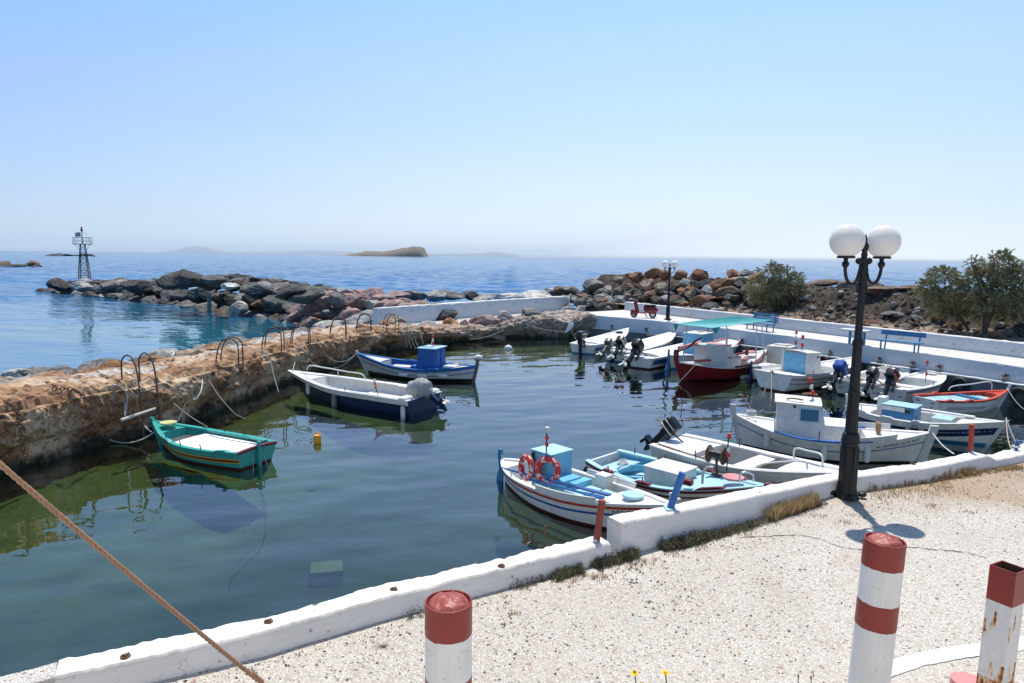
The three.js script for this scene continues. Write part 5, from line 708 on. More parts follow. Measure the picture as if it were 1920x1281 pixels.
// 12 white caique with a sky blue door
{
  const B = makeBoat({ label: 'white caique with a sky blue cabin door and rounded stern board', stern: P(1448, 733), bow: P(1592, 708), ys: [0.7, 0.56, 0.86], beam: 2.0, bT: 0.85, tm: 0.42, full: 0.5, hull: M.white, bottom: M.antifoul, inner: M.white, capM: M.white, capIn: 0.14, stripes: [[0.12, 0.155, M.maroon, 0.016], [0.3, 0.33, M.maroon, 0.012]], deckF: 0.66, deckA: 0.22, floorY: 0.3, rakeB: 0.4, transomUp: 0.02 });
  const x = B.tx(0.32);
  part('cabin', sweep(1, (i) => { const z = (i * 2 - 1) * 0.55; return [V(x - 0.45, 0.3, z), V(x - 0.42, 1.42, z), V(x + 0.42, 1.36, z), V(x + 0.58, 0.8, z), V(x + 0.62, 0.3, z)]; }), M.white, B.g);
  part('cabin_roof', sweep(6, (i) => { const z = (i * 2 - 1) * 0.6, y = 1.44 + 0.05 * (1 - (i * 2 - 1) ** 2); return [V(x - 0.5, y - 0.03, z), V(x - 0.5, y, z), V(x + 0.48, y - 0.06, z), V(x + 0.48, y - 0.09, z)]; }), M.cream, B.g);
  part('cabin_door', rb(0.02, 0.92, 0.92, x - 0.455, 0.92, 0.02, 0.008), M.sky, B.g, 'sky blue cabin door'); part('door_handle', rb(0.04, 0.06, 0.04, x - 0.475, 0.95, 0.38), M.white, B.g); part('cabin_window', rb(0.1, 0.1, 0.02, x + 0.3, 1.22, 0.555), M.black, B.g);
  signalPole(B, x + 0.05, 1.43, 0.0, 0.55, [[0.4, 0.055, M.lampRed], [0.68, 0.05, M.lampWhite], [1, 0.055, M.lampRed]]);
  partEach('wash_board', B.rail(0.12, 0.4, 0.12, 0.0, 0.03, 0.0), M.white, B.g); partEach('seat_coaming', B.rail(0.5, 0.72, 0.22, 0.0, 0.14, -0.08), M.white, B.g); part('rudder_stock', [rb(0.1, 0.12, 0.1, B.x(0, 0.7) - 0.04, 0.74, 0, 0.02)], M.rust, B.g); B.pins([[0.3, 1], [0.2, 1]], M.rust, 0.25);
  fender(B, 0.5, 1, 'pale fender on the red-striped side of the sky blue door caique', M.white, 0.42, 0.1, 0.02, true);
  const st = B.world(V(B.x(0, 0.8) - 0.05, 0.8, 0)); line('left stern line of the sky blue door caique going into the water', st, P(1430, 742, -0.05), 0.05, M.ropeM, 0.014); line('right stern line of the sky blue door caique going into the water', st, P(1446, 750, -0.05), 0.02, M.ropeM, 0.014);
  // 13 the small cabin boat behind it
  const C = makeBoat({ label: 'white boat with a small grey cabin and window, behind the sky blue door caique', stern: P(1412, 714), bow: P(1535, 676), ys: [0.6, 0.55, 0.85], beam: 1.7, hull: M.white, bottom: M.antifoul, inner: M.white, capM: M.white, deckF: 0.7, deckA: 0.2, floorY: 0.25, rakeB: 0.35, rudder: [0.25, M.navy, 0.3] });
  const y = C.tx(0.38); part('cabin', rb(0.95, 0.9, 1.0, y, 0.72, 0, 0.02), M.paleGrey, C.g); part('cabin_roof', [rb(1.0, 0.03, 1.05, y, 1.19, 0), rb(0.4, 0.05, 0.7, y + 0.15, 1.23, 0)], M.cream, C.g); part('window_frame', rb(0.32, 0.3, 0.012, y + 0.12, 0.9, 0.505, 0.004), M.paleGrey, C.g); part('window', rb(0.26, 0.24, 0.018, y + 0.12, 0.9, 0.506, 0.004), M.glass, C.g); part('roof_hoop', tube([V(y - 0.4, 1.2, 0.3), V(y - 0.3, 1.32, 0.3), V(y, 1.32, 0.3), V(y + 0.05, 1.2, 0.3)], 0.018, 20), M.chrome, C.g);
  signalPole(C, y + 0.4, 0.95, 0.42, 0.85, [[0.45, 0.055, M.lampRed], [0.72, 0.05, M.lampWhite], [1, 0.055, M.lampRed]]); C.pins([[0.12, 1]], M.white, 0.3);
  fender(C, 0.03, 1, 'light blue fender at the stern of the small grey cabin boat', M.pale, 0.5, 0.09, 0.1); fender(C, 0.1, 1, 'second light blue fender at the stern of the small grey cabin boat', M.pale, 0.5, 0.09, 0.14);
}
// 14 red caique under a turquoise awning
{
  const B = makeBoat({ label: 'dark red caique with a grey cabin under a turquoise awning', stern: P(1282, 714), bow: P(1424, 698), ys: [0.78, 0.52, 0.98], beam: 2.0, hull: M.crimson, bottom: M.black, bottomY: 0.05, inner: M.white, capM: M.white, capIn: 0.16, capOut: 0.03, stripes: [], deckF: 0.7, deckM: M.white, deckA: 0.24, floorY: 0.3, rakeB: 0.4, rakeS: 0.35, sternPost: [0.55, M.crimson, 0.22], stem: [0.15, M.white] });
  const x = B.tx(0.4);
  part('cabin', [sweep(1, (i) => { const z = (i * 2 - 1) * 0.55; return [V(x - 0.75, 0.35, z), V(x - 0.75, 1.42, z), V(x - 0.6, 1.48, z), V(x + 0.3, 1.36, z), V(x + 0.42, 1.05, z), V(x + 0.9, 0.92, z), V(x + 0.9, 0.35, z)]; })], M.paleGrey, B.g);
  part('cabin_trim', [rb(0.5, 0.04, 1.14, x + 0.05, 1.42, 0), rod(V(x + 0.35, 1.36, 0.3), V(x + 0.5, 1.39, 0.3), 0.05)], M.pink, B.g); part('cabin_band', rb(1.62, 0.025, 0.014, x + 0.08, 0.82, 0.556, 0.004), M.cream, B.g);
  { const cv = document.createElement('canvas'); cv.width = 512; cv.height = 64; const c = cv.getContext('2d'); c.fillStyle = '#7c2740'; c.font = 'bold 54px sans-serif'; c.textBaseline = 'middle'; c.fillText('A. KOPH  Λ.  735', 4, 34); c.beginPath(); c.moveTo(470, 8); c.lineTo(508, 32); c.lineTo(470, 56); c.fill(); const t = new THREE.CanvasTexture(cv); t.colorSpace = THREE.SRGBColorSpace; part('lettering', new THREE.PlaneGeometry(0.95, 0.12).translate(x + 0.4, 0.9, 0.556), new THREE.MeshStandardMaterial({ map: t, transparent: true, alphaTest: 0.4, roughness: 0.6 }), B.g, null, true); }
  partEach('rail_board', B.rail(0.42, 0.93, 0.1, 0.03, 0.06, 0.02), M.crimson, B.g); part('hatch_cover', [rb(0.8, 0.08, 0.7, B.tx(0.66), 0.72, 0)], M.pink, B.g); part('round_hatch', new THREE.CylinderGeometry(0.28, 0.28, 0.04, 24).translate(B.tx(0.84), 0.98, 0), M.pink, B.g);
  part('thwart', [rb(0.9, 0.06, 0.3, B.tx(0.18), 0.82, 0.25)], M.red, B.g); part('tiller', tube([V(-B.L / 2 - 0.35, 1.25, 0), V(B.tx(0.06), 1.42, -0.02), V(B.tx(0.14), 1.62, -0.05), V(B.tx(0.22), 1.72, -0.1)], 0.045, 30), M.maroon, B.g); part('rolled_cloth', rod(V(B.tx(0.02), 1.3, -0.45), V(B.tx(0.3), 1.45, -0.5), 0.09), M.pink, B.g);
  part('bitt', [rod(V(B.tx(0.78), 0.85, 0.1), V(B.tx(0.78), 1.25, 0.1), 0.07), rod(V(B.tx(0.78), 1.2, -0.1), V(B.tx(0.78), 1.2, 0.3), 0.03)], M.rust, B.g);
  // awning poles stand on the rail, the cloth is stretched over them
  const corners = [[0.1, 0.7], [0.36, 0.98], [0.93, 0.35], [0.76, -0.8], [0.14, -0.75]], topY = 3.05;
  const A = P(1262, 609, 3.05), pole = (u, t, s, y1) => part('awning_pole', rod(B.pt(t, B.ys(t), s, -0.06), V(B.tx(t), y1, s * (B.w(t, B.ys(t)) - 0.06)), 0.024), M.paleGrey, B.g);
  pole(0, 0.09, -1, 2.27); pole(0, 0.32, 1, 2.2); pole(0, 0.74, 1, 2.3); pole(0, 0.7, -1, 2.45); pole(0, 0.95, 1, 2.38);
  B.g.updateMatrixWorld(true); const im = B.g.matrixWorld.clone().invert(), q = [[1263, 607, 2.3], [1335, 615, 2.22], [1449, 600, 2.45], [1378, 593, 2.6]].map(([u, v, y]) => P(u, v, y).applyMatrix4(im));
  const cloth = sweep(18, (i) => { const rows = []; for (let k = 0; k <= 8; k++) { const f = k / 8, a = q[0].clone().lerp(q[3], f), b = q[1].clone().lerp(q[2], f), p = a.lerp(b, i); p.y -= 0.07 * Math.sin(PI * i) * Math.sin(PI * f) + 0.02 * noise(p.x * 3, p.z * 3, 1); rows.push(p); } return [...rows, ...rows.map((p) => p.clone().setY(p.y - 0.014)).reverse()]; }, false, 1.2);
  const flap = (a, b, c) => { const g = sweep(4, (i) => { const p = a.clone().lerp(b, i), h = c * (1 - Math.abs(i - 0.5) * 1.8); return [p.clone(), p.clone().add(V(0.012, 0, 0.012)), p.clone().add(V(0.012, -h - 0.01, 0.012)), p.clone().add(V(0, -h - 0.01, 0))]; }); return g; };
  part('awning_cloth', [cloth, flap(q[1].clone(), q[1].clone().lerp(q[2], 0.12), 0.28), flap(q[0].clone(), q[0].clone().lerp(q[1], 0.12), 0.3)], new THREE.MeshPhysicalMaterial({ color: col(0.06, 0.42, 0.42), roughness: 0.95, transmission: 0.35, thickness: 0, bumpMap: FINE, bumpScale: 0.004 }), B.g);
  fender(B, 0.58, 1, 'long pale fender on the side of the dark red caique', M.cream, 0.55, 0.1, 0.2, true);
  line('rope from the red caique’s bow to the quay', B.world(V(B.L / 2 + 0.35, 1.15, 0)), P(1462, 665, 0.7), 0.05, M.ropeGrey, 0.014); line('stern line of the red caique hanging to the water', B.world(B.pt(0.1, 0.85, 1, 0.02)), P(1268, 722, -0.05), 0.02, M.ropeM, 0.014);
  tag(part('pole', rod(P(1357, 655, 1.3), P(1384, 648, 1.3), 0.035), M.ropeWhite), 'pale pole sticking out level from behind the red caique’s cabin', 'pole');
}
// 15 - 18 the boats at the far end of the row
{
  const B = makeBoat({ label: 'white boat with a sky blue cabin behind the dark red caique', stern: P(1258, 693), bow: P(1382, 664), ys: [0.65, 0.55, 0.95], beam: 1.8, hull: M.white, bottom: M.steel, inner: M.sky, capM: M.white, deckF: 0.68, deckA: 0.2, floorY: 0.25, rakeB: 0.4, stripes: [[0.0, 0.05, M.sky, 0.02]], rudder: [0.3, M.steel, 0.35] });
  const x = B.tx(0.36); part('cabin', rb(1.15, 1.25, 1.0, x, 0.85, 0, 0.02), M.sky, B.g); part('cabin_roof', [rb(1.2, 0.035, 1.06, x, 1.49, 0), rb(0.1, 0.08, 0.3, x + 0.2, 1.53, 0)], M.cream, B.g);
  signalPole(B, x + 0.55, 1.48, 0.2, 0.6, [[0.4, 0.05, M.lampRed], [0.65, 0.05, M.lampWhite], [1, 0.055, M.lampRed]]); fender(B, 0.05, 1, 'white fender at the stern of the sky blue cabin boat', M.white, 0.4, 0.08, 0.1);
  partEach('rail_board', B.rail(0.5, 0.9, 0.1, 0.03, 0.05, 0.02), M.pink, B.g);
  line('ropes from the sky blue cabin boat’s bow to the quay', B.world(V(B.L / 2 + 0.3, 1.0, 0)), P(1394, 640, 0.8), 0.05, M.ropeGrey, 0.014);
  const white = (o) => makeBoat({ name: 'motor_boat', ys: [0.5, 0.5, 0.82], beam: 1.7, bT: 0.84, tm: 0.42, hull: M.white, bottom: M.antifoul, inner: M.white, capM: M.white, capIn: 0.16, deckF: 0.64, deckM: M.white, deckA: 0.1, floorY: 0.25, rakeB: 0.5, ...o });
  const C = white({ label: 'white motor boat with a dark blue side panel and black outboard', stern: P(1196, 691), bow: P(1318, 664), stripes: [[0.08, 0.3, M.royal, 0.008, 0.03, 0.55], [0.04, 0.08, M.sky, 0.02, 0.5, 1]] }); outboard(C, 0.8, -0.1, { s: 1.45, up: 0.1 }); part('white_cover', C.deck(0.12, 0.62, (t) => C.ys(t) + 0.04, 0.05, 0.05, 0.12), M.cloth, C.g);
  const D = white({ label: 'white motor boat under a pale cover with black and grey outboards', stern: P(1158, 679), bow: P(1262, 648), bottom: M.steel, capM: M.cream }); outboard(D, 0.85, 0.1, { s: 1.3, up: 0.1, band: M.lampWhite }); outboard(D, 0.95, -0.55, { s: 1.15, up: 0.05, cowl: M.darkGrey }); part('white_cover', D.deck(0.1, 0.9, (t) => D.ys(t) + 0.05, 0.06, 0.05, 0.1), M.cloth, D.g); D.pins([[0.35, 1], [0.6, 1], [0.35, -1]], M.white, 0.25);
  const E = white({ label: 'white and blue motor boat at the end of the row, outboard upright', stern: P(1092, 664), bow: P(1172, 642), bottom: M.steel, stripes: [[0.14, 0.34, M.royal, 0.008, 0.02, 0.5]] }); outboard(E, 0.0, 0.0, { s: 1.35, up: 0.1, band: M.lampWhite }); part('white_cover', E.deck(0.1, 0.6, (t) => E.ys(t) + 0.04, 0.05, 0.05, 0.08), M.cloth, E.g); E.pins([[0.25, 1], [0.35, -1], [0.85, -1]], M.black, 0.25);
  part('round_hatch', new THREE.CylinderGeometry(0.22, 0.22, 0.04, 22).translate(E.tx(0.84), E.ys(0.84) + 0.05, 0), M.black, E.g);
  line('rope from the end boat’s bow to the far quay', E.world(V(E.L / 2 + 0.35, 0.8, 0)), P(1146, 620, 0.75), 0.1, M.ropeGrey, 0.014); line('rope from the pale-covered boat’s bow to the far quay', D.world(V(D.L / 2 + 0.35, 0.85, 0)), P(1212, 628, 0.75), 0.1, M.ropeM, 0.014);
}

// ------------------------------------------------------------------ lamps
const opal = new THREE.MeshPhysicalMaterial({ color: col(0.86, 0.83, 0.8), roughness: 0.85, transmission: 0.45, thickness: 0, clearcoat: 0.7, clearcoatRoughness: 0.12 });
const iron = new THREE.MeshPhysicalMaterial({ color: col(0.012, 0.013, 0.015), roughness: 0.45, specularIntensity: 0.6, bumpMap: ROUGH, bumpScale: 0.004 });
function makeLamp(label, pos, turn) {
  const o = thing('street_lamp', label, 'lamp', pos, turn, 'twin globe lamps of the harbour'), N = 8;
  const prism = (r0, r1, y0, y1, n = N) => { const g = new THREE.CylinderGeometry(r1, r0, y1 - y0, n, 1).rotateY(PI / n).translate(0, (y0 + y1) / 2, 0); return toCreasedNormals(g, 0.3); };
  part('base_flange', [prism(0.165, 0.15, 0, 0.07), prism(0.134, 0.124, 0.07, 0.13), ...[0, 1, 2, 3].map((k) => { const a = k * PI / 2 + 0.5; return ball(0.045, 0.19 * Math.cos(a), 0.05, 0.19 * Math.sin(a), 1.3, 0.8, 1.3, 10, 8); })], iron, o);
  part('pedestal', [prism(0.122, 0.104, 0.13, 0.74), ...[...Array(8)].map((_, k) => { const a = k * PI / 4 + PI / 8; return move(rb(0.06, 0.5, 0.012, 0, 0, 0.107, 0.004), 0, 0.44, 0, 0, a + PI / 8, 0); })], iron, o);
  part('collar', [lathe([[0.001, 0.74], [0.112, 0.74], [0.117, 0.76], [0.106, 0.79], [0.108, 0.81], [0.1, 0.85], [0.085, 0.88], [0.001, 0.88]], 16)], iron, o);
  const flute = (r0, r1, y0, y1) => { const n = 48, g = new THREE.CylinderGeometry(r1, r0, y1 - y0, n, 6, true), p = g.attributes.position; for (let i = 0; i < p.count; i++) { const a = Math.atan2(p.getZ(i), p.getX(i)), k = 1 + 0.05 * Math.cos(a * 12); p.setX(i, p.getX(i) * k); p.setZ(i, p.getZ(i) * k); } g.computeVertexNormals(); return g.translate(0, (y0 + y1) / 2, 0); };
  part('shaft', [flute(0.076, 0.066, 0.86, 1.4), lathe([[0.06, 1.37], [0.078, 1.38], [0.078, 1.41], [0.066, 1.44], [0.06, 1.45]], 16), flute(0.062, 0.054, 1.44, 2.03), lathe([[0.05, 2.0], [0.068, 2.02], [0.068, 2.06], [0.05, 2.1], [0.045, 2.12]], 16), flute(0.046, 0.034, 2.1, 3.16)], iron, o);
  part('finial', lathe([[0.03, 3.14], [0.042, 3.17], [0.03, 3.2], [0.045, 3.25], [0.05, 3.28], [0.022, 3.33], [0.025, 3.36], [0.006, 3.42], [0.001, 3.43]], 14), iron, o);
  for (const s of [-1, 1]) {
    const arm = tube([V(s * 0.04, 2.86, 0), V(s * 0.07, 2.74, 0), V(s * 0.055, 2.69, 0)], 0.02, 14, 7), hook = tube([V(s * 0.045, 3.05, 0), V(s * 0.06, 2.95, 0), V(s * 0.1, 2.85, 0), V(s * 0.17, 2.8, 0), V(s * 0.24, 2.84, 0), V(s * 0.285, 2.95, 0), V(s * 0.29, 3.04, 0)], 0.02, 34, 8), curl = ball(0.045, s * 0.075, 3.09, 0), neck = lathe([[0.02, 3.0], [0.04, 3.03], [0.045, 3.06], [0.025, 3.09], [0.03, 3.12]], 12).translate(s * 0.29, 0, 0);
    const a = part('arm', [arm, hook, curl, neck], iron, o); part('plate', new THREE.CylinderGeometry(0.105, 0.105, 0.03, 24).translate(s * 0.29, 3.135, 0), iron, a);
    part('globe', ball(0.205, s * 0.29, 3.338, 0, 1, 1, 1, 48, 32), opal, o);
  }
  return o;
}
const lamp = makeLamp('black twin-globe street lamp on the near quay beside the kerb wall', P(1587, 932, 1.91), 0.33);
const lamp2 = copyOf(lamp, 'small twin-globe street lamp on the far quay in front of the boulder heap'); lamp2.position.copy(P(1252, 600, 1.345)); lamp2.rotation.y = 0.15;

// ------------------------------------------------------------------ bollards and posts
const BRUSH = dataTex(512, (x, y) => { const s = tileF((u, v) => fbm(u * 40, v * 3, 2.2, 3), x, y), a = tileF((u, v) => fbm(u * 6, v * 6, 7.7, 4), x, y), b = tileF((u, v) => fbm(u * 45, v * 45, 1.1, 2), x, y), k = 0.96 + 0.05 * s + 0.06 * a - (b > 0.3 ? 0.18 : 0); return [k, k * 0.995, k * 0.985]; }, { srgb: true, rep: 1.1 });
const bandRed = paintM(0.25, 0.024, 0.014, 0.42, { map: BRUSH }), bandWhite = paintM(0.74, 0.73, 0.72, 0.42, { map: BRUSH }), domeRed = paintM(0.34, 0.07, 0.055, 0.5, { bumpMap: ROUGH, bumpScale: 0.012 });
function bollard(label, u, v, lean, top) {
  const K = (5 - top) / 2.14, p = P(u, v, top), o = thing('bollard', label, 'bollard', V(p.x, 1.9, p.z), 0), R = 0.147 * K, H = top - 1.9;
  const ring = (y0, y1, m, nm, r = R, rag = 0) => { const g = new THREE.CylinderGeometry(r, r, y1 - y0, 96, 1, true).translate(0, (y0 + y1) / 2, 0), p = g.attributes.position; if (rag) for (let i = 0; i < p.count; i++) { const a = Math.atan2(p.getZ(i), p.getX(i)), top = p.getY(i) > (y0 + y1) / 2; if (!(top && y1 > H - 0.01)) p.setY(i, p.getY(i) + 0.005 * noise(Math.cos(a) * 5 + u, Math.sin(a) * 5, y0 * 9 + (top ? 3 : 0)) + 0.002 * noise(Math.cos(a) * 30, Math.sin(a) * 30, y0)); } part(nm, g, m, o); };
  ring(0, H - 0.1, bandWhite, 'post'); ring(H - 0.69 * K, H - 0.485 * K, bandRed, 'red_band', R + 0.0012, 1); ring(H - 0.2 * K, H, bandRed, 'red_band', R + 0.0012, 1);
  part('rim', lathe([[R - 0.011, H - 0.12], [R - 0.011, H], [R - 0.008, H + 0.004], [R - 0.001, H + 0.004], [R + 0.0012, H]], 96), bandRed, o);
  const g = ball(R - 0.011, 0, 0, 0, 1, 0.5, 1, 40, 26), q = g.attributes.position; for (let i = 0; i < q.count; i++) { const x = q.getX(i), y = q.getY(i), z = q.getZ(i), k = y > -0.01 ? 0.016 * ridged(x * 14 + u, y * 14, z * 14, 3) + 0.006 * noise(x * 60, y * 60, z * 60) : 0; q.setXYZ(i, x * (1 + 0.2 * k), y + k, z * (1 + 0.2 * k)); } g.computeVertexNormals();
  part('concrete_cap', g.translate(0, H - 0.035, 0), domeRed, o);
  o.rotation.z = lean; return o;
}
bollard('short red and white bollard with a lumpy red cap, in front of the low wall', 841, 1128, 0, 3.1); bollard('red and white bollard with a lumpy red cap, in front of the street lamp', 1649, 1013, -0.03, 3.15);
{
  const RUST = (() => { const N = 256; return dataTex(N, (x, y) => { const s = tileF((u, v) => fbm(u * 9, v * 2.2, 3.1, 4), x, y), b = tileF((u, v) => fbm(u * 14, v * 14, 5.1, 4), x, y); const f = y < 0.2 ? 0.16 : y < 0.38 ? -0.02 : -0.22, k = smoothstep(s * 1.3 + f + 0.25 * b, 0.02, 0.13), e = smoothstep(s * 1.3 + f + 0.25 * b, -0.06, 0.04) * 0.5; const w = [0.86, 0.85, 0.84].map((q) => q * (0.97 + 0.1 * b)), c = mix3(w, [0.86, 0.66, 0.36], e); return mix3(c, b > 0.05 ? [0.36, 0.18, 0.08] : [0.62, 0.34, 0.12], k); }, { srgb: true }); })();
  const top = P(1888, 1066, 2.86), o = thing('square_post', 'rusty square hollow post, red at the top and white below', 'post', V(top.x, 1.9, top.z), 0.52), S = 0.165, H = 0.96;
  const sides = (y0, y1, m, nm, e = 0) => part(nm, [0, 1, 2, 3].map((k) => { const w = S + 2 * e, g = new THREE.PlaneGeometry(w, y1 - y0, 1, 1).translate(0, (y0 + y1) / 2, w / 2), uv = g.attributes.uv; for (let i = 0; i < uv.count; i++) uv.setXY(i, (uv.getX(i) + k) * 0.33, uv.getY(i)); return g.rotateY(k * PI / 2); }), m, o, null, true);
  sides(0, H - 0.245, new THREE.MeshStandardMaterial({ map: RUST, roughness: 0.6, bumpMap: ROUGH, bumpScale: 0.002 }), 'post'); sides(H - 0.245, H, bandRed, 'red_band', 0.001);
  part('rim', sweepLoop(S, 0.008, H), bandRed, o); part('inner_face', [0, 1, 2, 3].map((k) => new THREE.PlaneGeometry(S - 0.016, 0.6).translate(0, H - 0.3, -(S - 0.016) / 2).rotateY(k * PI / 2)), M.rust, o); part('bottom_plate', rb(S - 0.02, 0.01, S - 0.02, 0, 0.3, 0, 0.002), M.black, o);
  o.rotation.z = -0.03;
  const d = thing('cut_off_base', 'low round pink disc, stump of a post left of the rusty square post', 'post stump', P(1815, 1282, 1.93)); part('disc', new THREE.CylinderGeometry(0.11, 0.115, 0.05, 30), M.pink, d);
}
function sweepLoop(S, t, y) { const a = S / 2 + 0.001, b = a - t, g = []; for (let k = 0; k < 4; k++) g.push(new THREE.BoxGeometry(2 * a, 0.01, t).translate(0, y, a - t / 2).rotateY(k * PI / 2)); return g; }
const pipePost = (label, u, v, y, u1, v1, r, m, foot) => { const a = P(u, v, y), o = thing('mooring_post', label, 'post', a), hb = heightAt(a.x, a.z, v1), d = a.distanceTo(EYE), lat = (u1 - proj(V(a.x, hb, a.z))[0]) * d / FOCAL, b = V(lat, hb - y, 0); part('pipe', [rod(V(0, -0.02, 0), b, r, r, 14)], m, o); part('foot', foot ? new THREE.CylinderGeometry(r * 1.02, r * 1.02, 0.03, 14).translate(0, 0.01, 0) : rb(r * 3, 0.012, r * 4, 0, 0.004, 0), M.pale, o); return o; };
const redRust = paintM(0.26, 0.045, 0.025, 0.6, { bumpMap: ROUGH, bumpScale: 0.004 });
pipePost('rusty red pipe post on the low wall before the boat with two lifebuoys', 1118, 1014, 2.12, 1129, 938, 0.036, redRust, true); pipePost('leaning bright blue pipe post on the high wall', 1256, 953, 2.25, 1279, 886, 0.04, M.blue, false); pipePost('thin red pipe post on the wall before the blue-banded boat', 1820, 847, 2.13, 1823, 796, 0.035, paintM(0.42, 0.045, 0.02, 0.5), true);
tag(part('short_pin', rod(P(1118, 1000, 2.12).add(V(-0.55, 0, 0.05)), P(1118, 1000, 2.12).add(V(-0.54, 0.09, 0.05)), 0.012), M.rust), 'short iron pin standing on the low wall left of the red pipe post', 'pin');
{ const p = P(1905, 843, 2.04), o = thing('mooring_tie', 'blue and rope tie at the right end of the near wall', 'mooring', p); part('peg', rod(V(0, 0, 0), V(0.02, 0.14, 0), 0.03), M.blue, o); part('rope_turns', tube(Array.from({ length: 10 }, (_, i) => V(0.05 * Math.cos(i * 0.63), 0.05, 0.05 * Math.sin(i * 0.63))), 0.014, 30, 5, true), M.ropeWhite, o); }

// ------------------------------------------------------------------ ladders, chains, ropes on the jetty
{
  const names = ['nearest', 'second', 'third', 'fourth', 'fifth', 'sixth', 'farthest'], px = [[258, 716], [430, 676], [512, 656], [562, 642], [633, 630], [682, 622], [733, 614]];
  const mk = () => { const o = thing('boarding_ladder', 'x', 'ladder'); for (const z of [-0.25, 0.25]) part('hoop', tube([V(-0.46, -1.3, z), V(-0.42, -0.4, z), V(-0.34, 0.4, z), V(-0.25, 0.66, z), V(-0.14, 0.8, z), V(0.02, 0.85, z), V(0.18, 0.8, z), V(0.29, 0.66, z), V(0.31, 0.45, z), V(0.31, -0.06, z)], 0.022, 60, 7), M.rail, o); for (let k = 0; k < 4; k++) part('rung', rod(V(-0.405 - 0.013 * k, -0.1 - 0.32 * k, -0.27), V(-0.405 - 0.013 * k, -0.1 - 0.32 * k, 0.27), 0.02), M.rail, o); return o; };
  const first = mk();
  px.forEach(([u, v], i) => {
    const p = P(u, v, 1.25), t = (() => { let b = 0, e = 1e9; for (let k = 0; k <= 600; k++) { const q = jetC.getPoint(k / 600).addScaledVector(jetN(k / 600), 0.1), [x] = proj(q.setY(1.25)); const dd = Math.abs(x - u); if (k / 600 < 0.75 && dd < e) { e = dd; b = k / 600; } } return b; })();
    const o = i ? copyOf(first) : first, N = jetN(t); o.position.copy(inland(t, 0.05, jetP(t)[1])); o.rotation.y = Math.atan2(-N.z, N.x); if (i) o.position.y += [0, 0.0, 0.06, 0.03, 0.02, 0.05, 0][i];
    tag(o, i === 0 ? 'rusty hooped ladder nearest the camera, on the jetty behind the green boat' : i === 6 ? 'hooped ladder farthest along the jetty, before the whitewashed wall' : `rusty hooped boarding ladder, ${names[i]} of the seven along the stone jetty`, 'ladder', 'hooped ladders on the jetty');
  });
  const link = new THREE.TorusGeometry(0.042, 0.012, 5, 10).scale(1.35, 1, 1);
  const chain = (label, pts) => { const c = new THREE.CatmullRomCurve3(pts), L = c.getLength(), n = Math.round(L / 0.085), g = []; for (let i = 0; i < n; i++) { const p = c.getPointAt(i / n), d = c.getTangentAt(i / n), q = new THREE.Quaternion().setFromUnitVectors(V(1, 0, 0), d).multiply(new THREE.Quaternion().setFromAxisAngle(V(1, 0, 0), i % 2 ? 1.57 : 0)); g.push(link.clone().applyQuaternion(q).translate(p.x, p.y, p.z)); } const o = thing('chain', label, 'chain'); tag(part('links', g, M.rust, o), null, null, null, 'stuff'); };
  chain('rusty chain running over the jetty top and down its face towards the green boat', [[88, 728, 1.75], [118, 728, 1.7], [140, 742, 1.6], [152, 768, 1.2], [165, 795, 0.75], [180, 815, 0.4]].map(([u, v, y]) => P(u, v, y).add(V(0.25, 0, 0.1)))); chain('rusty chain hanging down the jetty face at the left edge', [[-6, 752, 1.75], [14, 765, 1.65], [20, 790, 1.3], [26, 830, 0.8], [38, 868, 0.3]].map(([u, v, y]) => P(u, v, y).add(V(0.25, 0, 0.1))));
  const hang = (label, list, m, r = 0.013) => tag(part('hanging_rope', list.map((l) => tube(l.map(([u, v, y]) => P(u, v, y + 0.22)), r, 30, 5)), m), label, 'rope');
  hang('pale rope looped over the jetty edge left of the nearest ladder', [[[212, 722, 1.35], [224, 724, 1.3], [233, 745, 1.0], [234, 780, 0.55]]], M.ropeWhite, 0.016); hang('second pale rope over the jetty edge, ending above the floating pole', [[[220, 720, 1.35], [232, 728, 1.25], [238, 742, 1.05], [236, 775, 0.6]]], M.ropeWhite); hang('dark netting rope hanging in a bunch by the nearest ladder', [[[240, 728, 1.35], [252, 740, 1.2], [258, 765, 0.8], [262, 790, 0.4]]], M.wood, 0.02);
  hang('pale rope curling down the jetty face right of the nearest ladder', [[[365, 681, 1.35], [370, 692, 1.25], [378, 706, 1.1], [376, 735, 0.75], [366, 750, 0.55], [361, 745, 0.6]]], M.ropeWhite, 0.018); hang('thin rope running from the second ladder down into the water', [[[391, 712, 1.1], [410, 742, 0.7], [442, 777, 0.2], [458, 785, 0.02]]], M.ropeM, 0.012);
  hang('rope lying over the jetty top and down its face by the third ladder', [[[470, 662, 1.4], [488, 660, 1.35], [505, 675, 1.1], [512, 700, 0.7], [522, 735, 0.2]]], M.ropeGrey, 0.014);
  for (const [k, u] of [[0, 757], [1, 763], [2, 769], [3, 775]].entries()) hang(`rope number ${['one', 'two', 'three', 'four'][k]} from the left in the bunch past the farthest ladder`, [[[u[1] - 4, 606, 1.35], [u[1], 618, 1.1], [u[1] + 4, 640, 0.5], [u[1] + 6 + k * 2, 652 + k, 0.1]]], M.ropeM, 0.02);
  hang('rope hanging into the water behind the blue caique’s cabin', [[[770, 600, 1.4], [785, 615, 1.1], [792, 640, 0.5], [797, 652, 0.1]]], M.ropeGrey, 0.016);
  line('long slack rope along the rocks towards the flag stick', P(985, 608, 1.0), P(1062, 622, 0.6), 0.12, M.ropeGrey, 0.02); line('rope from the rock shelf sagging over the pale slab', P(880, 636, 0.25), P(945, 618, 0.7), 0.15, M.ropeGrey, 0.018);
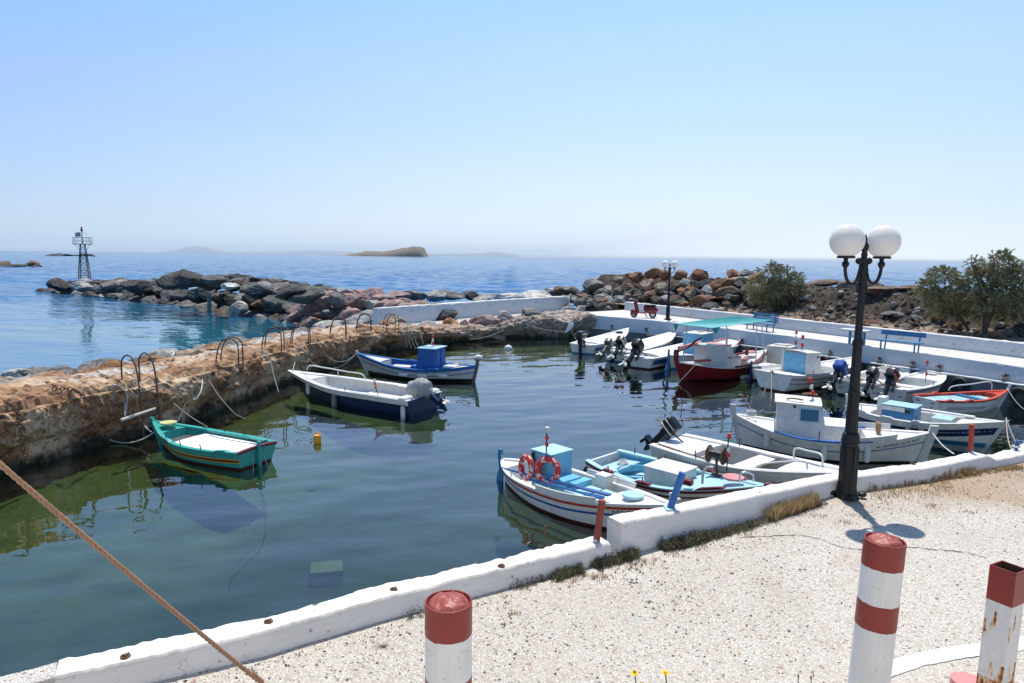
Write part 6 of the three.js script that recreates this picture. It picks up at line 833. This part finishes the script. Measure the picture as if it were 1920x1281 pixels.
  tag(part('plank', rb(2.6, 0.12, 0.2).rotateY(0.3).translate(P(845, 630, 0.35).x, 0.38, P(845, 630, 0.35).z), M.oldWood), 'grey weathered plank on the low rocks at the head of the jetty', 'plank');
  tag(part('pipe', rod(P(772, 631, 0.45), P(800, 630, 0.45), 0.06), M.paleGrey), 'short pale pipe lying level by the jetty head, left of the plank', 'pipe');
  line('thin rope from the jetty head to the blue caique’s cabin roof', P(812, 625, 0.6), P(806, 655, 1.35), 0.1, M.ropeGrey, 0.012);
}
// ------------------------------------------------------------------ floats
{
  const p = P(595, 830, 0), o = thing('jerrycan_float', 'orange plastic canister floating upright between the two left boats', 'canister', p.setY(-0.03), 0.4), om = new THREE.MeshPhysicalMaterial({ color: col(0.75, 0.32, 0.01), roughness: 0.35, bumpMap: FINE, bumpScale: 0.01 });
  part('body', rb(0.19, 0.3, 0.15, 0, 0.1, 0, 0.03), om, o); part('handle', tube([V(-0.05, 0.25, 0), V(-0.04, 0.29, 0), V(0.03, 0.29, 0), V(0.05, 0.25, 0)], 0.014, 14), om, o); part('cap', new THREE.CylinderGeometry(0.025, 0.025, 0.035, 14).translate(0.065, 0.262, 0), om, o);
  for (const [u, v, r, m, l, sx] of [[953, 653, 0.17, M.white, 'round white float right of the pale rock slab', 1.3], [897, 671, 0.15, M.white, 'white oval float behind the blue caique’s stern', 1.5], [855, 686, 0.13, M.yellow, 'small yellow float beside the blue caique’s stern post', 1.2]]) { const b = thing('float', l, 'buoy', P(u, v, 0.05)); part('float_body', ball(r, 0, 0, 0, sx, 1, 1), m, b); part('eyelet', new THREE.TorusGeometry(r * 0.22, r * 0.07, 6, 14).translate(0, r, 0), m, b); }
  const f = thing('flag_buoy', 'thin stick with a pale flag at the corner of the far quay', 'flag', P(1083, 640, 0)), a = P(1063, 606, 1.15).sub(f.position); a.y = heightAt(f.position.x, f.position.z, 604); a.x = (1064 - 1083) * f.position.distanceTo(EYE) / FOCAL; a.z = 0;
  part('stick', rod(V(0, -0.1, 0), a, 0.016), M.oldWood, f); part('flag', sweep(10, (i) => { const h = 0.62 * i, p = a.clone().lerp(V(0, 0, 0), 0.02 + 0.02 * i), k = 0.05 * Math.sin(i * 6); const w = 0.34 * (0.35 + 0.65 * Math.sin(PI * Math.min(1, 0.25 + i * 0.7))); return [V(p.x + 0.05 - h * 0.35, p.y - h, k), V(p.x + 0.05 - h * 0.35 + w, p.y - h * 0.85, k + 0.06), V(p.x + 0.05 - h * 0.35 + w, p.y - h * 0.85, k + 0.075), V(p.x + 0.05 - h * 0.35, p.y - h, k + 0.015)]; }), M.cloth, f);
  for (const [u, v, l] of [[1612, 703, 'just right of the lamp pole'], [1801, 722, 'above the red-rimmed dinghy'], [1548, 690, 'behind the sky blue door caique'], [1912, 742, 'at the right edge of the photo']]) { const b = P(u, v, 0.4), t = thing('tyre', 'black tyre hung on the far quay footing, ' + l, 'tyre', b); let q = 0, e = 1e9; const c = new THREE.CatmullRomCurve3(quayFront.map(([x, z]) => V(x - 0.3, 0, z - 0.03))); for (let k = 0; k <= 300; k++) { const s = c.getPoint(k / 300), d = Math.abs(proj(s.setY(0.35))[0] - u); if (d < e) { e = d; q = k / 300; } } const s = c.getPoint(q), d = c.getTangent(q), N = V(-d.z, 0, d.x); t.position.copy(s.addScaledVector(N, 0.09).setY(0.33)); t.rotation.y = Math.atan2(N.x, N.z); part('tyre_ring', new THREE.TorusGeometry(0.26, 0.09, 12, 30), M.rubber, t); part('lanyard', rod(V(0, 0.26, 0), V(0, 0.36, -0.12), 0.012), M.ropeGrey, t); }
  // iron mooring cleats with rope on the ledge
  const c = new THREE.CatmullRomCurve3(quayFront.map(([x, z]) => V(x - 0.15, 0, z - 0.01)));
  [[1146, 'left of the pale-covered boat'], [1176, 'beside the end boat’s bow'], [1212, 'by the pale-covered boat’s bow'], [1394, 'behind the awning pole'], [1460, 'behind the red caique’s bow'], [1556, 'left of the lamp pole'], [1648, 'right of the lamp pole'], [1709, 'behind the blue-cover dinghy’s bow'], [1757, 'behind the two-motor dinghy’s bow'], [1884, 'near the red-rimmed dinghy’s bow']].forEach(([u, l]) => { let q = 0, e = 1e9; for (let k = 0; k <= 400; k++) { const d = Math.abs(proj(c.getPoint(k / 400).setY(0.65))[0] - u); if (d < e) { e = d; q = k / 400; } } const s = c.getPoint(q).setY(lerp(0.5, 0.85, q)), o = thing('mooring_iron', 'rusty rope-wound mooring iron on the quay ledge, ' + l, 'mooring', s, q * 9); part('iron', [rod(V(0, -0.02, 0), V(0.03, 0.28, 0), 0.045, 0.035), rod(V(-0.1, 0.2, 0), V(0.14, 0.22, 0), 0.03)], M.rust, o); part('rope_turns', [0, 1, 2].map((k) => tube(Array.from({ length: 10 }, (_, i) => V(0.075 * Math.cos(i * 0.63), 0.05 + 0.04 * k, 0.075 * Math.sin(i * 0.63))), 0.022, 24, 5, true)), M.ropeM, o); part('hanging_end', rope(V(0.05, 0.05, 0), V(-0.12, -0.45, 0.1), 0.05, 0.03), M.weed, o); });
}
// ------------------------------------------------------------------ far quay furniture
{
  const benchBlue = paintM(0.03, 0.2, 0.4, 0.45);
  const A = P(1656, 655, 1.35), Bp = P(1716, 661.5, 1.35), d = Bp.clone().sub(A), L = d.length() + 0.5, o = thing('bench', 'blue bench with a single-board back on the far quay', 'bench', A.clone().lerp(Bp, 0.5), Math.atan2(-d.z, d.x));
  const bench = (o, L, slats) => {
    for (let k = 0; k < (slats ? 4 : 2); k++) part('seat_board', rb(L, 0.04, slats ? 0.1 : 0.2, 0, 0.4, (slats ? -0.18 + 0.12 * k : -0.1 + 0.22 * k), 0.01), benchBlue, o);
    for (let k = 0; k < (slats ? 4 : 1); k++) part('back_board', rb(L, slats ? 0.08 : 0.2, 0.035, 0, slats ? 0.5 + 0.11 * k : 0.7, -0.3 - 0.02 * k, 0.01), benchBlue, o);
    for (const s of [-1, 1]) { part('leg', rb(0.06, 0.4, 0.05, s * (L / 2 - 0.22), 0.2, 0.18), benchBlue, o); part('leg', rod(V(s * (L / 2 - 0.22), 0, -0.2), V(s * (L / 2 - 0.22), 0.8, -0.32), 0.032), benchBlue, o); part('rail', rb(0.05, 0.05, 0.5, s * (L / 2 - 0.22), 0.36, -0.03), benchBlue, o); }
  };
  bench(o, L, false);
  const C = P(1400, 617, 1.35), D = P(1440, 624, 1.35), e = D.clone().sub(C), o2 = thing('bench', 'blue slatted bench half hidden by the turquoise awning', 'bench', C.clone().lerp(D, 0.5).add(V(0.2, 0, -0.2)), Math.atan2(-e.z, e.x)); bench(o2, Math.min(2.4, e.length() + 0.3), true);
  const t = P(1598, 645, 1.35), o3 = thing('stone_bench', 'white slab table on a blue leg beside the lamp pole', 'table', t, Math.atan2(-d.z, d.x)); part('slab', rb(1.15, 0.07, 0.5, 0.1, 0.62, 0, 0.02), M.limewash, o3); for (const s of [-0.12, 0.5]) part('leg', rb(0.1, 0.6, 0.08, s, 0.3, 0, 0.01), benchBlue, o3);
}
{
  const o = thing('motor_scooter', 'red motor scooter parked on the far quay left of the lamp', 'scooter', P(1207, 596, 1.35), Math.atan2(0.42, -0.9)), red = paintM(0.2, 0.008, 0.014, 0.25);
  for (const x of [-0.55, 0.62]) { const w = part('wheel', new THREE.TorusGeometry(0.18, 0.055, 10, 26).translate(x, 0.23, 0), M.rubber, o); part('rim', new THREE.CylinderGeometry(0.13, 0.13, 0.06, 18).rotateX(PI / 2).translate(x, 0.23, 0), M.chrome, w); }
  part('rear_body', [ball(0.3, -0.45, 0.5, 0.08, 1.35, 0.8, 0.5), ball(0.3, -0.45, 0.5, -0.08, 1.35, 0.8, 0.5), rb(0.75, 0.3, 0.26, -0.35, 0.58, 0, 0.08)], red, o); part('floor', rb(0.5, 0.06, 0.32, 0.15, 0.3, 0, 0.02), red, o);
  part('leg_shield', [extrude([[0.32, 0.28], [0.42, 0.28], [0.6, 0.92], [0.52, 0.95]], 0.44, 0.01).translate(0, 0, -0.22)], red, o); part('front_fender', ball(0.22, 0.63, 0.32, 0, 1.05, 0.8, 0.45), red, o); part('seat', rb(0.72, 0.12, 0.28, -0.38, 0.78, 0, 0.05), M.black, o);
  part('handlebar', [rod(V(0.6, 0.3, 0), V(0.48, 1.05, 0), 0.035), rod(V(0.46, 1.05, -0.3), V(0.46, 1.05, 0.3), 0.018), ball(0.09, 0.54, 1.02, 0, 1, 0.9, 1.1)], red, o); part('mirror', [rod(V(0.46, 1.05, 0.22), V(0.42, 1.25, 0.28), 0.01), ball(0.05, 0.42, 1.27, 0.28, 0.4, 1, 1)], M.chrome, o); part('tail_light', rb(0.04, 0.08, 0.12, -0.86, 0.55, 0), M.lampRed, o); part('stand', [rod(V(-0.1, 0.3, 0.1), V(-0.2, 0.02, 0.16), 0.018), rod(V(-0.1, 0.3, -0.1), V(-0.2, 0.02, -0.16), 0.018)], M.black, o);
}
{
  const p = P(159, 527, 1.3), o = thing('beacon_tower', 'rusty lattice beacon tower with a red light at the breakwater tip', 'beacon', p, 0.35), rp = mat(0.26, 0.15, 0.09, 0.8), dk = mat(0.03, 0.02, 0.018, 0.8), wp = paintM(0.6, 0.6, 0.6), H = heightAt(p.x, p.z, 458) - p.y, T = heightAt(p.x, p.z, 427) - p.y;
  const leg = (k, y) => { const a = k * PI / 2 + PI / 4, r = lerp(0.86, 0.34, y / H); return V(Math.cos(a) * r, y, Math.sin(a) * r); };
  part('concrete_foot', rb(2.2, 0.7, 2.2, 0, -0.3, 0, 0.1), ST.grey, o);
  const sect = [[0, 0.42, rp], [0.42, 0.78, dk], [0.78, 1, wp]];
  for (let k = 0; k < 4; k++) for (const [a, b, m] of sect) part('leg', rod(leg(k, a * H), leg(k, b * H), 0.055), m, o);
  for (let i = 0; i < 7; i++) for (let k = 0; k < 4; k++) { const a = i / 7 * H, b = (i + 1) / 7 * H, m = i < 3 ? rp : i < 5 ? dk : wp; part('brace', rod(leg(k, a), leg(k + 1, b), 0.03), m, o); part('brace', rod(leg(k, b), leg(k + 1, b), 0.03), m, o); }
  part('platform', rb(1.85, 0.07, 1.85, 0, H, 0, 0.01), dk, o);
  for (const [x0, z0, x1, z1] of [[-0.9, -0.9, 0.9, -0.9], [0.9, -0.9, 0.9, 0.9], [0.9, 0.9, -0.9, 0.9], [-0.9, 0.9, -0.9, -0.9]]) part('railing', [0.42, 0.85].map((h) => rod(V(x0, H + h, z0), V(x1, H + h, z1), 0.03)).concat([0, 0.33, 0.66].map((f) => rod(V(lerp(x0, x1, f), H, lerp(z0, z1, f)), V(lerp(x0, x1, f), H + 0.85, lerp(z0, z1, f)), 0.025))), wp, o);
  for (const [x, z] of [[-0.85, 0], [0.85, 0]]) part('strut', rod(V(x, H, z), V(x * 0.45, H - 0.75, z), 0.025), wp, o);
  part('mast', rod(V(0, H, 0), V(0, T - 0.35, 0), 0.05), dk, o); part('solar_panel', move(rb(0.6, 0.04, 0.6), -0.42, H + 1.2, 0.1, 1.1, 0.2, 0), paintM(0.16, 0.22, 0.27, 0.2), o); part('solar_panel', move(rb(0.55, 0.04, 0.4), 0.38, H + 1.35, 0, 0, 0, -0.6), paintM(0.3, 0.33, 0.34, 0.3), o);
  part('light', [new THREE.CylinderGeometry(0.13, 0.15, 0.2, 14).translate(0, T - 0.35, 0)], dk, o); part('lantern', [new THREE.CylinderGeometry(0.09, 0.1, 0.3, 14).translate(0, T - 0.1, 0), ball(0.09, 0, T + 0.05, 0)], M.lampRed, o);
  const ps = P(392, 578, 0.2), m = thing('mooring_pile', 'pale green streaked pile in front of the dark boulders', 'pile', ps.setY(-0.3)); part('pile', rod(V(0, 0, 0), V(0.05, 1.7, 0), 0.2, 0.16, 12), mat(0.2, 0.26, 0.26, 0.8, { bumpMap: ROUGH, bumpScale: 0.02 }), m); part('cap', ball(0.16, 0.05, 1.7, 0, 1, 0.7, 1), mat(0.4, 0.42, 0.4, 0.8), m);
}
// ------------------------------------------------------------------ tamarisk trees
const leafMat = new THREE.MeshPhysicalMaterial({ color: col(1, 1, 1), vertexColors: true, roughness: 0.9, transmission: 0.3, thickness: 0 });
function tamarisk(label, u, v, lobes, seed, n, stems, kind = 'tamarisk_tree', cat = 'tree') {
  const base = P(u, v, 1.6), o = thing(kind, label, cat, base), s = base.distanceTo(EYE) / FOCAL, r = rng(seed), pos = [], cl = [], right = V(Math.cos(0.6), 0, 0.0);
  const L = lobes.map(([a, b, w, h]) => [V((a - u) * s, (v - b) * s, (r() - 0.5) * w * s), w * s, h * s]), tot = lobes.reduce((q, l) => q + l[2] * l[3], 0);
  L.forEach(([c, w, h], li) => {
    const m = Math.round(n * lobes[li][2] * lobes[li][3] / tot), sprays = Math.round(m / 26);
    for (let k = 0; k < sprays; k++) {
      const a = r() * 6.283, e = Math.acos(2 * r() - 1), q = Math.pow(r(), 0.45), dir = V(Math.sin(e) * Math.cos(a), Math.cos(e), Math.sin(e) * Math.sin(a)), p0 = c.clone().add(V(dir.x * w * q * 0.9, dir.y * h * q * 0.85, dir.z * w * 0.8 * q));
      if (noise(p0.x * 1.9 + seed, p0.y * 1.9, p0.z * 1.9) < -0.12) continue;
      const d = dir.clone().multiplyScalar(0.6).add(V((r() - 0.5) * 0.7, 0.25 - 0.5 * r(), (r() - 0.5) * 0.7)).normalize(), len = 0.14 + 0.2 * r(), tone = 0.65 + 0.6 * r(), g = [0.25 * tone, 0.25 * tone, 0.115 * tone], dry = r() < 0.14;
      for (let i = 0; i < 26; i++) { const f = i / 26, p = p0.clone().addScaledVector(d, len * f).add(V((r() - 0.5) * 0.05, -0.12 * f * f, (r() - 0.5) * 0.05)), t = V(r() - 0.5, r() - 0.35, r() - 0.5).normalize().multiplyScalar(0.04 + 0.04 * r()).addScaledVector(d, 0.05), b = V(r() - 0.5, r() - 0.5, r() - 0.5).normalize().multiplyScalar(0.019); pos.push(p.x - b.x, p.y - b.y, p.z - b.z, p.x + b.x, p.y + b.y, p.z + b.z, p.x + t.x, p.y + t.y, p.z + t.z); const c3 = dry ? [0.24, 0.18, 0.09] : g; for (let q2 = 0; q2 < 3; q2++) cl.push(...c3); }
    }
  });
  const g = new THREE.BufferGeometry(); g.setAttribute('position', new THREE.BufferAttribute(new Float32Array(pos), 3)); g.setAttribute('color', new THREE.BufferAttribute(new Float32Array(cl), 3)); g.computeVertexNormals();
  part('crown', g, leafMat, o);
  const st = []; for (const [a, b, rad] of stems) { const e = V((a - u) * s, (v - b) * s, (r() - 0.5) * 0.6); st.push(tube([V(0, -0.2, 0), V(e.x * 0.25 + 0.05 * (r() - 0.5), e.y * 0.35, e.z * 0.3), V(e.x * 0.7, e.y * 0.7, e.z * 0.8), e], rad, 14, 6)); for (let k = 0; k < 5; k++) { const l = L[Math.floor(r() * L.length)], q = e.clone().lerp(V(0, 0, 0), 0.25 * r()), f = l[0].clone().add(V((r() - 0.5) * l[1], (r() - 0.3) * l[2], (r() - 0.5) * l[1])); st.push(tube([q, q.clone().lerp(f, 0.5).add(V(0.06 * (r() - 0.5), 0.05, 0)), f], rad * 0.3, 8, 5)); } }
  part('trunk', st, mat(0.1, 0.07, 0.05, 0.9), o); return o;
}
tamarisk('bushy olive green tamarisk between the boulder heap and the lamp', 1452, 594, [[1440, 520, 26, 20], [1470, 525, 26, 22], [1420, 545, 22, 22], [1455, 548, 34, 26], [1490, 552, 20, 20], [1432, 562, 22, 18], [1480, 535, 22, 20], [1447, 508, 12, 10]], 11, 70000, [[1455, 560, 0.07], [1440, 555, 0.05], [1470, 558, 0.05]]);
tamarisk('leaning smaller tamarisk left of the rightmost tree', 1822, 634, [[1775, 540, 24, 18], [1752, 560, 18, 18], [1785, 562, 24, 22], [1800, 588, 20, 20], [1768, 580, 20, 16], [1788, 600, 18, 14]], 23, 48000, [[1798, 590, 0.07], [1805, 600, 0.05]]);
tamarisk('tallest tamarisk at the right edge of the photo', 1843, 638, [[1855, 525, 26, 22], [1880, 540, 24, 22], [1840, 545, 24, 24], [1865, 565, 36, 26], [1895, 568, 16, 18], [1830, 575, 20, 20], [1850, 592, 26, 18], [1815, 522, 12, 12], [1862, 508, 12, 8], [1885, 590, 18, 14]], 37, 80000, [[1850, 590, 0.09], [1862, 580, 0.06]]);
tamarisk('small yellow green shrub on the earth bank right of the lamp', 1634, 606, [[1634, 584, 9, 10], [1640, 592, 7, 8], [1632, 598, 8, 6]], 51, 8000, [[1634, 590, 0.02]], 'shrub', 'shrub');

// ------------------------------------------------------------------ weeds, dry grass, flowers, the rope in front
{
  const blade = (() => { const r = rng(4), p = [], c = []; for (let i = 0; i < 9; i++) { const a = r() * 6.283, l = 0.6 + 0.4 * r(), b = 0.35 * r() + 0.1, w = 0.022, x = Math.cos(a), z = Math.sin(a), q = [V(-z * w, 0, x * w), V(z * w, 0, -x * w), V(x * b * 0.4 - z * w * 0.7, l * 0.6, z * b * 0.4 + x * w * 0.7), V(x * b * 0.4 + z * w * 0.7, l * 0.6, z * b * 0.4 - x * w * 0.7), V(x * b, l, z * b)]; for (const t of [[0, 1, 2], [1, 3, 2], [2, 3, 4]]) for (const k of t) { p.push(q[k].x, q[k].y, q[k].z); c.push(1, 1, 1); } } const g = new THREE.BufferGeometry(); g.setAttribute('position', new THREE.BufferAttribute(new Float32Array(p), 3)); g.computeVertexNormals(); return boxUV(g); })();
  const leafy = (() => { const r = rng(8), p = []; for (let i = 0; i < 30; i++) { const a = r() * 6.283, h = r() * 0.9, o = V(Math.cos(a) * 0.35 * r(), h, Math.sin(a) * 0.35 * r()), u = V(r() - 0.5, r() - 0.3, r() - 0.5).normalize().multiplyScalar(0.2), w = V(r() - 0.5, r() - 0.5, r() - 0.5).normalize().multiplyScalar(0.06), e = o.clone().add(u), m = o.clone().lerp(e, 0.5); for (const q of [o, m.clone().add(w), e, o, e, m.clone().sub(w)]) p.push(q.x, q.y, q.z); } const g = new THREE.BufferGeometry(); g.setAttribute('position', new THREE.BufferAttribute(new Float32Array(p), 3)); g.computeVertexNormals(); return boxUV(g); })();
  const gm = new THREE.MeshPhysicalMaterial({ color: col(1, 1, 1), roughness: 0.9, transmission: 0.3, thickness: 0 });
  const plant = (name, label, geo, list) => { const m = new THREE.InstancedMesh(geo, gm, list.length), q = new THREE.Object3D(), r = rng(list.length + 2), c = new THREE.Color(); list.forEach(([p, s, k], i) => { q.position.copy(p); q.rotation.set((r() - 0.5) * 0.5, r() * 6.28, (r() - 0.5) * 0.5); q.scale.set(s * (0.8 + 0.4 * r()), s * (0.7 + 0.6 * r()), s * (0.8 + 0.4 * r())); q.updateMatrix(); m.setMatrixAt(i, q.matrix); m.setColorAt(i, c.setRGB(...k)); }); m.name = numbered(name); m.castShadow = m.receiveShadow = true; scene.add(m); tag(m, label, 'grass', null, 'stuff'); };
  const r = rng(66), dark = [], dry = [], dryCol = () => { const k = 0.7 + 0.6 * r(); return [0.42 * k, 0.3 * k, 0.14 * k]; }, darkCol = () => { const k = 0.6 + 0.7 * r(); return r() < 0.7 ? [0.075 * k, 0.075 * k, 0.035 * k] : r() < 0.6 ? [0.14 * k, 0.09 * k, 0.05 * k] : [0.16 * k, 0.19 * k, 0.05 * k]; };
  const spread = (pts, n, wid, f) => { const c = new THREE.CatmullRomCurve3(pts.map(([u, v]) => P(u, v, 1.91))); for (let i = 0; i < n; i++) { const t = r(), p = c.getPoint(t), k = (r() + r() - 1); p.add(V((r() - 0.5) * 0.1, 0, k * wid)); p.y = groundY(p.x, p.z) - 0.005; f(p, t, Math.abs(k)); } };
  spread([[1040, 1088], [1110, 1066], [1180, 1047], [1260, 1028], [1340, 1007], [1420, 985], [1500, 958], [1545, 944]], 2600, 0.11, (p, t, k) => { if (noise(p.x * 3, 1, p.z * 3) > -0.28) dark.push([p, (0.035 + 0.1 * r() * (0.6 + 1.4 * Math.max(0, noise(p.x * 1.7, 3, p.z * 1.7)))) * (1 - 0.6 * k) * (0.5 + 0.8 * Math.sin(PI * Math.min(1, t + 0.12))), darkCol()]); });
  spread([[760, 1165], [850, 1138], [950, 1110], [1040, 1083]], 110, 0.04, (p) => { if (noise(p.x * 2.2, 4, p.z * 2) > 0.12) dark.push([p, 0.03 + 0.06 * r(), darkCol()]); });
  spread([[1020, 1104], [1130, 1080], [1230, 1050], [1330, 1022]], 400, 0.12, (p) => { if (noise(p.x * 4, 1, p.z * 4) > 0.05) dry.push([p, 0.025 + 0.03 * r(), [0.34, 0.2, 0.1]]); });
  spread([[1440, 976], [1490, 960], [1530, 945]], 420, 0.09, (p) => dry.push([p, 0.07 + 0.13 * r(), dryCol()])); spread([[1625, 918], [1700, 906], [1780, 895], [1860, 884], [1915, 878]], 1500, 0.16, (p, t, k) => dry.push([p, (0.05 + 0.12 * r()) * (1 - 0.7 * k) * (t < 0.65 ? 1 : 0.55), dryCol()]));
  spread([[1640, 935], [1720, 920], [1800, 910]], 700, 0.35, (p) => { if (noise(p.x * 3, 2, p.z * 3) > -0.1) dry.push([p, 0.02 + 0.04 * r(), dryCol()]); }); spread([[1560, 952], [1640, 945], [1760, 935], [1880, 925]], 700, 0.7, (p) => { if (noise(p.x * 2.5, 7, p.z * 2.5) > 0.08) dry.push([p, 0.015 + 0.03 * r(), dryCol()]); });
  for (const [u, v, n, w] of [[1582, 980, 50, 0.1], [1815, 961, 40, 0.09], [1745, 950, 30, 0.08], [1530, 968, 40, 0.12], [1400, 1003, 40, 0.1], [965, 1153, 24, 0.04], [1290, 996, 40, 0.1], [1600, 967, 26, 0.08]]) { const p0 = P(u, v, 1.91); for (let i = 0; i < n; i++) { const p = p0.clone().add(V((r() + r() - 1) * w * 1.6, 0, (r() + r() - 1) * w)); p.y = groundY(p.x, p.z) - 0.004; dry.push([p, 0.018 + 0.03 * r(), r() < 0.75 ? dryCol() : darkCol()]); } }
  plant('weeds', 'dark low weeds growing along the foot of the kerb wall', leafy, dark); plant('dry_grass', 'golden dry grass at the foot of the kerb wall and over the gravel', blade, dry);
  const tuft = [], p0 = P(1640, 605, 1.7);
  const flower = (label, u, v, depth, yaw, open) => {
    const hd = PD(u, v, depth), o = thing('yellow_flower', label, 'flower', V(hd.x + 0.01, 3.4, hd.z)), top = V(-0.01, hd.y - 3.4, 0);
    part('stem', tube([V(0, -0.01, 0), V(0.008, top.y * 0.5, 0.004), top], 0.0022, 14, 6), mat(0.035, 0.05, 0.015, 0.7), o);
    const ym = new THREE.MeshPhysicalMaterial({ color: col(0.8, 0.56, 0.01), roughness: 0.6, transmission: 0.25, thickness: 0 });
    for (let k = 0; k < 13; k++) { const a = k / 13 * 6.283, up = open ? 0.25 + 0.15 * Math.sin(k * 5) : -0.35, d = V(Math.cos(a) * Math.cos(up), Math.sin(up), Math.sin(a) * Math.cos(up)), n = V(-Math.sin(a), 0, Math.cos(a)); part('petal', sweep(3, (i) => { const p = top.clone().addScaledVector(d, 0.003 + 0.0115 * i), w = 0.0032 * Math.sin(PI * (0.25 + 0.6 * i)); return [p.clone().addScaledVector(n, -w), p.clone().add(V(0, 0.0006, 0)), p.clone().addScaledVector(n, w), p.clone().add(V(0, -0.0006, 0))]; }), ym, o); }
    part('flower_centre', ball(0.0058, top.x, top.y + 0.001, top.z, 1, 0.8, 1, 12, 8), paintM(0.55, 0.3, 0.01, 0.8), o); part('calyx', new THREE.ConeGeometry(0.005, 0.008, 10).rotateX(PI).translate(top.x, top.y - 0.004, top.z), mat(0.06, 0.08, 0.02, 0.8), o);
  };
  flower('drooping yellow flower at the bottom edge, left of the open one', 1190, 1260, 2.15, 0, false); flower('open bright yellow flower at the bottom edge', 1248, 1263, 2.1, 0, true); flower('yellow flower just peeping over the bottom edge', 1204, 1282, 2.12, 0, false);
  for (const [u, v, l] of [[1497, 1268, 'left'], [1521, 1271, 'right']]) { const h = PD(u, v, 2.15), o = thing('seed_stalk', `thin dry seed stalk at the bottom edge, ${l} one of the pair before the bollard`, 'plant', V(h.x, 3.4, h.z)); part('stalk', tube([V(0, -0.01, 0), V(0.006, (h.y - 3.4) / 2, 0), V(0, h.y - 3.4, 0)], 0.0014, 10, 5), mat(0.1, 0.08, 0.04, 0.9), o); part('seed_head', ball(0.004, 0, h.y - 3.4, 0, 0.7, 1.6, 0.7, 10, 8), mat(0.12, 0.07, 0.05, 0.9), o); }
  const wp = P(718, 1213, 1.91), w = thing('small_weed', 'small dry weed with a yellow bud on the gravel left of the short bollard', 'plant', wp); const q = []; for (let i = 0; i < 26; i++) { const a = r() * 6.28, l = 0.03 + 0.05 * r(); q.push(rod(V(0.02 * (r() - 0.5), 0, 0.02 * (r() - 0.5)), V(Math.cos(a) * l, 0.01 + 0.025 * r(), Math.sin(a) * l * 0.8), 0.0016, 0.0008, 4)); } part('leaves', q, mat(0.13, 0.1, 0.05, 0.9), w); part('bud', ball(0.006, -0.05, 0.02, 0.02), M.yellow, w);
  // the taut rope in the foreground: three twisted strands
  const a = PD(-60, 815, 2.55), b = PD(478, 1268, 3.55), dir = b.clone().sub(a), c = b.clone().addScaledVector(dir, 0.3), L = c.clone().sub(a).length(), n1 = V(0, 1, 0).cross(dir).normalize(), n2 = dir.clone().normalize().cross(n1), o = thing('brown_rope', 'taut twisted brown rope crossing the lower left corner', 'rope');
  const rm = mat(0.3, 0.17, 0.1, 0.85, { bumpMap: ROUGH, bumpScale: 0.003 }), start = a.clone().addScaledVector(dir, -0.25), LL = c.clone().sub(start).length(), turns = LL / 0.085;
  for (let k = 0; k < 3; k++) { const pts = []; for (let i = 0; i <= 420; i++) { const t = i / 420, f = t * turns * 6.283 + k * 2.094, p = start.clone().lerp(c, t); p.y -= 0.02 * Math.sin(PI * t); pts.push(p.addScaledVector(n1, 0.0055 * Math.cos(f)).addScaledVector(n2, 0.0055 * Math.sin(f))); } part('strand', new THREE.TubeGeometry(new THREE.CatmullRomCurve3(pts), 900, 0.0062, 6), rm, o); }
  part('whipping', [rod(b.clone().addScaledVector(dir, -0.02), b.clone().addScaledVector(dir, 0.035), 0.0145, 0.013, 10)], rm, o);
  const pg = thing('rope_stake', 'iron stake holding the lower end of the brown rope', 'stake', V(c.x, 1.9, c.z)); part('stake', rod(V(0, -0.05, 0), V(0, c.y - 1.9 + 0.06, 0), 0.03), M.rust, pg);
}

// ------------------------------------------------------------------ unseen cream facade added behind the camera to bounce warm light onto shaded sides
{
  const o = thing('added_house', 'unseen cream facade added behind the camera to bounce warm light', 'added_house', V(1, 1.9, 2.6)), wall = mat(0.8, 0.72, 0.62, 0.9), t = 0.3;
  part('wall', [new THREE.BoxGeometry(26, 1.2, t).translate(0, 0.6, 0), new THREE.BoxGeometry(26, 3.2, t).translate(0, 5.0, 0), ...[-12, -6.6, -1.2, 4.2, 9.6].map((x, i) => new THREE.BoxGeometry(i === 4 ? 6.8 : 4.2, 2.2, t).translate(x + (i === 4 ? 0 : 0), 2.3, 0))], wall, o);
  part('side_wall', new THREE.BoxGeometry(t, 6.6, 8).translate(-13, 3.3, 4.2), wall, o); part('side_wall', new THREE.BoxGeometry(t, 6.6, 8).translate(13, 3.3, 4.2), wall, o); part('roof', new THREE.BoxGeometry(27, 0.25, 9).translate(0, 6.75, 4), M.cream, o);
  for (const x of [-9.3, -3.9, 1.5]) { const w = part('window', new THREE.BoxGeometry(1.2, 2.2, 0.04).translate(x, 2.3, 0.05), M.glass, o); part('shutter', rb(0.58, 2.2, 0.05, x - 0.88, 2.3, -0.19), M.blue, w); part('shutter', rb(0.58, 2.2, 0.05, x + 0.88, 2.3, -0.19), M.blue, w); }
}

renderer.render(scene, camera);
